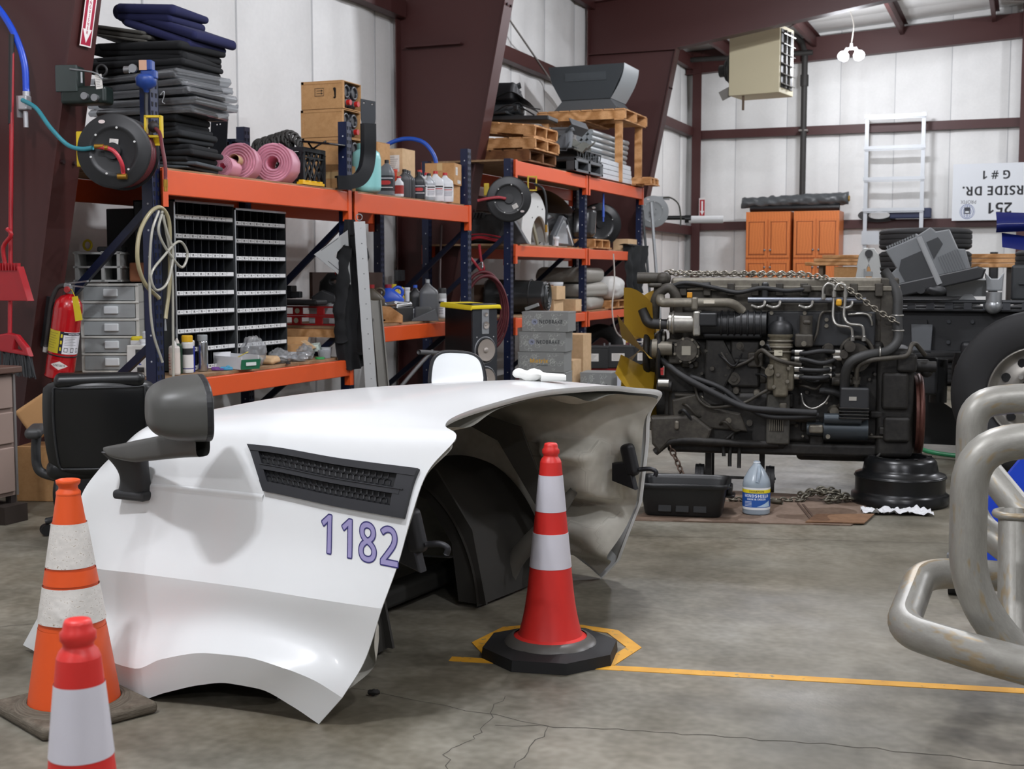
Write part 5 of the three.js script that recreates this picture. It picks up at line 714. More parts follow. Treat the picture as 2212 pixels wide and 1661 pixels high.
{ const t = hoseReel('hose_reel', 'black hose reel wound with dark red hose on the first rack post', [-4.73, 1.935, -5.95], 0.36, 0.205, reelBlk, hoseRed);
  obj(t, 'yellow_bracket', [rbox(0.1, 0.2, 0.02, 0.006, -0.23, 0.03, -0.13), box(0.3, 0.03, 0.03, -0.1, 0.0, -0.12)], yel);
  obj(t, 'roller_guide', [box(0.09, 0.012, 0.04, 0.19, 0.2, -0.03), box(0.09, 0.012, 0.04, 0.19, 0.09, -0.03), box(0.012, 0.12, 0.04, 0.15, 0.145, -0.03), box(0.012, 0.12, 0.04, 0.235, 0.145, -0.03), box(0.05, 0.05, 0.02, 0.2, 0.07, -0.08)], yel); obj(t, 'hose_stop', sph(0.032, 0.2, 0.14, 0.0), M(0x1d1716, 0.6));
  obj(t, 'inlet_hose', hose([[-0.08, 0.02, 0.14], [-0.03, 0.012, 0.14], [0.01, 0.0, 0.14], [0.04, -0.03, 0.14], [0.06, -0.08, 0.13], [0.055, -0.12, 0.1]], 0.012, 24), hoseRed2); obj(t, 'inlet_fitting', [cyl(0.013, 0.05, -0.06, 0.02, 0.14, 'x'), cyl(0.015, 0.02, -0.02, 0.012, 0.14, 'x', undefined, 6), cyl(0.016, 0.05, 0.05, -0.14, 0.1, 'x')], brass);
  obj(t, 'outlet_hose', hose([[0.2, 0.14, 0.0], [0.25, 0.1, 0.06], [0.28, 0.02, 0.12], [0.3, -0.08, 0.14], [0.3, -0.16, 0.14]], 0.011, 30), hoseRed); obj(t, 'outlet_fitting', [cyl(0.013, 0.04, 0.3, -0.18, 0.14), cyl(0.011, 0.03, 0.3, -0.21, 0.14)], brass); }
{ const t = thing('air_line', 'bright blue air line curving down to a valve, teal hose running to the reel', 'air line', [0, 0, 0]);
  obj(t, 'blue_hose', hose([[-5.75, 2.95, -5.85], [-5.5, 2.8, -5.85], [-5.36, 2.63, -5.85], [-5.285, 2.45, -5.85], [-5.275, 2.28, -5.85]], 0.019, 30, 10), M(0x1c49c4, 0.35)); obj(t, 'valve_block', [cyl(0.021, 0.04, -5.275, 2.265, -5.85), rbox(0.06, 0.08, 0.05, 0.008, -5.28, 2.22, -5.84), box(0.012, 0.12, 0.04, -5.315, 2.2, -5.84), cyl(0.014, 0.09, -5.285, 2.13, -5.85)], M(0xb9babd, 0.35, 0.6));
  obj(t, 'teal_hose', hose([[-5.26, 2.23, -5.8], [-5.15, 2.18, -5.78], [-5.03, 2.06, -5.76], [-4.93, 1.965, -5.78], [-4.86, 1.945, -5.8], [-4.79, 1.95, -5.81]], 0.0125, 30), teal); }
{ const t = thing('air_dryer', 'dark air dryer unit with a smoky cover above the hose reel', 'air dryer', [-4.96, 2.2, -5.98], 0.25);
  obj(t, 'body', [rbox(0.27, 0.1, 0.12, 0.02, 0, 0.06, 0), rbox(0.12, 0.13, 0.1, 0.015, -0.09, 0.16, 0)], M(0x14201d, 0.35)); obj(t, 'smoky_cover', rbox(0.13, 0.15, 0.02, 0.008, -0.09, 0.15, 0.06), M(0x4b5654, 0.15, 0, { transmission: 0.5, thickness: 0 })); obj(t, 'knob', [cyl(0.02, 0.03, 0.02, 0.05, 0.07, 'z')], zinc); obj(t, 'knob', [cyl(0.02, 0.03, 0.08, 0.04, 0.07, 'z')], zinc); obj(t, 'adjuster_rod', [hose([[-0.06, 0.2, 0.08], [0.1, 0.17, 0.08], [0.13, 0.14, 0.08]], 0.005, 8, 6), cyl(0.006, 0.06, 0.01, 0.15, 0.085), ], zinc); sheet(t, 'scale_card', 0.04, 0.08, blankLabel, 0.1, 0.13, 0.062, 0, 0, 0.1); obj(t, 'bracket_ring', tor(0.03, 0.007, 0.09, 0.2, 0, 'z'), M(0x1b1b1c, 0.5)); }
{ const t = thing('pressure_regulator', 'blue pressure regulator on top of the first rack post', 'regulator', [-4.7, 2.29, -6.17], 0.3); const bl = M(0x1f3f86, 0.4);
  obj(t, 'bowl', lathe([[0.012, 0], [0.02, 0.02], [0.055, 0.04], [0.06, 0.08], [0.045, 0.1], [0, 0.1]], 24), bl); obj(t, 'head_block', [rbox(0.07, 0.06, 0.06, 0.008, 0.01, 0.15, 0), rbox(0.09, 0.05, 0.05, 0.01, 0.02, 0.1, 0)], bl); sheet(t, 'plate', 0.045, 0.055, M(0xc49a80, 0.5), -0.005, 0.15, 0.032); obj(t, 'gauge', [cyl(0.024, 0.02, -0.06, 0.13, 0.04, 'z'), cyl(0.02, 0.03, -0.1, 0.125, 0.03, 'x')], zinc); obj(t, 'drain_hose', hose([[0, 0, 0], [0, -0.08, 0.01], [0.005, -0.14, 0.02]], 0.012, 10), M(0x1c1c1d, 0.5)); obj(t, 's_hook', hose([[0.1, -0.02, 0.05], [0.12, 0.0, 0.05], [0.12, -0.03, 0.05], [0.11, -0.06, 0.05], [0.125, -0.07, 0.05]], 0.003, 16, 5), zinc); }
{ const t = thing('clear_hose_coil', 'yellowed clear plastic hoses hung in loops on the first rack post', 'hose', [0, 0, 0]); const X = -4.66, cm = M(0xb8ae8a, 0.25, 0, { transmission: 0.3, thickness: 0 }), cm2 = M(0xc4c2b6, 0.2, 0, { transmission: 0.35, thickness: 0 });
  obj(t, 'thick_hose', hose([[X, 1.12, -6.19], [X, 1.21, -6.06], [X + 0.01, 1.34, -5.99], [X + 0.01, 1.5, -6.02], [X + 0.02, 1.62, -6.12], [X + 0.02, 1.64, -6.2], [X + 0.01, 1.58, -6.28], [X, 1.4, -6.3], [X, 1.2, -6.29], [X, 1.0, -6.245]], 0.012, 70), cm);
  obj(t, 'thin_hose', hose([[X + 0.02, 1.62, -6.18], [X + 0.03, 1.5, -6.1], [X + 0.02, 1.2, -6.08], [X + 0.02, 0.93, -6.1], [X + 0.02, 0.75, -6.18]], 0.008, 50), cm2);
  obj(t, 'thin_hose', hose([[X + 0.03, 1.62, -6.2], [X + 0.03, 1.5, -6.16], [X + 0.03, 1.34, -6.3], [X + 0.03, 1.3, -6.38], [X + 0.03, 1.38, -6.43], [X + 0.03, 1.45, -6.36], [X + 0.03, 1.36, -6.2], [X + 0.03, 1.25, -6.08], [X + 0.03, 1.17, -6.12], [X + 0.03, 1.2, -6.22], [X + 0.03, 1.38, -6.29], [X + 0.03, 1.5, -6.24], [X + 0.03, 1.61, -6.19]], 0.008, 90), cm2);
  obj(t, 'thin_hose', hose([[X + 0.02, 1.6, -6.22], [X + 0.01, 1.3, -6.3], [X + 0.01, 0.9, -6.3], [X + 0.02, 0.64, -6.28]], 0.008, 40), cm2); obj(t, 'metal_tip', cyl(0.009, 0.07, X, 0.965, -6.243, 'y', 0.004), zinc); }
// ---------- hanging things at the second post, second bench, speaker ----------
{ const t = thing('straightedge', 'long punched aluminium straightedge hanging from the rack beam', 'straightedge', [-4.52, 1.64, -8.36]); t.rotation.set(0, 0.6, 0.06);
  const holes = Array.from({ length: 12 }, (_, i) => circ(0.004, 8, 0.006, -0.05 - i * 0.11));
  obj(t, 'blade', ext([[-0.04, 0], [0.04, 0], [0.042, -1.28], [-0.042, -1.28]], 0.005, 0, holes), M(0xb9bbbb, 0.45, 0.35)); obj(t, 'hook', tor(0.022, 0.004, 0, 0.03, 0), zinc); }
{ const t = thing('speed_square', 'large aluminium triangle square hanging behind the straightedge', 'square', [-4.64, 1.56, -8.4], 0.85);
  obj(t, 'triangle', ext([[0, 0.02], [0.02, -0.38], [-0.26, -0.16]], 0.006, 0.001, [[[-0.02, -0.08], [-0.015, -0.26], [-0.11, -0.165]]]), M(0xa9abab, 0.4, 0.4)); obj(t, 'scale_slots', [box(0.004, 0.16, 0.007, -0.14, -0.085, 0, 0, 0, -0.97), box(0.004, 0.14, 0.007, -0.1, -0.25, 0, 0, 0, 0.9)], M(0x2a2b2c, 0.6)); }
function hangCloth(w, h, s, amp = 0.04, nx = 24, ny = 36, sh = (v) => 1) { return gridGeo((i, k) => { const v = k, W = w * sh(v), x = (i - 0.5) * W; return V(x + 0.02 * nz(v * 3, s), -v * h * (1 - 0.06 * Math.abs(i - 0.5)), amp * (Math.sin(i * 16 + s + nz(v * 2, s) * 3) * 0.6 + nz(i * 5, v * 4, s)) * (0.3 + v)); }, nx, ny); }
{ const t = thing('hanging_jacket', 'black jacket hanging from the post behind the straightedge', 'jacket', [-4.655, 1.66, -8.46], 0.95); const cb = cloth(0x131416);
  obj(t, 'body', hangCloth(0.24, 1.12, 2, 0.035, 24, 40, (v) => 0.4 + 0.6 * sstep(0, 0.35, v)), cb); obj(t, 'back_layer', hangCloth(0.24, 1.0, 7, 0.035, 20, 30, (v) => 0.3 + 0.7 * sstep(0, 0.3, v)).translate(0.03, -0.02, -0.05), cloth(0x1b1c1f));
  obj(t, 'sleeve', lumpy(hose([[0.04, -0.1, -0.02], [0.1, -0.3, -0.03], [0.11, -0.55, -0.02], [0.1, -0.85, 0.0], [0.09, -1.0, 0.0]], (q) => 0.05 + 0.015 * Math.sin(q * 9), 30, 14), 0.02, 9, 2), cb); obj(t, 'sleeve', lumpy(hose([[-0.05, -0.2, 0.02], [-0.08, -0.45, 0.03], [-0.1, -0.7, 0.02], [-0.08, -0.9, 0.0]], (q) => 0.045, 30, 14), 0.02, 9, 5), cb); }
single('aluminium_plank', 'grey aluminium channel leaning beside the hanging jacket', 'plank', [box(0.085, 1.05, 0.02, 0, 0.5, 0), box(0.01, 1.05, 0.045, 0.04, 0.5, 0.01), box(0.01, 1.05, 0.045, -0.04, 0.5, 0.01)].map((g) => g.rotateX(-0.2)), M(0x77756f, 0.45, 0.4), [-4.5, 0.05, -8.72], 0.9);
single('aluminium_angle', 'second darker aluminium angle behind the leaning channel', 'plank', [box(0.06, 0.9, 0.015, 0, 0.43, 0), box(0.012, 0.9, 0.04, 0.03, 0.43, 0)].map((g) => g.rotateX(-0.16)), M(0x5d5b56, 0.5, 0.4), [-4.56, 0.05, -8.68], 0.9);
{ const t = thing('creeper_handle', 'grey creeper handle with a T-shaped grip by the speaker', 'creeper handle', [0, 0, 0]); obj(t, 'shaft', hose([[-4.3, 0.3, -8.3], [-4.3, 0.55, -8.85], [-4.3, 0.66, -9.12]], 0.015, 8), M(0x4a4a4b, 0.5)); obj(t, 'grip', hose([[-4.3, 0.665, -8.88], [-4.3, 0.63, -9.3]], 0.019, 4), M(0x4a4a4b, 0.6)); obj(t, 'handle_base', rbox(0.3, 0.12, 0.3, 0.03, -4.3, 0.25, -8.3).translate(0, -0.18, 0), M(0x3a3a3c, 0.5)); }  // a creeper handle with a T grip on a plain base, not a jack
{ const t = thing('floor_speaker', 'black tower speaker with silver cones and a yellow cloth on top', 'speaker', [-4.4, 0, -10.1], 1.08), w = 0.27, d = 0.37, h = 1.01;
  const wd = M(0x0d0d0f, 0.4), fr = M(0x2b2e33, 0.5), sil = M(0xa9acb0, 0.35, 0.5);
  obj(t, 'cabinet', rbox(w, h, d, 0.006, 0, h / 2, 0), wd); obj(t, 'baffle', rbox(w - 0.006, h - 0.006, 0.014, 0.005, 0, h / 2, d / 2 + 0.006), fr);
  obj(t, 'tweeter_plate', rbox(0.075, 0.21, 0.008, 0.006, 0, 0.86, d / 2 + 0.016), sil);
  const drv = (y, r, nm) => { const g = sub(t, nm); obj(g, 'surround', tor(r, r * 0.13, 0, y, d / 2 + 0.014, 'z', 36, 8), M(0x17181a, 0.5)); obj(g, 'frame_ring', tor(r * 1.12, r * 0.05, 0, y, d / 2 + 0.014, 'z', 36, 6), sil); obj(g, 'cone', lathe([[0, 0.012], [r * 0.2, 0.012], [r * 0.24, 0.004], [r * 0.95, 0.018]], 32).rotateX(PI / 2).translate(0, y, d / 2 + 0.0135), M(0xa59c94, 0.4, 0.2)); obj(g, 'dust_cap', sph(r * 0.24, 0, y, d / 2 + 0.024, 1, 1, 0.5), M(0xb5ada6, 0.35, 0.4)); };
  drv(0.92, 0.018, 'tweeter'); drv(0.83, 0.032, 'midrange'); drv(0.62, 0.098, 'woofer'); drv(0.37, 0.098, 'woofer'); drv(0.13, 0.06, 'woofer');
  for (const [x, y] of [[-0.09, 0.98], [0.09, 0.98], [-0.09, 0.73], [0.09, 0.73]]) obj(t, 'screw', cyl(0.005, 0.004, x, y, d / 2 + 0.014, 'z', undefined, 8), M(0xd0d0d0, 0.4)); }
single('yellow_cloth', 'yellow cloth draped over the top of the tower speaker', 'cloth', warp(new RoundedBoxGeometry(0.33, 0.03, 0.44, 8, 0.012), (v) => { v.y += 0.006 * nz(v.x * 20, v.z * 12) - 0.04 * Math.max(0, v.z - 0.17) / 0.04 * 0.5 - 0.03 * Math.max(0, Math.abs(v.x) - 0.135) / 0.02; }), M(0xe0c81e, 0.85), [-4.4, 1.03, -10.1], 1.08);
// second bench, left part
const redT = M(0x9c1c1e, 0.4);
for (const k of [0, 1]) { const t = thing('spirit_level', k ? 'upper red spirit level lying across the lower one' : 'lower red spirit level on the wooden bench edge', 'spirit level', [-5.2, BN2 + k * 0.075, -8.68 - k * 0.02], k ? 0.03 : -0.02, 'red spirit levels');
  obj(t, 'rail', [box(0.86, 0.012, 0.024, 0, 0.066, 0), box(0.86, 0.012, 0.024, 0, 0.006, 0), box(0.1, 0.06, 0.02, -0.38, 0.036, 0), box(0.08, 0.06, 0.02, -0.05, 0.036, 0), box(0.06, 0.06, 0.02, 0.15, 0.036, 0), box(0.1, 0.06, 0.02, 0.38, 0.036, 0)], redT); for (const x of [-0.38, -0.05, 0.38]) obj(t, 'vial', cyl(0.02, 0.026, x, 0.036, 0, 'z'), M(0xb5b8a0, 0.2)); }
single('creeper_cushion', 'flat black round-ended cushion on the levels', 'cushion', rbox(0.4, 0.045, 0.2, 0.02, 0, 0.023, 0), M(0x1b1b1c, 0.6), [-5.25, BN2 + 0.152, -8.72], 0.05);
single('white_toolcase', 'white ribbed case behind the red levels', 'case', [rbox(0.42, 0.16, 0.25, 0.01, 0, 0.08, 0), ...[0, 1, 2].map((i) => box(0.43, 0.006, 0.26, 0, 0.12 + i * 0.014, 0)), box(0.012, 0.17, 0.26, -0.1, 0.085, 0)], M(0xc9ccce, 0.4), [-5.05, BN2, -9.0], 0.05);
{ const t = thing('tool_case', 'black tool case with two oval handle holes leaning on the wall side', 'case', [-5.1, BN2 + 0.165, -9.08], 0.1); obj(t, 'case_body', ext([[-0.17, 0], [0.2, 0], [0.2, 0.2], [0.13, 0.24], [-0.08, 0.24], [-0.15, 0.17]], 0.09, 0.012, [circ(0.018, 12, -0.02, 0.17).map((p) => [p[0] * 1.5, p[1]]), circ(0.018, 12, 0.05, 0.17).map((p) => [p[0] * 1.5, p[1]])]), M(0x191a1b, 0.5)); obj(t, 'red_trim', box(0.18, 0.02, 0.095, 0.08, 0.235, 0), redT); }
single('dark_switch_box', 'small black box with an open front on the second bench', 'box', [rbox(0.13, 0.1, 0.12, 0.008, 0, 0.05, 0), rbox(0.08, 0.05, 0.06, 0.008, 0.1, 0.03, 0.05)], M(0x1e1f21, 0.5), [-5.4, BN2 + 0.205, -8.78], 0.2);
single('grey_moulding', 'dark grey plastic moulding leaning on the white case', 'moulding', ext([[-0.1, 0], [0.1, 0], [0.08, 0.06], [-0.02, 0.1], [-0.1, 0.05]], 0.1, 0.01), M(0x343537, 0.5), [-5.12, BN2 + 0.17, -8.9], 0.3);
// jugs and bottles at the back of the second bench
function jug(label, pos, turn, body, capM2, H, w, d, lab) { const t = thing('fluid_jug', label, 'jug', pos, turn, 'jugs on the second bench');
  obj(t, 'body', [loft([[0, w * 0.95, d * 0.95, 0, 0, 0.4], [0.01, w, d, 0, 0, 0.4], [H * 0.6, w, d, 0, 0, 0.42], [H * 0.74, w * 0.8, d * 0.9, -w * 0.15, 0, 0.5], [H * 0.9, w * 0.3, d * 0.5, -w * 0.35, 0, 0.8], [H * 0.93, w * 0.24, w * 0.24, -w * 0.35, 0, 1]], 28), tor(w * 0.42, w * 0.14, w * 0.45, H * 0.8, 0, 'z', 20, 10)], body); obj(t, 'cap', cyl(w * 0.3, H * 0.1, -w * 0.35, H * 0.97, 0), capM2); if (lab) sheet(t, 'label', w * 1.2, H * 0.34, lab, 0, H * 0.36, d + 0.001); return t; }
const labPow = printMat(128, 128, (x) => { x.fillStyle = '#2450b8'; x.fillRect(0, 0, 128, 128); x.fillStyle = '#c8323a'; x.fillRect(60, 10, 50, 22); x.fillStyle = '#e8e8ee'; x.font = 'bold 38px sans-serif'; x.fillText('POW', 30, 96); });
jug('olive brown jug with a red handle on the second bench', [-5.04, BN2, -9.58], 0.45, M(0x4a4030, 0.4), redT, 0.3, 0.085, 0.06);
jug('bright blue antifreeze jug on the second bench', [-5.02, BN2, -9.86], 0.45, M(0x1e4fc0, 0.35), M(0x8a1f3a, 0.4), 0.3, 0.1, 0.065, labPow);
jug('yellow jug behind the blue one', [-5.08, BN2, -10.12 + 0.06], 0.45, M(0xc9b01e, 0.4), M(0xd0b722, 0.4), 0.3, 0.08, 0.05, labDark);
oilBottle('black bottle with a blue cap behind the wood block', [-5.0, BN2, -10.26], 0.4, bBlk, M(0x2f5ac0, 0.4), { h: 0.3, w: 0.07, d: 0.05, group: 'bottles on the second bench' });
oilBottle('large grey bottle with a long spout at the second bench end', [-4.83, BN2, -10.18], 0.4, M(0x595b5d, 0.35), bSil, { h: 0.35, w: 0.085, d: 0.06, off: -0.01, group: 'bottles on the second bench' });
sprayCan('white and green spray can beside the long-spout bottle', [-4.82, BN2, -10.44], 0.036, 0.27, M(0xb9bcbc, 0.4), M(0x2b2c2d, 0.5), labWht);
single('white_pump', 'white plastic pump tube standing behind the grey box', 'pump', [cyl(0.02, 0.2, 0, 0.16, 0), cyl(0.026, 0.02, 0, 0.27, 0), rbox(0.09, 0.09, 0.08, 0.01, 0.02, 0.05, 0)], bWht, [-4.98, BN2, -10.06]);
{ const t = thing('hardware_tray', 'dark tray of foil-wrapped small parts on the second bench', 'tray', [-4.84, BN2, -9.62], 0.12); obj(t, 'tray', rbox(0.12, 0.12, 0.4, 0.006, 0, 0.06, 0), M(0x1a1b1d, 0.5)); obj(t, 'foil_parts', lumpy(new RoundedBoxGeometry(0.11, 0.05, 0.38, 8, 0.02).translate(0, 0.14, 0), 0.03, 30, 3), M(0xb9bbbd, 0.25, 0.7)); sheet(t, 'tag', 0.05, 0.07, blankLabel, 0.03, 0.06, 0.2015); }
single('wooden_vise_block', 'wooden block with bolt holes lying on the second bench', 'wood block', [uvMetres(ext([[-0.12, 0], [0.12, 0], [0.12, 0.06], [0.02, 0.13], [-0.12, 0.14]], 0.07, 0.004, [circ(0.008, 8, -0.07, 0.03), circ(0.008, 8, -0.03, 0.02)]))], woodM, [-4.82, BN2, -9.38], 0.5);
single('metal_wedge', 'grey metal wedge in front of the parts tray', 'wedge', ext([[-0.13, 0], [0.13, 0], [0.1, 0.1]], 0.05, 0.004), M(0x5b5d5f, 0.4, 0.4), [-4.73, BN2, -9.86], 0.6);
single('grey_fabric_box', 'small charcoal fabric box at the second bench edge', 'box', rbox(0.15, 0.115, 0.14, 0.025, 0, 0.058, 0), M(0x4a4b4b, 0.8), [-4.79, BN2, -9.98], 0.4);
single('dark_shelf_board', 'dark brown board standing along the back of the second bench', 'board', uvMetres(box(0.03, 0.22, 1.25, 0, 0.11, 0)), M(0x3f2a20, 0.7), [-5.5, BN2 + 0.19, -9.95], 0);
carton('open kraft carton at the back of the second bench', [-5.42, BN2, -10.5], [0.3, 0.16, 0.2], 0.1, kraftM);
single('white_conduit', 'white plastic pipe lying along the back of the second bench', 'pipe', [cyl(0.028, 0.75, 0, 0, 0, 'z'), cyl(0.03, 0.06, 0, 0, -0.36, 'z')], M(0xd4dcd8, 0.4), [-5.22, BN2 + 0.235, -10.32], 0.2);
single('wire_rack', 'black wire organiser under the white pipe', 'rack', [...Array.from({ length: 9 }, (_, i) => box(0.006, 0.2, 0.006, 0, 0.1, -0.32 + i * 0.08)), box(0.2, 0.006, 0.7, -0.1, 0.003, 0), ...Array.from({ length: 6 }, (_, i) => tor(0.035, 0.004, 0.01, 0.1, -0.28 + i * 0.11, 'x', 16, 5))], M(0x1b1c1d, 0.5), [-5.22, BN2, -10.32], 0.2);
single('wall_outlet', 'pair of grey wall boxes above the second bench', 'outlet', [rbox(0.04, 0.11, 0.07, 0.005, 0, 0.055, 0.05), rbox(0.04, 0.11, 0.07, 0.005, 0, 0.055, -0.05)], M(0x55575a, 0.5), [-5.9, 1.19, -11.75], 0);
single('steel_rod', 'thin steel rod leaning on the maroon column behind the second bench', 'rod', hose([[-5.5, 1.75, -11.9], [-5.38, 1.1, -11.6], [-5.3, 0.9, -11.5]], 0.012, 8), M(0x4a3a38, 0.5, 0.3));
// ---------- things on and under the farther rack ----------
function pallet(label, [x, y, z], [w, h, d], turn, m = woodM, tilt = [0, 0], n = 7) {   // stringers along x, boards along z
  const t = thing('wooden_pallet', label, 'pallet', [x, y, z], turn, 'wooden pallets'); t.rotation.x = tilt[0]; t.rotation.z = tilt[1];
  const bt = 0.016; const sg = uvMetres(box(w, h - 2 * bt, 0.038)), bg = uvMetres(box(w / n * 0.82, bt, d));
  for (const s of [-0.47, 0, 0.47]) obj(t, 'stringer', sg, m).position.set(0, h / 2, s * d);
  for (let i = 0; i < n; i++) obj(t, 'deck_board', bg, m).position.set((i + 0.5) / n * w - w / 2, h - bt / 2, 0);
  for (const s of [-0.43, 0, 0.43]) obj(t, 'bottom_board', bg, m).position.set(s * w, bt / 2, 0);
  return t;
}
const darkP = M(0x26282a, 0.5), gryP = M(0x3f4245, 0.5), woodD = new THREE.MeshStandardMaterial({ map: woodT, color: 0x9a8a7a, roughness: 0.8 });
pallet('bottom pallet of the pair at the near end of the farther rack', [-5.15, E3, -12.55], [1.0, 0.12, 0.8], 0, woodD);
pallet('second pallet of the pair, light edged, at the near rack end', [-5.12, E3 + 0.122, -12.56], [1.02, 0.12, 0.8], 0.03, woodM);
pallet('tilted pallet lying on the pair under the dark fender heap', [-5.1, E3 + 0.3, -12.62], [0.9, 0.12, 0.8], 0.05, woodM, [0.02, -0.1]);
const heap = (name, label, cat, pos, turn, gs, m) => single(name, label, cat, gs, m, pos, turn);
function shell(w, h, d, s) { return gridGeo((i, k) => V((i - 0.5) * w, h * Math.sin(i * PI * 0.9) * (0.6 + 0.4 * k) + 0.02 * nz(i * 4, k * 4, s), (k - 0.5) * d), 18, 8); }
heap('mud_flap_panel', 'long dark panel lying flat on the tilted pallet', 'panel', [-5.12, E3 + 0.46, -12.75], 0.05, [rbox(1.0, 0.05, 0.35, 0.015, 0, 0.03, 0, 0, 0, -0.03), rbox(0.5, 0.03, 0.3, 0.01, -0.2, 0.075, 0.05, 0, 0, 0.05)], darkP);
heap('dark_fender_pile', 'curved grey-black fender piece on top of the near parts heap', 'fender', [-5.15, E3 + 0.54, -12.85], 0.2, [shell(0.6, 0.22, 0.4, 2), rbox(0.5, 0.1, 0.3, 0.03, -0.1, 0.06, 0)], M(0x35383a, 0.55));
heap('splash_guard', 'crumpled black splash guard above the fender piece', 'splash guard', [-5.3, E3 + 0.66, -12.9], 0.1, [lumpy(new RoundedBoxGeometry(0.5, 0.2, 0.4, 6, 0.05).translate(0, 0.1, 0), 0.07, 6, 4)], M(0x17181a, 0.55));
heap('ribbed_cover', 'ribbed black cover sticking up at the top of the near parts heap', 'cover', [-5.15, E3 + 0.82, -12.95], 0.3, Array.from({ length: 7 }, (_, i) => box(0.2, 0.02, 0.012, 0, i * 0.004, -0.06 + i * 0.02, 0, 0, 0.45)).concat([rbox(0.24, 0.06, 0.14, 0.02, -0.06, -0.04, 0)]), M(0x202224, 0.5));
heap('wire_bundle', 'loose black cables and a white connector on the near parts heap', 'cables', [-5.0, E3 + 0.56, -12.6], 0, [hose([[-0.2, 0, 0], [-0.05, 0.06, 0.02], [0.1, 0.02, 0], [0.25, -0.06, 0.05]], 0.008, 20), hose([[-0.1, 0.02, 0.03], [0.05, 0.08, 0], [0.15, 0.03, 0.04], [0.3, 0.0, 0]], 0.006, 20), rbox(0.05, 0.05, 0.04, 0.01, 0.05, 0.02, 0.05)], M(0x1b1c1d, 0.5));
{ const t = thing('plastic_pallet', 'black plastic pallet with open ends in the middle of the top shelf', 'pallet', [-5.1, E3, -14.0], 0);
  obj(t, 'deck', [rbox(0.94, 0.04, 1.0, 0.01, 0, 0.125, 0), ...Array.from({ length: 8 }, (_, i) => box(0.94, 0.012, 0.02, 0, 0.15, -0.45 + i * 0.13))], darkP); obj(t, 'lower_deck', rbox(0.94, 0.025, 1.0, 0.008, 0, 0.0125, 0), darkP); for (const a of [-0.42, 0, 0.42]) for (const b of [-0.45, 0, 0.45]) obj(t, 'foot_block', box(0.1, 0.09, 0.1, a, 0.065, b), gryP); obj(t, 'front_frame', [box(0.012, 0.14, 0.04, 0.465, 0.072, 0.48), box(0.012, 0.14, 0.04, 0.465, 0.072, -0.48), box(0.012, 0.14, 0.06, 0.465, 0.072, 0), box(0.012, 0.03, 1, 0.465, 0.13, 0), box(0.012, 0.025, 1, 0.465, 0.012, 0)], M(0x54575a, 0.45)); }
{ const t = thing('plastic_pallet', 'second black plastic pallet with zigzag ribs on the first', 'pallet', [-5.1, E3 + 0.15, -14.02], 0.03); obj(t, 'deck', rbox(0.92, 0.02, 0.98, 0.008, 0, 0.1, 0), darkP); const zz = []; for (let i = 0; i < 10; i++) zz.push(box(0.01, 0.11, 0.014, 0.455, 0.05, -0.45 + i * 0.1, i % 2 ? 0.5 : -0.5)); obj(t, 'zigzag_ribs', zz, gryP); obj(t, 'lower_deck', box(0.92, 0.012, 0.98, 0, 0.006, 0), darkP); }
// folded grey angle pieces heaped on the pallet
for (let i = 0; i < 9; i++) single('edge_protector', ['leftmost', 'second', 'third', 'fourth', 'fifth', 'sixth', 'seventh', 'eighth', 'rightmost'][i] + ' grey folded edge protector in the heap on the plastic pallets', 'edge protector', ext([[0, 0], [0.11, 0.02], [0.12, 0.1], [0.11, 0.1], [0.1, 0.03], [0, 0.012]], 0.5 + (i % 3) * 0.08, 0.002).rotateX(0.25 * ((i % 3) - 1)).rotateZ(0.4 * ((i % 4) - 1.5)), i % 2 ? gryP : M(0x55564f, 0.6), [-5.3 + i * 0.075, E3 + 0.3 + 0.09 * Math.sin(i * 1.9 + 0.5) + 0.05 * (i % 2), -13.95 + 0.07 * (i % 3)], 0.3 * ((i % 3) - 1), 'edge protectors');
single('grey_bin', 'grey plastic bin with a flared rim among the edge protectors', 'bin', [loft([[0, 0.09, 0.1, 0, 0, 0.3], [0.2, 0.11, 0.12, 0, 0, 0.3], [0.2, 0.13, 0.14, 0, 0, 0.3], [0.225, 0.13, 0.14, 0, 0, 0.3]], 24), box(0.012, 0.2, 0.006, -0.05, 0.1, 0.113), box(0.012, 0.2, 0.006, 0.05, 0.1, 0.113)], M(0x6c7074, 0.5), [-4.86, E3 + 0.265, -13.75], 0.2);
// long bundles of tubes and strapped panels
for (let r = 0; r < 5; r++) for (let c = 0; c < 3; c++) single('grey_tube', 'grey tube, ' + ['bottom', 'second', 'middle', 'fourth', 'top'][r] + ' row, ' + ['aisle side', 'centre', 'wall side'][c] + ' of the bundle beside the raised pallet', 'tube', [cyl(0.032, 1.5, 0, 0, 0, 'z', undefined, 14)], M(0x8f9496, 0.4, 0.2), [-4.84 - c * 0.07, E3 + 0.285 + r * 0.066, -15.3 - r * 0.03], 0, 'tube bundle');
for (let r = 0; r < 4; r++) single('white_panel_bundle', ['bottom', 'second', 'third', 'top'][r] + ' white packed panel under the grey tubes', 'panel', [rbox(0.3, 0.055, 1.45, 0.006, 0, 0.0275, 0), box(0.302, 0.056, 0.012, 0, 0.0275, 0.3), box(0.302, 0.056, 0.012, 0, 0.0275, -0.3)], M(0xc3c7cb, 0.5), [-4.86, E3 + 0.008 + r * 0.058, -15.25], 0.01 * r, 'packed panels');
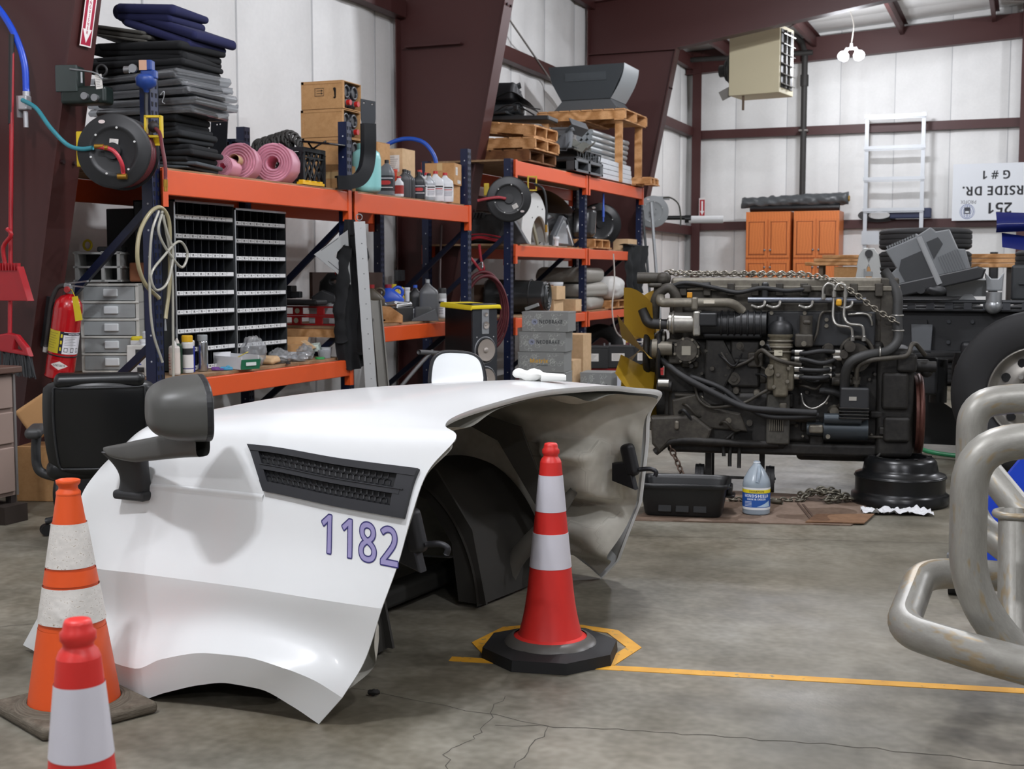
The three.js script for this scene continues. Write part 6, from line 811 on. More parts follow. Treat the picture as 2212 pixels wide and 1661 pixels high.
// pallet on legs carrying a dark bin
pallet('raised pallet on four wooden legs at the far rack end', [-5.2, 3.14, -15.85], [1.16, 0.14, 1.0], 0, woodM, [0, 0], 8);
{ const t = scene.children[scene.children.length - 1]; for (const [x, z] of [[0.48, 0.43], [0.48, -0.43], [-0.48, 0.43], [-0.48, -0.43]]) obj(t, 'leg', uvMetres(box(0.09, 3.14 - E3 - 0.004, 0.04, x, -(3.14 - E3) / 2, z)), woodM); }
pallet('low pallet stub under the raised pallet leg', [-4.95, E3 - 0.002, -16.15], [0.5, 0.1, 0.36], 0, woodM, [0, 0], 4).position.x = -4.46 - 0.25 + 0.0;
{ const t = thing('dash_moulding', 'large dark trough-shaped plastic moulding on the raised pallet', 'moulding', [-5.18, 3.285, -15.8]); t.scale.x = 0.9;
  obj(t, 'trough', [ext([[-0.55, 0.56], [0.55, 0.56], [0.55, 0.5], [0.36, 0.14], [-0.36, 0.14], [-0.5, 0.36]], 0.02, 0.005).translate(0, 0, 0.3), ext([[-0.55, 0.56], [0.55, 0.56], [0.36, 0.14], [-0.36, 0.14]], 0.02, 0.005).translate(0, 0, -0.3), rbox(0.72, 0.02, 0.6, 0.006, 0, 0.14, 0)], M(0x2b3033, 0.5));
  obj(t, 'raised_panel', [box(0.6, 0.1, 0.012, 0, 0.42, 0.312), box(0.54, 0.06, 0.014, 0, 0.42, 0.314)], M(0x363b3e, 0.5)); obj(t, 'side_rim', gridGeo((i, k) => V(0.37 + 0.19 * Math.sin(i * PI / 2), 0.14 + 0.42 * i, 0.32 - 0.64 * k), 12, 2), M(0x8f9598, 0.5));
  obj(t, 'foot_tray', ext([[-0.48, 0], [0.44, 0], [0.46, 0.03], [0.36, 0.14], [-0.34, 0.14]], 0.6, 0.01), M(0x45484a, 0.6)); }
// mid shelf
{ const t = hoseReel('hose_reel', 'black hose reel on the near post of the farther rack', [-4.66, 1.975, -11.62], 0.42, 0.215, reelBlk, M(0x17181a, 0.5), { st: 0.5, wm: [0.6, -0.55] });
  t.children.find((c) => c.name === 'sticker').position.set(0.06, -0.07, 0.089);
  obj(t, 'inlet_hose', hose([[-0.3, -0.02, 0.12], [-0.2, 0.0, 0.13], [-0.1, 0.01, 0.13], [-0.03, 0.0, 0.12]], 0.014, 16), M(0xb0424a, 0.4)); obj(t, 'yellow_bracket', [rbox(0.05, 0.12, 0.02, 0.005, -0.21, 0.1, -0.1)], yel); obj(t, 'roller_guide', [box(0.09, 0.012, 0.04, 0.23, 0.22, -0.05), box(0.012, 0.14, 0.04, 0.19, 0.16, -0.05), box(0.012, 0.12, 0.04, 0.27, 0.16, -0.05), box(0.09, 0.012, 0.04, 0.23, 0.09, -0.05), box(0.06, 0.06, 0.03, 0.17, 0.1, -0.07)], yel); obj(t, 'outlet_hose', hose([[0.25, 0.15, -0.02], [0.33, 0.1, 0.02], [0.36, -0.05, 0.05], [0.36, -0.25, 0.05]], 0.012, 24), M(0x232425, 0.5)); obj(t, 'outlet_fitting', cyl(0.014, 0.07, 0.36, -0.28, 0.05), brass); }
{ const t = thing('white_fender', 'white curved truck fender standing on the middle shelf', 'fender', [-4.86, E2, -12.85], PI / 2);   // local x runs away from the viewer
  const arc = []; for (let i = 0; i <= 16; i++) { const a = PI - i / 16 * PI * 0.98; arc.push([0.42 * Math.cos(a) * 1.0, 0.55 * Math.sin(a)]); } const inner = []; for (let i = 16; i >= 0; i--) { const a = PI - i / 16 * PI * 0.98; inner.push([0.12 + 0.25 * Math.cos(a), 0.3 * Math.sin(a)]); }
  obj(t, 'fender_skin', [ext(arc.concat(inner), 0.03, 0.008), gridGeo((i, k) => { const a = PI - i * PI * 0.98; return V(0.42 * Math.cos(a), 0.55 * Math.sin(a), -0.3 * k); }, 24, 4)], M(0xd5d6d3, 0.3)); for (const [x, y] of [[0.2, 0.38], [0.06, 0.4], [0.32, 0.28], [-0.1, 0.28]]) obj(t, 'mount_hole', cyl(0.008, 0.004, x, y, 0.016, 'z', undefined, 8), M(0x1b1b1c, 0.6)); obj(t, 'inner_brace', box(0.05, 0.4, 0.02, 0.12, 0.17, -0.05, 0, 0, 0.6), M(0x8d8a78, 0.5)); }
{ const t = thing('headlamp_unit', 'grey truck headlamp leaning at the front of the middle shelf', 'headlamp', [-4.8, E2, -13.56], PI / 2 + 0.06); obj(t, 'housing', ext([[-0.42, 0.01], [0.42, 0.01], [0.1, 0.32], [-0.05, 0.34], [-0.4, 0.12]], 0.06, 0.015), M(0x46494c, 0.3)); obj(t, 'lens', ext([[-0.36, 0.03], [0.12, 0.03], [0.02, 0.27], [-0.06, 0.29], [-0.34, 0.11]], 0.012, 0.004).translate(0, 0, 0.035), M(0x8c9092, 0.08, 0, { clearcoat: 1 })); obj(t, 'marker_strip', Array.from({ length: 9 }, (_, i) => box(0.03, 0.05, 0.012, 0.1 + i * 0.028, 0.22 - i * 0.022, 0.034, 0, 0, -0.7)), M(0xd6d8d9, 0.2)); obj(t, 'trim_bar', box(0.42, 0.02, 0.014, 0.22, 0.15, 0.036, 0, 0, -0.75), M(0x1d1f21, 0.4)); }
single('wheel_well_cover', 'large glossy black wheel-well cover leaning behind the headlamp', 'cover', [gridGeo((i, k) => V((i - 0.5) * 1.5, 0.62 - 0.5 * k + 0.12 * Math.sin(i * PI) - 0.1 * (1 - i), 0.25 * Math.sin(k * 2)), 20, 10), gridGeo((i, k) => V((i - 0.5) * 1.1, 0.4 - 0.32 * k, 0.16 + 0.1 * Math.sin(i * 3)), 12, 6)], M(0x151618, 0.22), [-5.35, E2, -14.4], PI / 2);
single('dark_engine_cover', 'dusty dark ribbed cover at the near end of the middle shelf', 'cover', [lumpy(new RoundedBoxGeometry(0.55, 0.28, 0.35, 6, 0.06).translate(0, 0.14, 0), 0.05, 8, 3), ...Array.from({ length: 8 }, (_, i) => box(0.02, 0.06, 0.1, -0.2 + i * 0.035, 0.28, 0.14, 0, 0, -0.3)), rbox(0.12, 0.22, 0.08, 0.03, 0.28, 0.14, 0.1)], M(0x2e2f30, 0.6), [-5.2, E2, -12.3], 0.1);
single('dark_bracket_pile', 'dark triangular bracket beside the dusty cover', 'bracket', ext([[-0.14, 0], [0.2, 0], [0.04, 0.26], [-0.02, 0.26]], 0.1, 0.01), M(0x3a3b3c, 0.55), [-4.62 - 0.2, E2, -12.05], 0.1);
{ const t = thing('jumper_cables', 'red jumper cables with clamps hanging over the near middle shelf edge', 'cables', [0, 0, 0]); const rc = M(0xa5182a, 0.45); for (let k = 0; k < 4; k++) obj(t, 'cable', hose([[-5.25, E2 + 0.03 + k * 0.02, -11.98], [-5.1, E2 + 0.06 + k * 0.012, -11.93 - k * 0.02], [-4.95, E2 + 0.03 + k * 0.016, -11.98], [-4.84, E2 + 0.02 + k * 0.01, -12.02]], 0.009, 20), k === 2 ? M(0x2a2a2b, 0.5) : rc); const c = sub(t, 'clamp'); obj(c, 'jaw', hose([[-5.02, 1.55, -11.74], [-5.0, 1.4, -11.74], [-4.97, 1.3, -11.74], [-5.0, 1.285, -11.74]], 0.014, 12), rc); obj(c, 'jaw', hose([[-5.13, 1.44, -11.74], [-5.06, 1.36, -11.74], [-5.0, 1.285, -11.74]], 0.014, 10), rc); }
single('white_pot', 'small white plastic pot at the middle shelf edge', 'pot', loft([[0, 0.035, 0.035, 0, 0, 0.8], [0.07, 0.035, 0.035, 0, 0, 0.8], [0.072, 0.045, 0.045, 0, 0, 0.8], [0.1, 0.042, 0.042, 0, 0, 0.8]], 20), bWht, [-4.75, E2, -13.2]);
pallet('short pallet stub at the front of the middle shelf', [-4.88, E2, -14.75], [0.34, 0.11, 0.6], 0, woodM, [0, 0], 3);
carton('light carton at the far end of the middle shelf', [-4.82, E2, -16.05], [0.2, 0.14, 0.4], 0, kraftLM);
single('bagged_part', 'dark part in a clear plastic bag on the short pallet', 'part', lumpy(new RoundedBoxGeometry(0.26, 0.32, 0.22, 8, 0.05).translate(0, 0.18, 0), 0.03, 9, 6), M(0x3a3b3c, 0.15, 0, { clearcoat: 1 }), [-4.92, E2 + 0.13, -14.7], 0.2);
{ const t = hoseReel('drum_reel', 'large black reel drum at the far end of the middle shelf', [-5.0, E2 + 0.31, -15.5], 0.5, 0.27, M(0x101113, 0.25), M(0x131415, 0.5)); t.remove(t.children.find((c) => c.name === 'sticker')); }
single('blue_air_drop', 'short blue air line with a chrome coupler hanging under the top shelf', 'air line', [hose([[0, 0.16, 0], [0, 0, 0]], 0.012, 3), cyl(0.016, 0.12, 0, -0.06, 0), cyl(0.01, 0.05, 0, -0.15, 0)], M(0x3f5fb8, 0.3, 0.3), [-4.75, 2.06, -14.9]);
// low shelf
const tarpBlk = M(0x2c2f30, 0.28, 0, { clearcoat: 0.4 });
{ const t = thing('rolled_tarp', 'rolled shiny black tarp on the low shelf', 'tarp', [-4.98, E1 + 0.192, -12.65], 0.12); const spiral = []; for (let i = 0; i <= 90; i++) { const q = i / 90, a = q * 2 * PI * 4, r = 0.03 + 0.135 * q; spiral.push([0.335, Math.sin(a) * r, Math.cos(a) * r]); }
  obj(t, 'roll', lumpy(join([lathe([[0, -0.33], [0.15, -0.33], [0.165, -0.3], [0.165, 0.3], [0.15, 0.33], [0, 0.33]], 40).rotateZ(PI / 2)]), 0.02, 9, 3), tarpBlk); obj(t, 'rolled_edge', hose(spiral, 0.008, 180, 6), M(0x3c3f40, 0.2)); obj(t, 'strap', tor(0.172, 0.006, 0.16, 0, 0, 'x', 40, 6), M(0x1a1b1c, 0.5)); }
carton('lower of two small pale cartons beside the rolled tarp', [-4.74, E1, -13.08], [0.15, 0.14, 0.3], 0, kraftLM, { tape: 1 }); carton('upper of two small pale cartons beside the rolled tarp', [-4.72, E1 + 0.146, -13.08], [0.16, 0.14, 0.3], 0.03, kraftLM, { tape: 1 });
single('white_pail', 'white plastic pail behind the small pale cartons', 'pail', loft([[0, 0.08, 0.08, 0, 0, 1], [0.3, 0.095, 0.095, 0, 0, 1], [0.3, 0.1, 0.1, 0, 0, 1], [0.33, 0.1, 0.1, 0, 0, 1]], 28), bWht, [-4.85, E1, -13.45]);
carton('wide brown carton lid at the back of the low shelf', [-5.15, E1, -13.0], [0.75, 0.3, 0.45], 0, M(0x6a5140, 0.85));
const bagM = M(0x9b9890, 0.6, 0, { bumpMap: fineBump, bumpScale: 0.004 }), bagW = M(0xd0cfcb, 0.55, 0, { bumpMap: fineBump, bumpScale: 0.004 });
const sack = (label, pos, sx, sy, sz, s, m, turn = 0) => single('sack', label, 'sack', warp(lumpy(new RoundedBoxGeometry(sx * 2, sy * 2, sz * 2, 8, Math.min(sx, sy, sz) * 0.9).translate(0, sy, 0), 0.035, 5, s), (v) => { if (v.y < 0) v.y = 0; }), m, pos, turn, 'sacks on the low shelf');
sack('bottom grey sack of the pile on the low shelf', [-5.02, E1, -14.66], 0.28, 0.07, 0.4, 2, bagM, 0.1); sack('middle grey sack of the pile on the low shelf', [-5.04, E1 + 0.15, -14.66], 0.28, 0.075, 0.4, 5, bagM, -0.1); sack('top grey sack of the pile on the low shelf', [-5.08, E1 + 0.31, -14.66], 0.32, 0.09, 0.4, 8, bagM, 0.05);
sack('bulging white sack with dark print on the low pallet', [-4.82, E1 + 0.115, -15.35], 0.18, 0.14, 0.28, 11, bagW, 0.1);
pallet('low pallet carrying the white sack', [-4.88, E1, -15.4], [0.36, 0.1, 0.7], 0, woodM, [0, 0], 3);
carton('pale carton with blue tape in front of the grey sacks', [-4.8, E1, -14.5 + 0.62], [0.18, 0.13, 0.2], 0, kraftLM, {});
single('black_film_roll', 'crumpled black film lying behind the pale carton', 'film', lumpy(new RoundedBoxGeometry(0.5, 0.14, 0.4, 6, 0.05).translate(0, 0.07, 0), 0.03, 8, 2), tarpBlk, [-5.15, E1, -13.72], 0);
// cloth and hose over the far end
single('draped_jacket', 'dark grey jacket draped over the middle beam at the far rack end', 'jacket', [hangCloth(0.5, 0.62, 4, 0.06, 20, 24, (v) => 1 - 0.55 * v).rotateY(PI / 2 - 0.4), gridGeo((i, k) => V(-0.15 * k, 0.0 + 0.02 * Math.sin(k * 3), -0.25 + i * 0.5), 8, 4)], cloth(0x232526), [-4.62, E2 + 0.06, -15.85], 0);
single('white_cable', 'thin white cable hanging down from the middle shelf', 'cable', hose([[-4.62, 1.5, -14.9], [-4.62, 1.2, -14.95], [-4.63, 0.8, -14.9], [-4.6, 0.55, -15.0], [-4.5, 0.42, -15.5], [-4.45, 0.4, -15.8]], 0.009, 40), M(0xc4c1ba, 0.5));
{ const t = thing('red_hose_coil', 'thick coil of dark red hose hanging behind the tower speaker', 'hose', [-4.82, 0.95, -11.35], 0.5); for (let i = 0; i < 6; i++) obj(t, 'hose_loop', tor(0.26 + 0.012 * (i % 3), 0.013, 0.01 * i, -0.01 * i, -0.05 + i * 0.022, 'z', 48, 8).scale(0.72, 1.25, 1), hoseRed); obj(t, 'hanging_hook', hose([[0, 0.37, 0], [0, 0.42, -0.03], [-0.03, 0.4, -0.06]], 0.008, 8), zinc); }
// ---------- on the floor under the rack ----------
const hexArt = (x, w, h, base) => { x.fillStyle = base; x.fillRect(0, 0, w, h); x.strokeStyle = 'rgba(226,228,222,0.75)'; x.fillStyle = 'rgba(235,236,230,0.9)'; let s = 5; const r = () => { s = (s * 16807) % 2147483647; return s / 2147483647; }; for (let i = 0; i < 34; i++) { const cx = r() * w, cy = r() * h, R = 12 + r() * 16; x.lineWidth = 1.6; x.beginPath(); for (let k = 0; k <= 6; k++) { const a = k * PI / 3 + 0.5; x.lineTo(cx + R * Math.cos(a), cy + R * Math.sin(a)); } x.stroke(); x.beginPath(); x.moveTo(cx + R, cy); x.lineTo(cx + R * 2.2, cy + (r() - 0.5) * 40); x.stroke(); x.beginPath(); x.arc(cx + R * Math.cos(0.5), cy + R * Math.sin(0.5), 3, 0, 7); x.fill(); } };
const neoMat = printMat(512, 220, (x, w, h) => { hexArt(x, w, h, '#858785'); x.fillStyle = '#8d93a8'; x.beginPath(); x.arc(140, 104, 34, 0, 7); x.fill(); x.fillStyle = '#23262c'; x.font = 'bold 40px sans-serif'; x.fillText('N', 126, 118); x.font = 'bold 62px sans-serif'; x.save(); x.translate(188, 126); x.scale(0.82, 1); x.fillText('NEOBRAKE', 0, 0); x.restore(); });
const matMat = printMat(512, 220, (x, w, h) => { hexArt(x, w, h, '#858785'); x.fillStyle = '#d9a21e'; x.font = 'bold 66px sans-serif'; x.fillText('Matrix', 130, 112); x.fillStyle = '#3a3c3f'; x.font = 'bold 24px sans-serif'; x.fillText('NEOBRAKE', 210, 150); });
const boxGrey = M(0x858785, 0.7);
function brakeBox(label, [x, y, z], turn, mat, w = 0.435, h = 0.182, d = 0.3) { const t = thing('brake_box', label, 'box', [x, y, z], turn, 'grey brake boxes'); obj(t, 'body', rbox(w, h, d, 0.004, 0, h / 2, 0), boxGrey); obj(t, 'lid_edge', [box(w + 0.004, 0.01, d + 0.004, 0, h - 0.008, 0)], boxGrey); sheet(t, 'front_print', w - 0.006, h - 0.014, mat, 0, h / 2 - 0.005, d / 2 + 0.001); return t; }
brakeBox('lowest visible grey box in the stack, yellow Matrix lettering', [-4.11, 0.0, -11.15], 0.1, matMat); brakeBox('second grey box from the floor, yellow Matrix lettering, in the stack', [-4.1, 0.184, -11.15], 0.14, matMat); brakeBox('middle grey box of the stack, yellow Matrix lettering', [-4.11, 0.368, -11.15], 0.1, matMat); brakeBox('grey box reading NEOBRAKE just under the top of the stack', [-4.1, 0.552, -11.15], 0.12, neoMat); brakeBox('topmost grey box reading NEOBRAKE in the stack', [-4.07, 0.736, -11.15], 0.1, neoMat);
single('grey_insert', 'small grey box insert lying on the top brake box', 'insert', rbox(0.13, 0.03, 0.05, 0.004, 0, 0.015, 0, 0, 0, 0.35), boxGrey, [-4.2, 0.945, -11.05], 0.2);
brakeBox('single grey NEOBRAKE box lying low beside the white cartons', [-3.78, 0.05, -11.75], 0.1, neoMat, 0.3, 0.28, 0.3); carton('white carton lying right of the low brake box', [-3.46, 0, -11.8], [0.24, 0.3, 0.3], 0.1, M(0xc5c8d2, 0.7)); carton('low white carton in front of the brown one', [-3.74, 0, -11.35], [0.22, 0.2, 0.2], 0.15, M(0xc0c4d0, 0.7));
carton('tan carton behind the brake box stack', [-4.1, 0, -11.62], [0.28, 0.44, 0.3], 0.05, kraftLM); carton('taller tan carton behind the tan one', [-4.2, 0, -12.2], [0.3, 0.66, 0.3], 0.05, kraftLM);
single('pink_bag', 'translucent pink bag hanging behind the brake box stack', 'bag', lumpy(new THREE.IcosahedronGeometry(0.15, 6).scale(0.8, 1.5, 0.7), 0.03, 8, 2), M(0xb0727e, 0.35), [-4.45, 0.235, -11.6]);
for (let i = 0; i < 4; i++) { const t = thing('truck_battery', ['leftmost', 'second', 'third', 'rightmost'][i] + ' black truck battery on the red pallet under the rack', 'battery', [-4.95 + i * 0.26, 0.16, -14.2 - i * 0.18], 0.32, 'truck batteries'); obj(t, 'case', rbox(0.34, 0.24, 0.2, 0.012, 0, 0.12, 0), M(0x1a1b1c, 0.5)); obj(t, 'lid', rbox(0.345, 0.03, 0.205, 0.008, 0, 0.25, 0), M(0x2c2d2e, 0.5)); sheet(t, 'label', 0.15, 0.09, blankLabel, -0.02, 0.13, 0.1015); for (const s of [-1, 1]) obj(t, 'terminal', cyl(0.012, 0.03, s * 0.12, 0.28, 0.05), zinc); }
single('red_skid', 'flat red steel skid under the truck batteries', 'skid', [box(0.9, 0.03, 0.4, 0, 0.14, 0), box(0.9, 0.12, 0.05, 0, 0.06, 0.16), box(0.9, 0.12, 0.05, 0, 0.06, -0.16)], M(0xb02a2a, 0.45), [-4.45, 0, -14.75], 0.6);
single('red_support', 'leaning dusty red steel strut under the low shelf', 'strut', box(0.07, 0.62, 0.05, 0, 0.3, 0, 0, 0, -0.2), M(0x7a4a4c, 0.5), [-4.5, 0.14, -15.2]);
single('tire_dark', 'dark tyre lying behind the batteries under the rack', 'tyre', tor(0.22, 0.09, 0, 0.2, 0, 'z', 32, 14), M(0x1a1a1b, 0.8), [-5.1, 0.11, -15.9], 0.2);
// beyond the rack: grey reel, poles, strip light
{ const t = hoseReel('hose_reel', 'grey hose reel on the column beyond the farther rack', [-4.99, 2.14, -17.95], 0.35, 0.225, M(0x8a8e8f, 0.45), M(0x2a2a2b, 0.5)); t.remove(t.children.find((c) => c.name === 'sticker')); obj(t, 'outlet_hose', hose([[0.15, 0.2, 0], [0.25, 0.2, 0.02], [0.36, 0.12, 0.02], [0.4, -0.05, 0.02], [0.4, -0.2, 0.02]], 0.011, 24), M(0x3a3a30, 0.5)); obj(t, 'bracket_arm', box(0.3, 0.05, 0.04, 0.1, 0.2, -0.1), M(0x9a9c9d, 0.5)); obj(t, 'slot_rib', [box(0.14, 0.02, 0.004, 0, -0.02, 0.09, 0, 0, 0.9)], M(0x55585a, 0.5)); }
single('steel_pole', 'long light grey pole leaning at the far rack end', 'pole', hose([[-4.62, 2.2, -16.55], [-4.42, 0.05, -16.5]], 0.022, 4), M(0x9fa3a5, 0.4, 0.4)); single('steel_pole', 'darker pole leaning beside the light grey one', 'pole', hose([[-4.75, 2.1, -16.6], [-4.5, 0.05, -16.45]], 0.018, 4), M(0x4f5254, 0.5, 0.3));
{ const t = thing('strip_lamp', 'unlit white strip lamp with a black end on the left wall near the corner', 'strip lamp', [-5.5, 2.17, -20.6], 0.2); obj(t, 'tube_cover', cyl(0.06, 0.55, 0.65, -0.03, 0, 'x'), M(0xd5d6d6, 0.35)); obj(t, 'arm', cyl(0.035, 0.9, -0.05, 0, 0, 'x'), M(0x141516, 0.4)); obj(t, 'end_cap', cyl(0.064, 0.1, 0.36, -0.02, 0, 'x'), M(0x141516, 0.4)); }
// ---------- diesel engine on a stand (local x along the crank, y up, z toward the aisle) ----------
const eng = thing('diesel_engine', 'grimy diesel engine with a yellow fan on a small wheeled frame', 'engine', [-1.31, 0, -7.455], 0.17);
const K = 0.00259, ex = (px) => (px - 1680) * K, ey = (py) => 1.26 - (py - 592) * K;
const grime = (r, g, b) => noiseTex(256, (u, v) => { const q = 16 * tn(u, v, 8, 3) + 12 * tn(u, v, 40, 6) + 8 * tn(u, v, 110, 2); return [cl(r + q), cl(g + q), cl(b + q * 0.9)]; });
const gm = (r, g, b, rough = 0.6, metal = 0.2) => new THREE.MeshStandardMaterial({ map: grime(r, g, b), roughness: rough, metalness: metal });
const eDark = gm(32, 30, 27), eMid = gm(60, 56, 49), eLite = gm(112, 107, 96, 0.5, 0.4), eAlu = gm(158, 155, 148, 0.35, 0.7), eBlk = M(0x17181a, 0.45), eBlk2 = M(0x232426, 0.5), eRub = M(0x1b1b1c, 0.6), eSteel = M(0xa4a29c, 0.3, 0.8);
const eb = (x0, x1, y0, y1, z0, z1, r = 0.012) => rbox((x1 - x0) * K, (y1 - y0) * K, z1 - z0, r, (ex(x0) + ex(x1)) / 2, (ey(y0) + ey(y1)) / 2, (z0 + z1) / 2);   // box from picture-scale measures
const ep = (px, py, z) => [ex(px), ey(py), z];
const part = (n, g, m, l) => obj(eng, n, Array.isArray(g) ? g.map(uvMetres) : uvMetres(g), m, l);
part('cylinder_block', [eb(1430, 1900, 735, 960, -0.3, 0.16, 0.03), eb(1450, 1640, 700, 760, -0.25, 0.12), eb(1440, 1700, 850, 975, -0.2, 0.2, 0.03)], eDark);
part('cylinder_head', [eb(1440, 1925, 622, 745, -0.26, 0.13, 0.015), eb(1890, 1928, 600, 760, -0.22, 0.14)], eMid);
part('valve_cover', [eb(1442, 1926, 600, 628, -0.25, 0.12, 0.02), eb(1436, 1930, 618, 628, -0.27, 0.15, 0.004)], eLite);
for (let i = 0; i < 9; i++) part('cover_lug', [eb(1462 + i * 52, 1478 + i * 52, 612, 640, 0.1, 0.16, 0.006)], eMid);
part('injector_panel', [eb(1652, 1880, 672, 748, 0.12, 0.185, 0.012)], eBlk2);
for (const [x, y] of [[1662, 676], [1732, 676], [1778, 690], [1778, 703], [1868, 680]]) part('bolt', cyl(0.011, 0.014, ex(x), ey(y), 0.19, 'z', undefined, 10), eLite);
part('fuel_rail', cyl(0.016, 0.64, ex(1735), ey(648), 0.2, 'x'), M(0x6c7078, 0.3, 0.7));
for (const x of [1648, 1680, 1748, 1830]) part('injector_line', hose([ep(x, 650, 0.22), ep(x - 3, 660, 0.235), ep(x - 14, 664, 0.24), ep(x - 28, 660, 0.22)].map((p) => p), 0.009, 16), eSteel);
part('fuel_line', hose([ep(1770, 645, 0.22), ep(1770, 622, 0.22), ep(1778, 613, 0.22), ep(1790, 616, 0.22), ep(1792, 640, 0.22), ep(1792, 690, 0.24), ep(1800, 700, 0.25), ep(1828, 706, 0.25), ep(1832, 725, 0.25)], 0.008, 50), eSteel);
part('fuel_line', hose([ep(1793, 625, 0.24), ep(1800, 614, 0.24), ep(1812, 616, 0.24), ep(1815, 640, 0.24), ep(1814, 685, 0.25), ep(1824, 697, 0.26), ep(1850, 702, 0.26), ep(1855, 725, 0.26)], 0.008, 50), eSteel);
part('fuel_line', hose([ep(1822, 678, 0.2), ep(1862, 678, 0.21), ep(1870, 690, 0.21), ep(1872, 700, 0.2)], 0.007, 24), eSteel); part('fuel_line', hose([ep(1790, 672, 0.2), ep(1768, 675, 0.21), ep(1758, 720, 0.22), ep(1750, 740, 0.22)], 0.007, 24), eMid);
for (const [x, y] of [[1770, 640], [1792, 635], [1815, 635], [1832, 728], [1855, 728]]) part('line_nut', cyl(0.013, 0.03, ex(x), ey(y), 0.235, 'y', undefined, 6), eSteel);
part('sensor', eb(1796, 1808, 645, 660, 0.22, 0.26), M(0xc9951e, 0.4));
part('wiring_harness', hose([ep(1428, 628, 0.17), ep(1470, 612, 0.18), ep(1540, 622, 0.19), ep(1590, 632, 0.2), ep(1640, 622, 0.2), ep(1690, 628, 0.2), ep(1730, 625, 0.19)], 0.012, 50), eRub); part('wiring_harness', hose([ep(1420, 650, 0.18), ep(1430, 622, 0.18), ep(1480, 618, 0.16), ep(1530, 615, 0.16)], 0.014, 30), eRub);
part('coil_connector', eb(1640, 1655, 610, 645, 0.14, 0.2), eBlk); part('coil_connector', eb(1725, 1745, 615, 632, 0.14, 0.2), eMid);
// intake side at the left
part('coolant_pipe', bent([ep(1423, 640, 0.22), ep(1423, 655, 0.24), ep(1470, 654, 0.26), ep(1580, 654, 0.26), ep(1600, 672, 0.22)], 0.026, 0.05, 14), eLite); part('pipe_clamp', eb(1492, 1506, 642, 670, 0.23, 0.295), eLite); sheet(eng, 'pipe_label', 0.06, 0.018, M(0xc9c2b2, 0.6), ex(1530), ey(652), 0.287);
part('elbow_pipe', bent([ep(1408, 700, 0.16), ep(1410, 640, 0.18), ep(1440, 618, 0.18), ep(1458, 640, 0.18), ep(1460, 690, 0.16)], 0.028, 0.07, 14), eMid); part('yellow_cap', [eb(1481, 1492, 632, 644, 0.2, 0.23, 0.004)], M(0xc98a1a, 0.4));
part('throttle_body', [cyl(0.058, 0.15, ex(1472), ey(698), 0.22, 'x', undefined, 28), tor(0.06, 0.008, ex(1452), ey(698), 0.22, 'x'), eb(1496, 1512, 672, 726, 0.14, 0.3)], eAlu);
part('intake_manifold', [cyl(0.07, 0.36, ex(1582), ey(700), 0.2, 'x', undefined, 28), eb(1508, 1548, 675, 705, 0.2, 0.3), eb(1515, 1645, 715, 732, 0.1, 0.24, 0.02)], eBlk); for (let i = 0; i < 7; i++) part('manifold_rib', tor(0.072, 0.006, ex(1556 + i * 14), ey(700), 0.2, 'x', 28, 6), eBlk);
part('elbow_hose', bent([ep(1384, 670, 0.2), ep(1396, 700, 0.22), ep(1420, 702, 0.22), ep(1445, 702, 0.22)], 0.03, 0.08, 14), eRub); part('hose_clamp', tor(0.032, 0.004, ex(1424), ey(702), 0.22, 'x'), eSteel); part('hose_clamp', tor(0.032, 0.004, ex(1440), ey(702), 0.22, 'x'), eSteel);
part('outlet_pipe', [cyl(0.033, 0.17, ex(1400), ey(601), 0.1, 'x', 0.03, 20), eb(1412, 1440, 588, 616, 0.02, 0.16, 0.03)], eMid);
part('turbo_bracket', [eb(1395, 1425, 612, 622, 0.05, 0.2), eb(1405, 1420, 620, 650, 0.08, 0.16)], eMid);
// front end: pulleys, water pump, fan
part('water_pump', [cyl(0.075, 0.1, ex(1482), ey(758), 0.2, 'z', undefined, 10), cyl(0.06, 0.03, ex(1482), ey(758), 0.26, 'z', undefined, 24), eb(1440, 1470, 735, 790, 0.05, 0.2)], eMid); sheet(eng, 'pump_plate', 0.05, 0.05, M(0x8d897c, 0.5), ex(1482), ey(758), 0.277);
for (let i = 0; i < 8; i++) part('bolt', cyl(0.008, 0.012, ex(1482) + 0.068 * Math.cos(i * PI / 4 + 0.3), ey(758) + 0.068 * Math.sin(i * PI / 4 + 0.3), 0.255, 'z', undefined, 8), eLite);
part('belt_pulley', [cyl(0.1, 0.05, ex(1420), ey(758), 0.06, 'x', undefined, 36), cyl(0.04, 0.08, ex(1435), ey(755), 0.22, 'x', undefined, 24), cyl(0.055, 0.03, ex(1412), ey(756), 0.21, 'x', undefined, 24)], eLite); part('drive_belt', [tor(0.105, 0.012, ex(1420), ey(758), 0.06, 'x', 40, 8), hose([ep(1420, 725, 0.2), ep(1421, 760, 0.25), ep(1419, 800, 0.22), ep(1420, 860, 0.1)], 0.014, 20)], eRub);
part('crank_damper', [cyl(0.13, 0.06, ex(1425), ey(870), 0.02, 'x', undefined, 36), cyl(0.03, 0.08, ex(1435), ey(838), 0.24, 'x', undefined, 20)], eDark); part('idler_pulley', cyl(0.024, 0.06, ex(1433), ey(830), 0.26, 'x', undefined, 20), eSteel);
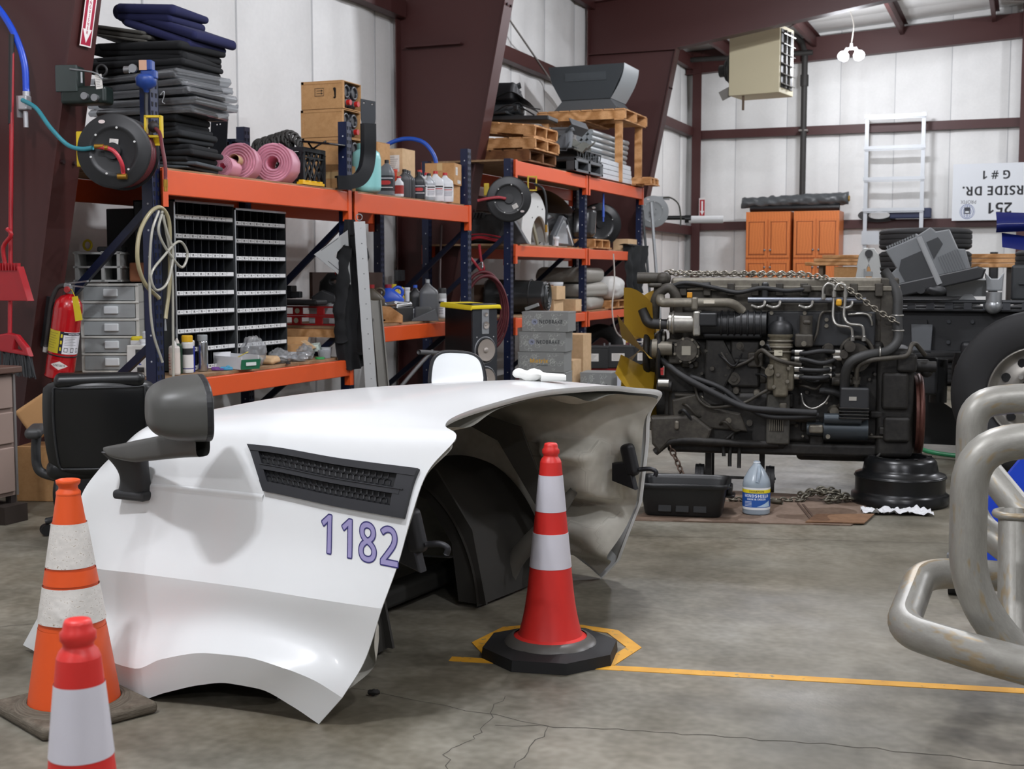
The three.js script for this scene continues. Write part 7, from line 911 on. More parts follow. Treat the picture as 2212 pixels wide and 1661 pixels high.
{ const fan = sub(eng, 'cooling_fan'); const fy = M(0x9a7a1c, 0.5), hx = ex(1398), hy = ey(770);
  obj(fan, 'fan_hub', [cyl(0.12, 0.06, hx, hy, 0.05, 'x', undefined, 30), tor(0.12, 0.02, hx - 0.02, hy, 0.05, 'x')], eDark);
  for (let i = 0; i < 7; i++) { const a = i / 7 * 2 * PI + 0.35; obj(fan, 'fan_blade', gridGeo((u, v) => { const r = 0.1 + 0.29 * v, w = 0.1 + 0.1 * v, tw = (u - 0.5); return V(-0.04 + tw * 0.19, r - 0.03 * Math.pow(2 * u - 1, 2) * v, tw * w * 1.25); }, 8, 10).rotateX(a).translate(hx - 0.03, hy, 0.05), fy); } }
// fuel filter tower
part('filter_cap', lathe([[0.066, 0], [0.068, 0.02], [0.064, 0.05], [0.045, 0.075], [0.022, 0.08], [0.02, 0.1], [0, 0.1]], 32, ex(1682), ey(722), 0.24), eBlk);
part('filter_housing', [lathe([[0, 0], [0.05, 0], [0.058, 0.02], [0.058, 0.1], [0.068, 0.11], [0.068, 0.125], [0.06, 0.13], [0.06, 0.16], [0.07, 0.165], [0.07, 0.18]], 32, ex(1682), ey(790), 0.24)], gm(104, 98, 82)); for (const y of [735, 748, 758]) part('housing_ring', tor(0.066, 0.006, ex(1682), ey(y), 0.24, 'y', 32, 6), eLite);
part('filter_base', [eb(1655, 1712, 785, 842, 0.12, 0.3, 0.02), eb(1668, 1700, 770, 855, 0.14, 0.32, 0.02), cyl(0.025, 0.05, ex(1660), ey(800), 0.3, 'z')], gm(96, 90, 76)); for (const [x, y] of [[1663, 790], [1700, 792], [1678, 806], [1698, 820], [1670, 832]]) part('bolt', cyl(0.01, 0.02, ex(x), ey(y), 0.325, 'z', undefined, 8), eLite);
part('priming_pump', [cyl(0.035, 0.14, ex(1735), ey(708), 0.24, 'y', undefined, 20), eb(1712, 1750, 720, 748, 0.16, 0.28), eb(1728, 1745, 690, 700, 0.2, 0.28)], eMid); part('filter_stud', cyl(0.014, 0.05, ex(1644), ey(740), 0.26, 'z'), eLite); part('filter_stud', cyl(0.014, 0.05, ex(1731), ey(740), 0.28, 'z'), eLite); sheet(eng, 'filter_label', 0.045, 0.03, M(0xb9b39f, 0.6), ex(1678), ey(760), 0.31);
// hydraulic hoses with crimped ends
for (const [y0, y1, x1, b] of [[758, 760, 1812, -4], [772, 765, 1815, 12], [794, 792, 1795, 3], [810, 806, 1795, 4]]) { part('fuel_hose', hose([ep(1706, y0, 0.26), ep(1735, y0 + 2, 0.29), ep(1770, (y0 + y1) / 2 + b, 0.3), ep(x1, y1, 0.24)], 0.013, 30), eRub); part('hose_ferrule', cyl(0.016, 0.05, ex(1722), ey(y0 + 1), 0.275, 'x'), eSteel); part('hose_ferrule', cyl(0.016, 0.045, ex(x1 - 14), ey(y1 + b * 0.4), 0.265, 'x'), eSteel); }
part('transfer_pump', [cyl(0.08, 0.14, ex(1840), ey(770), 0.16, 'z', undefined, 30), cyl(0.03, 0.1, ex(1826), ey(745), 0.25, 'z'), cyl(0.022, 0.06, ex(1814), ey(762), 0.26, 'z'), tor(0.085, 0.012, ex(1842), ey(760), 0.2, 'z')], eMid);
part('return_hose', hose([ep(1635, 790, 0.2), ep(1632, 765, 0.26), ep(1645, 755, 0.3), ep(1665, 768, 0.33), ep(1690, 778, 0.34), ep(1725, 785, 0.3)], 0.012, 40), eMid);
// compressor, pipes and breather at the rear
part('air_compressor', [eb(1808, 1868, 832, 882, 0.12, 0.3, 0.012), eb(1812, 1864, 878, 905, 0.13, 0.29, 0.02)], eBlk2); for (let i = 0; i < 4; i++) part('cooling_fin', eb(1806, 1868, 874 + i * 7, 877 + i * 7, 0.12, 0.31, 0.003), eDark); sheet(eng, 'compressor_label', 0.04, 0.022, M(0x9a978f, 0.6), ex(1834), ey(855), 0.302);
part('breather_hose', bent([ep(1897, 585, 0.1), ep(1915, 610, 0.12), ep(1926, 640, 0.15), ep(1924, 690, 0.17), ep(1928, 735, 0.2), ep(1905, 757, 0.24), ep(1860, 762, 0.28), ep(1828, 775, 0.29), ep(1818, 800, 0.26), ep(1818, 835, 0.22)], 0.027, 0.09, 14), M(0x2d2d2c, 0.6)); for (const [x, y, z] of [[1925, 680, 0.16], [1926, 712, 0.18], [1888, 758, 0.26]]) part('hose_clamp', tor(0.03, 0.005, ex(x), ey(y), z, x > 1900 ? 'y' : 'x'), eSteel);
part('air_pipe', bent([ep(1842, 835, 0.24), ep(1842, 785, 0.27), ep(1870, 772, 0.3), ep(1945, 765, 0.28), ep(1952, 740, 0.24), ep(1962, 738, 0.2), ep(1985, 765, 0.12)], 0.013, 0.05, 10), eMid); part('pipe_fitting', cyl(0.022, 0.04, ex(1842), ey(818), 0.24), eMid); part('inlet_stub', bent([ep(1768, 842, 0.22), ep(1790, 842, 0.24), ep(1810, 850, 0.22)], 0.018, 0.03), eRub);
// lower side: control unit, starter, sweeping hoses
part('control_unit', [eb(1655, 1705, 850, 960, 0.14, 0.24, 0.012)], gm(72, 70, 64)); for (let i = 0; i < 7; i++) part('heat_fin', eb(1662 + i * 4.5, 1664 + i * 4.5, 900, 930, 0.23, 0.255, 0.002), eLite); part('unit_pad', eb(1682, 1698, 868, 884, 0.235, 0.255), eLite);
part('starter_motor', [cyl(0.06, 0.24, ex(1822), ey(925), 0.2, 'x', undefined, 28), cyl(0.04, 0.1, ex(1760), ey(925), 0.2, 'x', undefined, 20), cyl(0.03, 0.2, ex(1815), ey(900), 0.26, 'x', undefined, 18)], M(0x3c4348, 0.4, 0.4)); part('starter_terminal', [cyl(0.012, 0.04, ex(1785), ey(938), 0.27, 'z'), eb(1745, 1775, 914, 932, 0.24, 0.28)], eLite);
part('lower_hose', hose([ep(1425, 780, 0.2), ep(1470, 812, 0.26), ep(1520, 838, 0.28), ep(1570, 862, 0.29), ep(1610, 878, 0.3), ep(1680, 884, 0.3), ep(1760, 888, 0.28)], 0.019, 60), eRub); part('lower_hose', hose([ep(1490, 815, 0.24), ep(1560, 840, 0.27), ep(1605, 872, 0.28), ep(1650, 895, 0.29), ep(1710, 898, 0.29), ep(1765, 893, 0.27)], 0.015, 60), eRub);
part('oil_line', hose([ep(1500, 838, 0.2), ep(1510, 865, 0.24), ep(1530, 880, 0.25), ep(1570, 878, 0.27), ep(1610, 868, 0.28), ep(1640, 850, 0.28), ep(1662, 838, 0.26)], 0.009, 50), eMid); part('oil_line', hose([ep(1728, 850, 0.2), ep(1735, 872, 0.24), ep(1752, 880, 0.25), ep(1775, 868, 0.25), ep(1788, 850, 0.22)], 0.006, 30), eSteel); part('oil_line', hose([ep(1545, 738, 0.16), ep(1560, 770, 0.2), ep(1580, 792, 0.22), ep(1605, 785, 0.22), ep(1630, 770, 0.22)], 0.009, 40), eMid);
for (const [x, y, r] of [[1572, 795, 0.026], [1584, 820, 0.036], [1596, 748, 0.022], [1568, 766, 0.012], [1566, 813, 0.012], [1524, 760, 0.012], [1640, 880, 0.016], [1462, 915, 0.014]]) part('casting_plug', [cyl(r, 0.05, ex(x), ey(y), 0.17, 'z', undefined, 16), cyl(r * 0.5, 0.06, ex(x), ey(y), 0.175, 'z', undefined, 8)], eMid);
part('oil_cooler', [ext([[ex(1522), ey(735)], [ex(1560), ey(735)], [ex(1590), ey(790)], [ex(1560), ey(850)], [ex(1520), ey(830)]], 0.08, 0.012).translate(0, 0, 0.16), eb(1575, 1640, 735, 840, 0.1, 0.19, 0.02)], eDark); part('side_cover', ext([[ex(1450), ey(868)], [ex(1505), ey(852)], [ex(1545), ey(885)], [ex(1600), ey(895)], [ex(1615), ey(935)], [ex(1455), ey(925)]], 0.06, 0.012).translate(0, 0, 0.19), eMid);
for (let i = 0; i < 40; i++) { const x = 1445 + (i * 137) % 500, y = 742 + (i * 89) % 215; part('bolt', cyl(0.007 + (i % 3) * 0.002, 0.03, ex(x), ey(y), 0.175, 'z', undefined, 7), i % 4 ? eMid : eLite); }
for (let i = 0; i < 26; i++) { const x = 1440 + (i * 97) % 500, y = 745 + (i * 53) % 200, r = 0.012 + (i % 5) * 0.006; part(i % 2 ? 'port_plug' : 'line_fitting', i % 3 ? cyl(r, 0.07, ex(x), ey(y), 0.19, 'z', r * 0.7, 12) : cyl(r * 0.7, 0.09 + (i % 4) * 0.02, ex(x), ey(y), 0.2, 'x', undefined, 12), [eDark, eMid, eLite, eMid][i % 4]); }
for (let i = 0; i < 12; i++) { const x = 1455 + (i * 173) % 430, y = 740 + (i * 71) % 190; part('sense_line', hose([ep(x, y, 0.17), ep(x + 18, y + 12 - (i % 3) * 14, 0.23 + (i % 3) * 0.02), ep(x + 40, y + 4 + (i % 4) * 8, 0.24), ep(x + 58, y + 26 - (i % 5) * 9, 0.18)], 0.005 + (i % 3) * 0.002, 20, 6), i % 2 ? eRub : eMid); }
for (let i = 0; i < 22; i++) { const x = 1450 + (i * 211) % 470, y = 750 + (i * 67) % 190, w = 14 + (i * 29) % 34, h = 12 + (i * 17) % 30; part('casting_boss', eb(x, x + w, y, y + h, 0.1, 0.17 + (i % 4) * 0.015, 0.012), i % 3 ? eDark : eMid); }
// flywheel housing and rusty ring gear
part('bell_housing', [eb(1885, 1962, 750, 985, -0.26, 0.2, 0.03), eb(1895, 1950, 800, 880, 0.15, 0.235, 0.02), eb(1900, 1955, 895, 950, 0.15, 0.23, 0.02), eb(1925, 1965, 760, 800, 0.1, 0.24, 0.02), cyl(0.03, 0.12, ex(1985), ey(790), 0.12, 'x')], eDark); part('flywheel', [cyl(0.225, 0.03, ex(1974), ey(900), -0.02, 'x', undefined, 48), tor(0.222, 0.016, ex(1980), ey(900), -0.02, 'x', 56, 8)], gm(84, 50, 42, 0.45, 0.5)); part('rear_sensor', [sph(0.035, ex(1990), ey(800), 0.1), eb(1960, 1995, 775, 792, 0.06, 0.12)], eDark);
part('dipstick_tube', hose([ep(1895, 975, 0.22), ep(1885, 985, 0.24), ep(1882, 1000, 0.23)], 0.008, 10), eDark);
// sump edge and mounts
part('sump_rail', [eb(1440, 1890, 958, 986, -0.22, 0.19, 0.02), eb(1720, 1900, 975, 1000, -0.1, 0.12, 0.03)], eDark); part('front_mount', [ext([[ex(1405), ey(905)], [ex(1500), ey(900)], [ex(1540), ey(930)], [ex(1530), ey(960)], [ex(1450), ey(958)], [ex(1425), ey(985)], [ex(1408), ey(965)]], 0.12, 0.015).translate(0, 0, 0.2), eb(1400, 1430, 918, 936, 0.1, 0.24)], eMid); part('mount_beam', bent([ep(1415, 985, 0.22), ep(1445, 958, 0.24), ep(1500, 955, 0.25), ep(1600, 960, 0.24), ep(1680, 962, 0.2)], 0.022, 0.06), eDark); part('mount_bolt', eb(1458, 1468, 912, 932, 0.25, 0.28), eLite);
for (const [x0, y0, x1, y1] of [[1590, 935, 1565, 990], [1585, 940, 1578, 1012], [1598, 955, 1598, 1015]]) part('drain_tube', hose([ep(x0, y0, 0.2), ep(x1, y1 - 40 > y0 ? y1 - 30 : y1 - 20, 0.21), ep(x1, y1, 0.22)], 0.011, 10), eDark);
// wheeled frame under the front
part('stand_post', [eb(1520, 1534, 965, 1065, -0.02, 0.03, 0.004)], M(0x1f1d1b, 0.5)); part('stand_post', [eb(1640, 1652, 965, 1068, -0.02, 0.03, 0.004)], M(0x1f1d1b, 0.5)); part('stand_axle', cyl(0.008, 0.46, ex(1588), 0.075, 0.0, 'x'), M(0x1f1d1b, 0.5)); for (const x of [1508, 1664]) { const w = part('stand_wheel', [cyl(0.075, 0.05, ex(x), 0.075, 0, 'x', undefined, 28), tor(0.066, 0.012, ex(x), 0.075, 0, 'x', 28, 8)], M(0x3a3a3b, 0.6)); obj(w, 'wheel_hub', cyl(0.025, 0.056, ex(x), 0.075, 0, 'x'), eMid); }
part('stand_post', [eb(1520, 1534, 965, 1065, -0.32, -0.27, 0.004)], M(0x1f1d1b, 0.5)); part('stand_foot', eb(1516, 1536, 1064, 1078, -0.33, 0.04, 0.004).translate(0, -0.0, 0), M(0x1f1d1b, 0.5)); part('stand_foot', rbox(0.06, 0.03, 0.4, 0.006, ex(1646), 0.015, -0.12), M(0x1f1d1b, 0.5)); part('stand_foot', rbox(0.06, 0.03, 0.4, 0.006, ex(1527), 0.015, -0.12), M(0x1f1d1b, 0.5)); part('rear_bracket', [eb(1915, 1950, 980, 1008, -0.06, 0.06), eb(1905, 1925, 985, 1012, -0.02, 0.04)], eDark);
// ---------- chains ----------
function chainThing(name, label, ptsList, pitch, R, r, m, stretch = 1.35) {
  const t = thing(name, label, 'chain', [0, 0, 0]); const c = new THREE.CatmullRomCurve3(pts3(ptsList), false, 'centripetal'), L = c.getLength(), n = Math.floor(L / pitch), lg = tor(R, r, 0, 0, 0, 'z', 14, 6).scale(stretch, 1, 1);
  for (let i = 0; i < n; i++) { const p = c.getPointAt(i / n), d = c.getTangentAt(i / n), up = Math.abs(d.y) > 0.95 ? V(1, 0, 0) : V(0, 1, 0), z = d.clone().cross(up).normalize(), y = z.clone().cross(d).normalize(); if (i % 2) { const q = y.clone(); y.copy(z); z.copy(q).negate(); } const ml = obj(t, 'link', lg, m); ml.applyMatrix4(new THREE.Matrix4().makeBasis(d, y, d.clone().cross(y)).setPosition(p)); }
  return t;
}
const steelG = M(0x8a857a, 0.35, 0.8), cw = (px, py, z) => { const v = V(ex(px), ey(py), z).applyAxisAngle(V(0, 1, 0), 0.17); return [v.x - 1.31, v.y, v.z - 7.455]; };
chainThing('lifting_chain', 'steel lifting chain lying along the top of the engine', [cw(1432, 590, 0.05), cw(1480, 592, 0.08), cw(1560, 592, 0.03), cw(1640, 593, 0.06), cw(1700, 594, 0.08), cw(1755, 597, 0.13), cw(1790, 606, 0.19), cw(1830, 630, 0.22), cw(1880, 668, 0.22), cw(1930, 698, 0.22)], 0.027, 0.0135, 0.0045, steelG);
chainThing('lifting_chain', 'second steel chain strand doubled over the engine cover', [cw(1438, 588, -0.02), cw(1500, 591, 0.02), cw(1580, 591, 0.1), cw(1660, 591, 0.02), cw(1745, 592, 0.05)], 0.027, 0.0135, 0.0045, steelG);
chainThing('hanging_chain', 'rusty chain hanging from the engine front into the black tub', [cw(1445, 960, 0.24), cw(1455, 985, 0.24), cw(1465, 1005, 0.25), cw(1478, 1035, 0.28), cw(1482, 1052, 0.3)], 0.03, 0.015, 0.005, M(0x5a4a40, 0.5, 0.6));
{ const s0 = [[-1.5, 0.02, -7.0], [-1.4, 0.012, -7.02], [-1.28, 0.012, -7.05], [-1.2, 0.014, -7.1], [-1.12, 0.02, -7.12], [-1.08, 0.05, -7.18], [-1.0, 0.06, -7.15], [-1.05, 0.05, -7.25], [-1.14, 0.03, -7.22], [-1.02, 0.07, -7.2], [-0.93, 0.05, -7.26], [-0.98, 0.03, -7.1], [-0.88, 0.03, -7.2], [-0.84, 0.02, -7.24], [-0.95, 0.06, -7.18], [-1.06, 0.07, -7.16]]; chainThing('floor_chain', 'heap of grey chain on the cardboard beside the washer jug', s0, 0.03, 0.016, 0.0055, M(0x6e6a5e, 0.4, 0.7)); single('chain_hook', 'steel grab hook at the end of the floor chain', 'hook', hose([[0, 0.02, 0], [0.05, 0.018, 0], [0.08, 0.018, 0.02], [0.06, 0.018, 0.045], [0.03, 0.018, 0.04]], 0.012, 16), M(0x6e6a5e, 0.4, 0.7), [-1.2, 0, -7.0], 2.8); }
// ---------- things on the floor by the engine ----------
{ const t = thing('cardboard_sheet', 'flattened cardboard sheets spread under the engine', 'cardboard', [0, 0, 0]); const cbT = noiseTex(256, (u, v) => { const q = 10 * tn(u, v, 12, 3) + 10 * tn(u, v, 50, 5), o = tn(u, v, 5, 8) > 0.1 ? -26 : 0; return [cl(122 + q + o), cl(104 + q + o), cl(90 + q + o)]; }), cm = new THREE.MeshStandardMaterial({ map: cbT, roughness: 0.85 });
  const flat = (p, y) => uvMetres(ext(p.map(([a, b]) => [a, -b]), 0.006).rotateX(-PI / 2).translate(0, y, 0));
  obj(t, 'sheet', flat([[-1.86, -6.28], [-0.78, -6.56], [-0.72, -6.84], [-0.82, -7.4], [-1.75, -7.35]], 0.004), cm); obj(t, 'folded_flap', flat([[-1.0, -6.52], [-0.72, -6.6], [-0.7, -6.87], [-0.98, -6.75]], 0.012).rotateZ(0), new THREE.MeshStandardMaterial({ map: cbT, color: 0xffe2c0, roughness: 0.85 })); obj(t, 'crease', [box(0.012, 0.003, 0.45, -1.06, 0.0095, -6.85, 0, 0.3), box(0.012, 0.003, 0.45, -1.03, 0.0095, -6.83, 0, 0.3)], M(0x4d3b30, 0.9)); }
{ const t = thing('plastic_tub', 'black plastic tote tub standing on the cardboard', 'tub', [-1.64, 0.008, -6.58], 0.17); const bp = M(0x131415, 0.4);
  obj(t, 'tub_wall', loft([[0, 0.19, 0.13, 0, 0, 0.25], [0.01, 0.2, 0.14, 0, 0, 0.25], [0.15, 0.225, 0.165, 0, 0, 0.25], [0.152, 0.238, 0.178, 0, 0, 0.25], [0.176, 0.24, 0.18, 0, 0, 0.25], [0.176, 0.226, 0.166, 0, 0, 0.25], [0.155, 0.216, 0.156, 0, 0, 0.25], [0.02, 0.192, 0.132, 0, 0, 0.25]], 48), bp);
  for (const s of [-0.09, 0.0, 0.09]) obj(t, 'raised_panel', rbox(0.07, 0.05, 0.01, 0.004, s, 0.05, 0.146, -0.2), bp); for (const s of [-1, 1]) obj(t, 'handle', [rbox(0.03, 0.045, 0.14, 0.012, s * 0.234, 0.135, 0), rbox(0.05, 0.015, 0.1, 0.006, s * 0.238, 0.1, 0)], bp); }
{ const t = thing('washer_jug', 'clear gallon jug of windshield washer with a blue and yellow label', 'jug', [-1.285, 0.008, -6.7], 0.2); t.scale.setScalar(0.92); const pe = M(0xc6d3dd, 0.25, 0, { transmission: 0.5, thickness: 0 });
  obj(t, 'jug_body', [loft([[0, 0.07, 0.07, 0, 0, 0.85], [0.008, 0.078, 0.078, 0, 0, 0.85], [0.17, 0.078, 0.078, 0, 0, 0.85], [0.2, 0.072, 0.072, 0, 0, 0.85], [0.25, 0.045, 0.045, 0, 0, 0.9], [0.28, 0.022, 0.022, 0, 0, 1], [0.3, 0.017, 0.017, 0, 0, 1]], 36)], pe); obj(t, 'handle', hose([[0.012, 0.27, 0.012], [0.012, 0.25, 0.05], [0.008, 0.21, 0.074], [0.004, 0.19, 0.076]], 0.012, 16), pe); obj(t, 'washer_fluid', loft([[0.004, 0.068, 0.068, 0, 0, 0.85], [0.035, 0.074, 0.074, 0, 0, 0.85]], 30), M(0x9fb4c4, 0.1)); obj(t, 'neck_ring', tor(0.018, 0.003, 0, 0.292, 0, 'y'), bWht);
  const lm = printMat(512, 256, (x, w, h) => { x.fillStyle = '#e8eaec'; x.fillRect(0, 0, w, h); x.fillStyle = '#1f55a8'; x.fillRect(0, 52, w, 176); x.fillStyle = '#e6d21e'; x.fillRect(0, 22, w, 40); x.fillStyle = '#222'; x.font = 'bold 30px sans-serif'; x.textAlign = 'center'; x.fillText('CHAMPION', 256, 52); x.fillStyle = '#f0f2f5'; x.font = 'bold 48px sans-serif'; x.fillText('WINDSHIELD', 256, 110); x.font = 'bold 28px sans-serif'; x.fillText('WASH & DEICER', 256, 142); x.fillStyle = '#b9d2e6'; x.beginPath(); x.moveTo(260, 220); x.lineTo(420, 150); x.lineTo(440, 220); x.fill(); x.fillStyle = '#dfe8f2'; for (let i = 0; i < 4; i++) x.fillRect(110, 160 + i * 16, 100, 6); });
  lm.map.wrapS = THREE.RepeatWrapping; lm.map.repeat.set(-2, 1); lm.map.offset.set(1, 0); obj(t, 'label_wrap', loft([[0.03, 0.0788, 0.0788, 0, 0, 0.85], [0.155, 0.0788, 0.0788, 0, 0, 0.85]], 40, false), lm); }
{ const t = thing('brake_drum', 'stepped black brake drum lying on the floor under the engine flywheel', 'brake drum', [-0.615, 0, -7.33], 0.3); const bd = M(0x121314, 0.28, 0.2);
  obj(t, 'drum', lathe([[0.2, 0], [0.257, 0], [0.262, 0.02], [0.26, 0.055], [0.243, 0.062], [0.24, 0.08], [0.24, 0.14], [0.245, 0.15], [0.24, 0.165], [0.205, 0.175], [0.198, 0.2], [0.192, 0.235], [0.17, 0.258], [0.14, 0.262], [0.135, 0.255], [0.14, 0.24], [0.1, 0.235], [0, 0.235]], 56), bd); for (let i = 0; i < 10; i++) obj(t, 'stud_hole', cyl(0.012, 0.004, 0.157 * Math.cos(i * PI / 5), 0.262, 0.157 * Math.sin(i * PI / 5), 'y', undefined, 10), M(0x050505, 0.9)); obj(t, 'bead', tor(0.243, 0.004, 0, 0.152, 0, 'y', 56, 6), bd); }
single('shop_rag', 'crumpled white rag lying in front of the brake drum', 'rag', warp(new THREE.PlaneGeometry(0.36, 0.14, 40, 16).rotateX(-PI / 2), (v) => { v.y = 0.006 + 0.028 * Math.abs(nz(v.x * 14, v.z * 18, 3)) + 0.03 * Math.abs(nz(v.x * 30, v.z * 26, 7)); v.z += 0.03 * nz(v.x * 9, 1) - 0.25 * v.x * 0.2; }), M(0xd3d4d6, 0.9), [-0.6, 0, -6.99], 0.25);
single('steel_slug', 'small dark lump of dirt on the floor in front of the hood', 'debris', lumpy(sph(0.012, 0, 0.008, 0, 1.6, 0.7, 1, 12), 0.005, 90), M(0x1e1c1a, 0.8), [-1.78, 0, -3.35], 0.4);
single('steel_slug', 'small dark crumb on the floor beside the cone', 'debris', lumpy(sph(0.009, 0, 0.006, 0, 1.4, 0.7, 1, 12), 0.004, 90), M(0x1e1c1a, 0.8), [-1.68, 0, -4.55], 0.4);
// ---------- tubular bumper guard at the right edge ----------
const tubeT = noiseTex(512, (u, v) => { const q = 8 * tn(u, v, 20, 3) + 7 * tn(u, v, 90, 5), r = Math.max(0, Math.min(1, (tn(u, v, 4, 9) + 0.5 * tn(u, v, 30, 2) - 0.12) * 4)); return [cl(150 + q + 3 * r), cl(148 + q - 10 * r), cl(141 + q - 28 * r)]; });
const tubeM = new THREE.MeshStandardMaterial({ map: tubeT, roughness: 0.42, metalness: 0.35 });
{ const t = thing('bumper_guard', 'bare welded steel tube bumper guard at the right edge', 'bumper guard', [0, 0, 0]); const R = 0.046;
  obj(t, 'front_loop', bent([[0.75, 0.85, -3.5], [0.12, 0.85, -3.5], [-0.12, 0.83, -3.44], [-0.118, 0.46, -3.43], [0.02, 0.27, -3.46], [0.6, 0.1, -3.6]], R, 0.13, 22), tubeM);
  obj(t, 'rear_loop', bent([[0.75, 0.87, -4.28], [0.0, 0.88, -4.27], [-0.145, 0.86, -4.22], [-0.142, 0.5, -4.2], [-0.02, 0.42, -4.15]], R, 0.12, 22), tubeM);
  obj(t, 'lower_loop', bent([[0.3, 0.35, -4.05], [-0.12, 0.365, -4.05], [-0.262, 0.375, -3.94], [-0.283, 0.32, -3.5], [-0.1, 0.335, -3.3], [0.1, 0.34, -3.16], [0.6, 0.34, -3.0]], R * 0.98, 0.1, 22), tubeM);
  obj(t, 'cross_tube', bent([[-0.1, 0.68, -4.1], [0.02, 0.56, -3.95], [0.3, 0.45, -3.9]], R * 0.9, 0.05, 20), tubeM); obj(t, 'upright_tube', bent([[-0.01, 0.58, -3.92], [0.0, 0.25, -3.75]], R, 0.05, 20), tubeM); obj(t, 'weld_collar', tor(0.052, 0.012, -0.01, 0.575, -3.92, 'y', 28, 8), tubeM);
  obj(t, 'foot_post', [cyl(0.05, 0.12, 0.6, 0.06, -3.6), cyl(0.05, 0.3, 0.6, 0.15, -2.9), cyl(0.05, 0.87, 0.74, 0.43, -4.28)], tubeM); }
{ const t = thing('engine_hoist', 'blue engine hoist leg with a caster behind the bumper guard', 'hoist', [0, 0, 0]); const hb = M(0x1a45c4, 0.35);
  obj(t, 'leg', [box(0.09, 0.08, 1.2, 0, 0, 0).rotateX(0.0).rotateY(-0.5).translate(0.3, 0.16, -5.6)], hb); obj(t, 'mast', box(0.13, 0.8, 0.1, 0, 0, 0, 0, 0, -0.62).translate(0.06, 0.5, -5.5), hb); const c = sub(t, 'caster'); obj(c, 'wheel', [cyl(0.07, 0.04, -0.23, 0.07, -5.3, 'x', undefined, 28)], M(0x17171a, 0.6)); obj(c, 'fork', [box(0.06, 0.05, 0.06, -0.2, 0.15, -5.3), box(0.008, 0.12, 0.04, -0.255, 0.1, -5.3)], zinc); obj(t, 'base_beam', box(0.6, 0.07, 0.08, 0.05, 0.16, -5.33), hb); }
// ---------- truck chassis behind the engine ----------
const tyreM = M(0x232324, 0.75), railM = M(0x1e1f21, 0.5), alumM = M(0xa9a7a0, 0.3, 0.7);
const tyreProfile = (R, w) => [[R * 0.56, -w * 0.4], [R * 0.62, -w * 0.5], [R * 0.8, -w * 0.54], [R * 0.93, -w * 0.5], [R * 0.98, -w * 0.42], [R, -w * 0.38], [R, -w * 0.27], [R * 0.98, -w * 0.26], [R * 0.98, -w * 0.24], [R, -w * 0.23], [R, -w * 0.02], [R * 0.98, -w * 0.01], [R * 0.98, w * 0.01], [R, w * 0.02], [R, w * 0.23], [R * 0.98, w * 0.24], [R * 0.98, w * 0.26], [R, w * 0.27], [R, w * 0.38], [R * 0.98, w * 0.42], [R * 0.93, w * 0.5], [R * 0.8, w * 0.54], [R * 0.62, w * 0.5], [R * 0.56, w * 0.4]];
const truck = thing('truck_chassis', 'bare black truck chassis rail with a big wheel behind the engine', 'truck chassis', [0, 0, 0]);
obj(truck, 'frame_rail', [box(3.4, 0.28, 0.012, 0.85, 0.88, -9.2), box(3.4, 0.012, 0.09, 0.85, 1.02, -9.16), box(3.4, 0.012, 0.09, 0.85, 0.74, -9.16)], railM); obj(truck, 'frame_rail', [box(3.4, 0.28, 0.012, 0.85, 0.88, -10.05), box(3.4, 0.012, 0.09, 0.85, 1.02, -10.0)], railM);
for (let i = 0; i < 9; i++) obj(truck, 'rail_clip', [box(0.05, 0.045, 0.07, -0.72 + i * 0.12, 1.045, -9.14)], M(0x34363a, 0.5)); obj(truck, 'air_line_rail', [cyl(0.014, 1.6, 0.0, 1.075, -9.12, 'x')], M(0x2c2e31, 0.5));
for (let i = 0; i < 14; i++) obj(truck, 'rail_bolt', cyl(0.014, 0.02, -0.78 + (i % 7) * 0.15, 0.8 + Math.floor(i / 7) * 0.14, -9.185, 'z', undefined, 6), M(0x3f4144, 0.5, 0.4));
obj(truck, 'bracket_plate', ext([[-0.06, 0], [0.06, 0], [0.07, 0.2], [-0.07, 0.2]], 0.03, 0.004).translate(-0.65, 0.72, -9.14), M(0x585b5e, 0.5)); obj(truck, 'spring_hanger', rbox(0.3, 0.16, 0.12, 0.03, -0.25, 0.73, -9.16), railM); obj(truck, 'spring_hanger', rbox(0.14, 0.26, 0.1, 0.02, -0.62, 0.56, -9.3), railM);
obj(truck, 'steering_box', [rbox(0.3, 0.2, 0.22, 0.05, -0.3, 0.55, -9.5), cyl(0.06, 0.3, -0.55, 0.52, -9.4, 'y')], M(0x191a1b, 0.45)); obj(truck, 'cross_member', box(0.16, 0.2, 0.9, -0.7, 0.85, -9.6), railM); obj(truck, 'step_box', [rbox(1.1, 0.24, 0.3, 0.02, 0.45, 1.2, -9.5), box(1.0, 0.02, 0.02, 0.45, 1.2, -9.34)], M(0x2a2d2f, 0.5));
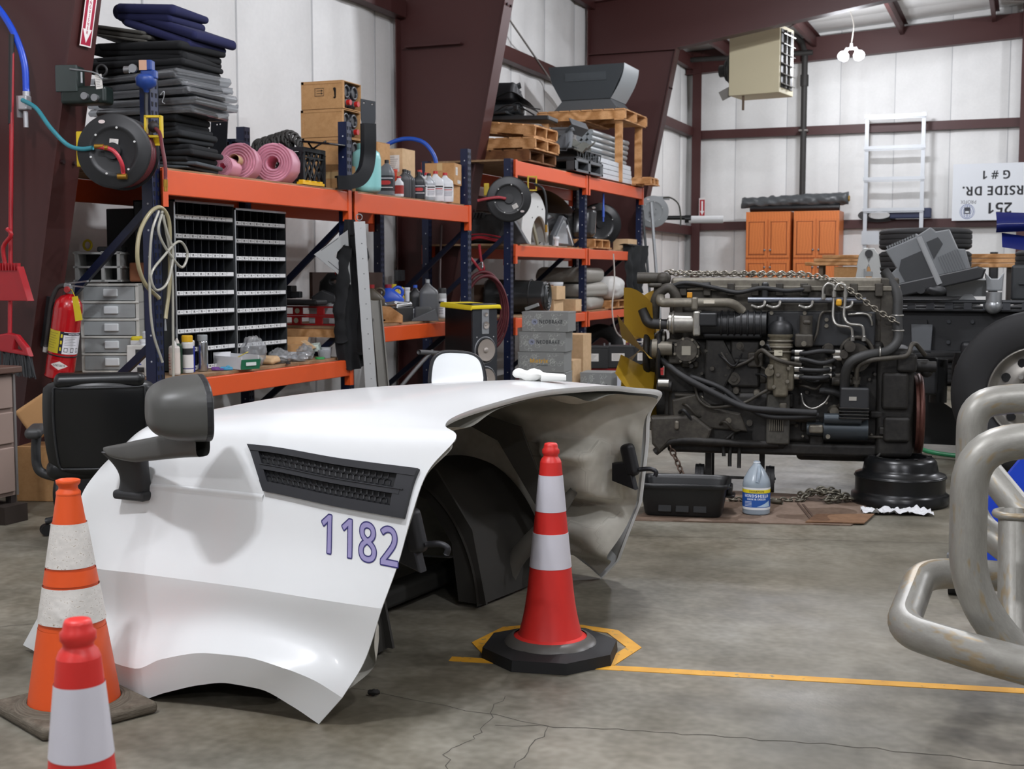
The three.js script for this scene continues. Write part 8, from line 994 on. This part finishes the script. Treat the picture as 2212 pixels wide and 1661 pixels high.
function wheel(par, x, y, z, R, w, rim) { const g = sub(par, 'wheel'); obj(g, 'tyre', lathe(tyreProfile(R, w), 64).rotateX(PI / 2).translate(x, y, z), tyreM);
  obj(g, 'rim', [lathe([[R * 0.58, w * 0.42], [R * 0.575, w * 0.5], [R * 0.555, w * 0.5], [R * 0.54, w * 0.4], [R * 0.5, w * 0.3], [R * 0.44, w * 0.24], [R * 0.34, w * 0.36], [R * 0.22, w * 0.38], [R * 0.2, w * 0.2]], 48).rotateX(PI / 2).translate(x, y, z)], rim);
  for (let i = 0; i < 10; i++) { const a = i * PI / 5 + 0.15; obj(g, 'hand_hole', cyl(R * 0.055, 0.02, x + R * 0.41 * Math.cos(a), y + R * 0.41 * Math.sin(a), z + w * 0.26, 'z', undefined, 16).translate(0, 0, 0.01), M(0x0d0d0e, 0.8)); obj(g, 'lug_nut', cyl(0.016, 0.03, x + R * 0.28 * Math.cos(a + 0.3), y + R * 0.28 * Math.sin(a + 0.3), z + w * 0.39, 'z', undefined, 6), alumM); } obj(g, 'hub', lathe([[0, 0.1], [0.06, 0.1], [0.09, 0.07], [0.1, 0]], 28).rotateX(PI / 2).translate(x, y, z + w * 0.3), M(0x2a2b2c, 0.5)); }
wheel(truck, 0.085, 0.515, -8.74, 0.515, 0.28, M(0x8f8b84, 0.35, 0.5)); wheel(truck, 0.0, 0.515, -10.5, 0.515, 0.28, M(0xb5b3ae, 0.35, 0.5)); wheel(truck, 2.4, 0.515, -8.74, 0.515, 0.28, M(0x8f8b84, 0.35, 0.5));
obj(truck, 'axle', cyl(0.06, 1.8, 0.04, 0.515, -9.6, 'z'), railM); obj(truck, 'green_hose', hose([[-0.75, 0.1, -9.3], [-0.6, 0.05, -9.2], [-0.35, 0.03, -9.15], [-0.2, 0.03, -9.1]], 0.016, 20), M(0x2f8a5a, 0.4)); obj(truck, 'mud_skirt', ext([[-0.7, 0.05], [-0.4, 0.05], [-0.45, 0.3], [-0.75, 0.5]], 0.02).translate(0, 0, -9.6), M(0x242628, 0.6));
// parts resting on the rail
single('black_beam', 'sloping black bracket beam lying on the chassis rail', 'beam', [ext([[-0.3, 0], [0.28, 0.14], [0.3, 0.2], [0.25, 0.22], [-0.32, 0.09]], 0.1, 0.01), cyl(0.03, 0.11, -0.1, 0.07, 0, 'z'), lumpy(sph(0.05, 0.0, 0.06, 0.05, 1.3, 0.7, 0.4), 0.01, 20)], M(0x202123, 0.45), [-0.55, 1.09, -9.0], 0.0);
{ const t = thing('panel_moulding', 'large grey ribbed plastic moulding tilted on the chassis rail', 'moulding', [-0.58, 1.27, -9.05], 0); t.rotation.z = 0.42; const gp = M(0x6a6d6f, 0.5), gpd = M(0x2c2e30, 0.55);
  obj(t, 'face', [ext([[-0.22, -0.06], [0.22, -0.08], [0.24, 0.06], [0.2, 0.08], [0.2, 0.22], [0.12, 0.24], [0.1, 0.28], [-0.02, 0.26], [-0.22, 0.26], [-0.2, 0.12], [-0.25, 0.1]], 0.16, 0.008)], gp); obj(t, 'window_recess', ext([[-0.18, -0.02], [-0.01, -0.03], [-0.01, 0.16], [-0.15, 0.16], [-0.19, 0.1]], 0.01).translate(0, 0, 0.082), gpd); obj(t, 'window_recess', ext([[0.04, 0.08], [0.13, 0.15], [0.12, 0.2], [0.04, 0.2]], 0.01).translate(0, 0, 0.082), gpd); obj(t, 'centre_rib', [box(0.035, 0.34, 0.03, 0.012, 0.08, 0.088), box(0.02, 0.34, 0.04, 0.012, 0.08, 0.09)], M(0x8b8d8e, 0.5)); obj(t, 'grille_panel', Array.from({ length: 9 }, (_, i) => box(0.006, 0.16, 0.01, 0.07 + i * 0.016, 0.0, 0.084)), M(0x55585a, 0.5)); obj(t, 'tooth_edge', Array.from({ length: 12 }, (_, i) => box(0.008, 0.02, 0.16, -0.2 + i * 0.018, 0.27, 0)), gp); }
single('white_panel_scrap', 'white curved panel scrap lying on the chassis rail', 'panel', [gridGeo((i, k) => V(0.25 * i - 0.12, 0.08 + 0.12 * Math.sin(k * 2), 0.15 * k), 8, 6), ext([[-0.1, 0], [0.1, 0.02], [0.02, 0.12]], 0.02)], M(0xb9bcbd, 0.4), [-0.38, 1.03, -9.2]);
{ const t = thing('silver_joint', 'shiny silver joint housing standing on the chassis rail', 'joint', [-0.2, 1.03, -9.1], 0.1); obj(t, 'housing', [cyl(0.05, 0.1, 0, 0.06, 0), sph(0.055, 0, 0.02, 0), ext([[-0.05, 0.12], [0.05, 0.12], [0.06, 0.24], [0.02, 0.2], [-0.02, 0.2], [-0.06, 0.24]], 0.04, 0.008)], M(0xa5a8aa, 0.3, 0.6)); }
single('blue_fairing', 'dark blue curved fairing corner at the right edge above the chassis', 'fairing', [gridGeo((i, k) => V(-0.02 + 0.6 * i, 0.24 - 0.02 * i - 0.14 * k * (1 - 0.3 * i), 0.1 * Math.sin(k * 2.5) - 0.02), 12, 8), gridGeo((i, k) => V(0.02 + 0.6 * i, 0.1 - 0.12 * i * 0.8 - 0.1 * k, 0.08 * k), 12, 4), box(0.05, 0.32, 0.04, 0.5, -0.06, 0)], M(0x141d5c, 0.25), [-0.19, 1.44, -9.45], 0.1);
// tyre stacks and far clutter
{ const tg = lathe(tyreProfile(0.51, 0.23), 48); const names2 = ['bottom', 'second', 'third', 'fourth', 'fifth', 'sixth', 'top']; for (let i = 0; i < 7; i++) single('spare_tyre', names2[i] + ' tyre of the tall stack behind the grey moulding', 'tyre', tg, tyreM, [-1.1, 0.14 + i * 0.252, -15.6], i * 0.4, 'tall tyre stack'); for (let i = 0; i < 6; i++) single('spare_tyre', names2[i === 5 ? 6 : i] + ' tyre of the stack at the right edge', 'tyre', tg, tyreM, [0.38, 0.14 + i * 0.252, -15.4], i * 0.5, 'right tyre stack'); }
{ const t = thing('folding_ladder', 'aluminium folding ladder hinge standing up behind the engine', 'ladder', [-1.16, 0, -10.5], 0.1); const al = M(0xb4b5b2, 0.35, 0.5);
  for (const s of [-1, 1]) { obj(t, 'hinge_plate', [ext([[-0.04, 0], [0.04, 0], [0.05, 0.1], [0.03, 0.16], [0, 0.17], [-0.03, 0.16], [-0.05, 0.1]], 0.025, 0.005).rotateZ(s * 0.28).translate(s * 0.055, 1.3, 0)], al); obj(t, 'rail', [box(0.07, 1.32, 0.03, s * 0.16, 0.66, 0, 0, 0, s * 0.17)], al); for (let i = 0; i < 4; i++) obj(t, 'rung', box(0.3, 0.03, 0.03, 0, 0, 0).rotateY(PI / 2).translate(s * (0.26 - i * 0.05), 0.25 + i * 0.28, -0.16), al); obj(t, 'rail', [box(0.07, 1.32, 0.03, s * 0.16, 0.66, -0.32, 0, 0, s * 0.17)], al); } obj(t, 'hinge_pivot', cyl(0.03, 0.06, 0, 1.42, 0.0, 'z'), M(0x2a2a2b, 0.5)); obj(t, 'lock_bar', [box(0.06, 0.04, 0.05, 0, 1.26, 0), box(0.012, 0.3, 0.02, -0.03, 1.15, 0.02)], M(0x8d8f8e, 0.4, 0.5)); }
{ const t = thing('plank_trestle', 'planks on a trestle in front of the orange cabinets', 'trestle', [-1.85, 0, -14.2], 0.05); for (let i = 0; i < 3; i++) obj(t, 'plank', uvMetres(rbox(0.62 - i * 0.1, 0.035, 0.5, 0.005, -0.05 + i * 0.04, 1.36 + i * 0.038, 0)), woodM); obj(t, 'shelf_box', uvMetres(box(0.4, 0.14, 0.4, 0.14, 1.26, 0)), kraftM); for (const s of [-1, 1]) obj(t, 'trestle_leg', [box(0.04, 1.35, 0.04, s * 0.2, 0.67, 0.15), box(0.04, 1.35, 0.04, s * 0.2, 0.67, -0.15)], M(0x6a5a48, 0.7)); }
{ const t = thing('plank_trestle', 'stacked planks behind the grey moulding at the right', 'trestle', [-0.5, 0, -16.5], 0.05); for (let i = 0; i < 3; i++) obj(t, 'plank', uvMetres(rbox(0.95, 0.05, 0.4, 0.005, 0, 1.36 + i * 0.055, 0)), woodM); for (const s of [-1, 1]) obj(t, 'trestle_leg', [box(0.05, 1.34, 0.3, s * 0.3, 0.67, 0)], M(0x3a3530, 0.7)); }
single('black_post', 'black post standing before the end wall behind the chassis', 'post', [rbox(0.12, 1.5, 0.12, 0.03, 0, 0.75, 0), cyl(0.05, 0.06, 0, 1.52, 0)], M(0x1a1b1c, 0.5), [-0.42, 0, -18.5]);
// end wall: cabinets, ladder frame, sign
const cabT = noiseTex(256, (u, v) => { const q = 5 * Math.sin((u * 60 + tn(u, v, 3, 4) * 3) * 2) + 7 * tn(u, v, 60, 3); return [cl(208 + q), cl(118 + q * 0.8), cl(58 + q * 0.5)]; }), cabM = new THREE.MeshStandardMaterial({ map: cabT, roughness: 0.4 });
for (const k of [0, 1]) { const t = thing('pantry_cabinet', (k ? 'right' : 'left') + ' one of two tall orange wooden cabinets against the end wall', 'cabinet', [-4.385 + k * 0.86, 0, ZE + 0.62], 0, 'orange cabinets'), w = 0.8, d = 0.6;
  obj(t, 'carcass', uvMetres(box(w, 2.38, d, 0, 1.19, -d / 2 + 0.18)), cabM);
  for (const s of [-1, 1]) for (const [y0, y1] of [[0.12, 1.5], [1.55, 2.25]]) { const dr = obj(t, 'door', uvMetres(rbox(w / 2 - 0.02, y1 - y0, 0.02, 0.004, s * w / 4, (y0 + y1) / 2, 0.192)), cabM); obj(dr, 'raised_panel', uvMetres(rbox(w / 2 - 0.14, y1 - y0 - 0.14, 0.016, 0.006, s * w / 4, (y0 + y1) / 2, 0.204)), cabM); obj(dr, 'panel_groove', [box(w / 2 - 0.1, 0.012, 0.004, s * w / 4, y1 - 0.055, 0.203), box(w / 2 - 0.1, 0.012, 0.004, s * w / 4, y0 + 0.055, 0.203), box(0.012, y1 - y0 - 0.1, 0.004, s * w / 4 - w / 4 + 0.06, (y0 + y1) / 2, 0.203), box(0.012, y1 - y0 - 0.1, 0.004, s * w / 4 + w / 4 - 0.06, (y0 + y1) / 2, 0.203)], M(0x8a4218, 0.5)); obj(dr, 'knob', sph(0.02, s * 0.05, y0 > 1 ? y0 + 0.14 : y1 - 0.12, 0.215), zinc); } }
{ const t = thing('rolled_curtain', 'rolled black plastic sheeting lying across the tops of the cabinets', 'roll', [-3.95, 2.39, ZE + 0.55], 0); obj(t, 'roll', lumpy(new THREE.CylinderGeometry(0.11, 0.09, 1.9, 28, 40).rotateZ(-PI / 2).translate(0, 0.19, 0.02).rotateZ(0.03), 0.035, 9, 3), M(0x4f5254, 0.3)); obj(t, 'lower_roll', lumpy(cyl(0.06, 1.6, 0.0, 0.06, 0.05, 'x', 0.06, 24), 0.01, 6, 6), M(0x17181a, 0.4)); obj(t, 'core', cyl(0.05, 0.02, 0.96, 0.21, 0.02, 'x'), M(0xa07a2a, 0.6)); }
{ const t = thing('ladder_frame', 'white aluminium ladder frame standing against the end wall', 'ladder', [-2.24, 0, ZE + 0.45], 0); const wa = M(0xb9bdc1, 0.35, 0.2); for (const s of [-1, 1]) obj(t, 'side_rail', box(0.065, 4.08, 0.05, s * 0.48, 2.04, 0), wa); for (let i = 0; i < 6; i++) obj(t, 'rung', [box(1.05, 0.06, 0.04, 0, 4.03 - i * 0.545, 0.03), box(1.0, 0.015, 0.03, 0, 3.985 - i * 0.545, 0.03)], wa); obj(t, 'foot_box', box(0.3, 0.24, 0.06, -0.38, 1.9, 0.03), wa); }
{ const t = thing('address_sign', 'white address sign mounted upside down on the end wall, black lettering', 'sign', [-0.56, 2.19, ZE + 0.3]);
  const m = printMat(1024, 700, (x, w, h) => { x.fillStyle = '#dfe3e8'; x.fillRect(0, 0, w, h); x.save(); x.translate(w, h); x.rotate(PI); x.fillStyle = '#15161a'; x.font = 'bold 190px sans-serif'; x.fillText('251', 300, 215); x.font = 'bold 160px sans-serif'; x.fillText('RSIDE DR.', 165, 420); x.font = 'bold 145px sans-serif'; x.fillText('G # 1', 330, 610); x.font = '58px sans-serif'; x.fillText('PROFIX', 730, 250); x.strokeStyle = '#4a5a90'; x.lineWidth = 4; for (let r = 30; r <= 90; r += 20) { x.beginPath(); x.arc(840, 110, r, 0, 7); x.stroke(); } for (let i = -2; i < 3; i++) { x.beginPath(); x.ellipse(840, 110, Math.abs(i) * 36 + 4, 90, 0, 0, 7); x.stroke(); } x.fillStyle = '#30343c'; x.fillRect(805, 80, 70, 84); x.fillStyle = '#dfe3e8'; x.fillRect(818, 94, 44, 22); x.restore(); });
  obj(t, 'board', box(1.4, 0.98, 0.01, 0, 0.49, 0), M(0xd5d8dc, 0.4)); sheet(t, 'print', 1.398, 0.978, m, 0, 0.49, 0.0062); }
{ const m = printMat(64, 256, (x) => { x.fillStyle = '#e6e2e0'; x.fillRect(0, 0, 64, 256); x.fillStyle = '#a8202a'; x.fillRect(6, 20, 52, 216); x.fillStyle = '#eee'; x.fillRect(24, 40, 16, 130); x.beginPath(); x.moveTo(32, 226); x.lineTo(10, 170); x.lineTo(54, 170); x.fill(); }); const t = thing('arrow_sign', 'small red arrow sign on the far corner column', 'sign', [-5.72, 2.32, ZE + 0.3]); sheet(t, 'sign_face', 0.12, 0.36, m, 0, 0.18, 0); }
single('cable_bundle', 'loose black cable bundle on the end wall rail beside the ladder frame', 'cables', Array.from({ length: 6 }, (_, i) => tor(0.1 + i * 0.015, 0.008, 0, 0.1, i * 0.01, 'z', 24, 5).scale(2, 0.7, 1)), M(0x1d1d1e, 0.5), [-2.5, 2.24, ZE + 0.25]); single('blue_bin', 'dark blue plastic bin on the end wall rail behind the tyres', 'bin', [rbox(0.7, 0.18, 0.2, 0.02, 0, 0.09, 0)], M(0x1d2747, 0.5), [-1.95, 2.24, ZE + 0.35]);
// unit heater hung from the roof
{ const t = thing('unit_heater', 'cream unit heater with dark louvres hung from the roof', 'heater', [-3.78, 3.9, -19.55], -0.16); const cr = M(0xd8cfae, 0.5);
  obj(t, 'cabinet', [rbox(0.78, 0.98, 0.62, 0.012, 0, 0.49, 0)], cr); obj(t, 'louvre_bay', box(0.02, 0.84, 0.52, 0.39, 0.5, 0), M(0x1c1a18, 0.6)); for (let i = 0; i < 6; i++) obj(t, 'louvre', box(0.07, 0.012, 0.5, 0.41, 0.14 + i * 0.145, 0, 0, 0, -0.5), M(0x8d8a84, 0.4, 0.5)); for (const z of [-0.09, 0.09]) obj(t, 'divider', box(0.03, 0.84, 0.014, 0.41, 0.5, z), M(0x6f6c66, 0.5)); obj(t, 'fan_motor', [cyl(0.16, 0.16, -0.46, 0.42, 0, 'x'), cyl(0.09, 0.14, -0.58, 0.42, 0, 'x')], M(0x232220, 0.5)); obj(t, 'fan_guard', [tor(0.26, 0.012, -0.44, 0.42, 0, 'x'), tor(0.18, 0.01, -0.5, 0.42, 0, 'x')], M(0x2a2927, 0.5)); obj(t, 'control_box', box(0.2, 0.14, 0.2, -0.48, 0.08, 0.1, 0.3, 0, 0.4), M(0x8d8b86, 0.5)); obj(t, 'drain_stub', cyl(0.018, 0.22, -0.2, -0.1, 0.2), M(0x5a4630, 0.5)); for (const [x, z] of [[-0.3, 0.2], [0.3, 0.2], [-0.3, -0.2], [0.3, -0.2]]) obj(t, 'hanger_rod', cyl(0.008, 0.62, x, 1.28, z), M(0x4a4a4a, 0.5, 0.4)); }
// rest every thing on the shelf, bench or floor it stands on
{ const decks = [0, BN, BN2, D1, E1, E2, E3], bb = new THREE.Box3();
  for (const o of scene.children) { if (!o.userData.category || o === rackA || o === rackB || o === hood || o === eng || o === truck) continue; const d = decks.find((q) => Math.abs(o.position.y - q) < 0.012 && o.position.lengthSq() > 0); if (d === undefined) continue; o.updateMatrixWorld(true); bb.setFromObject(o, true); if (bb.min.y < d + 0.0008 && bb.min.y > d - 0.08) o.position.y += d + 0.001 - bb.min.y; } }
renderer.render(scene, camera);
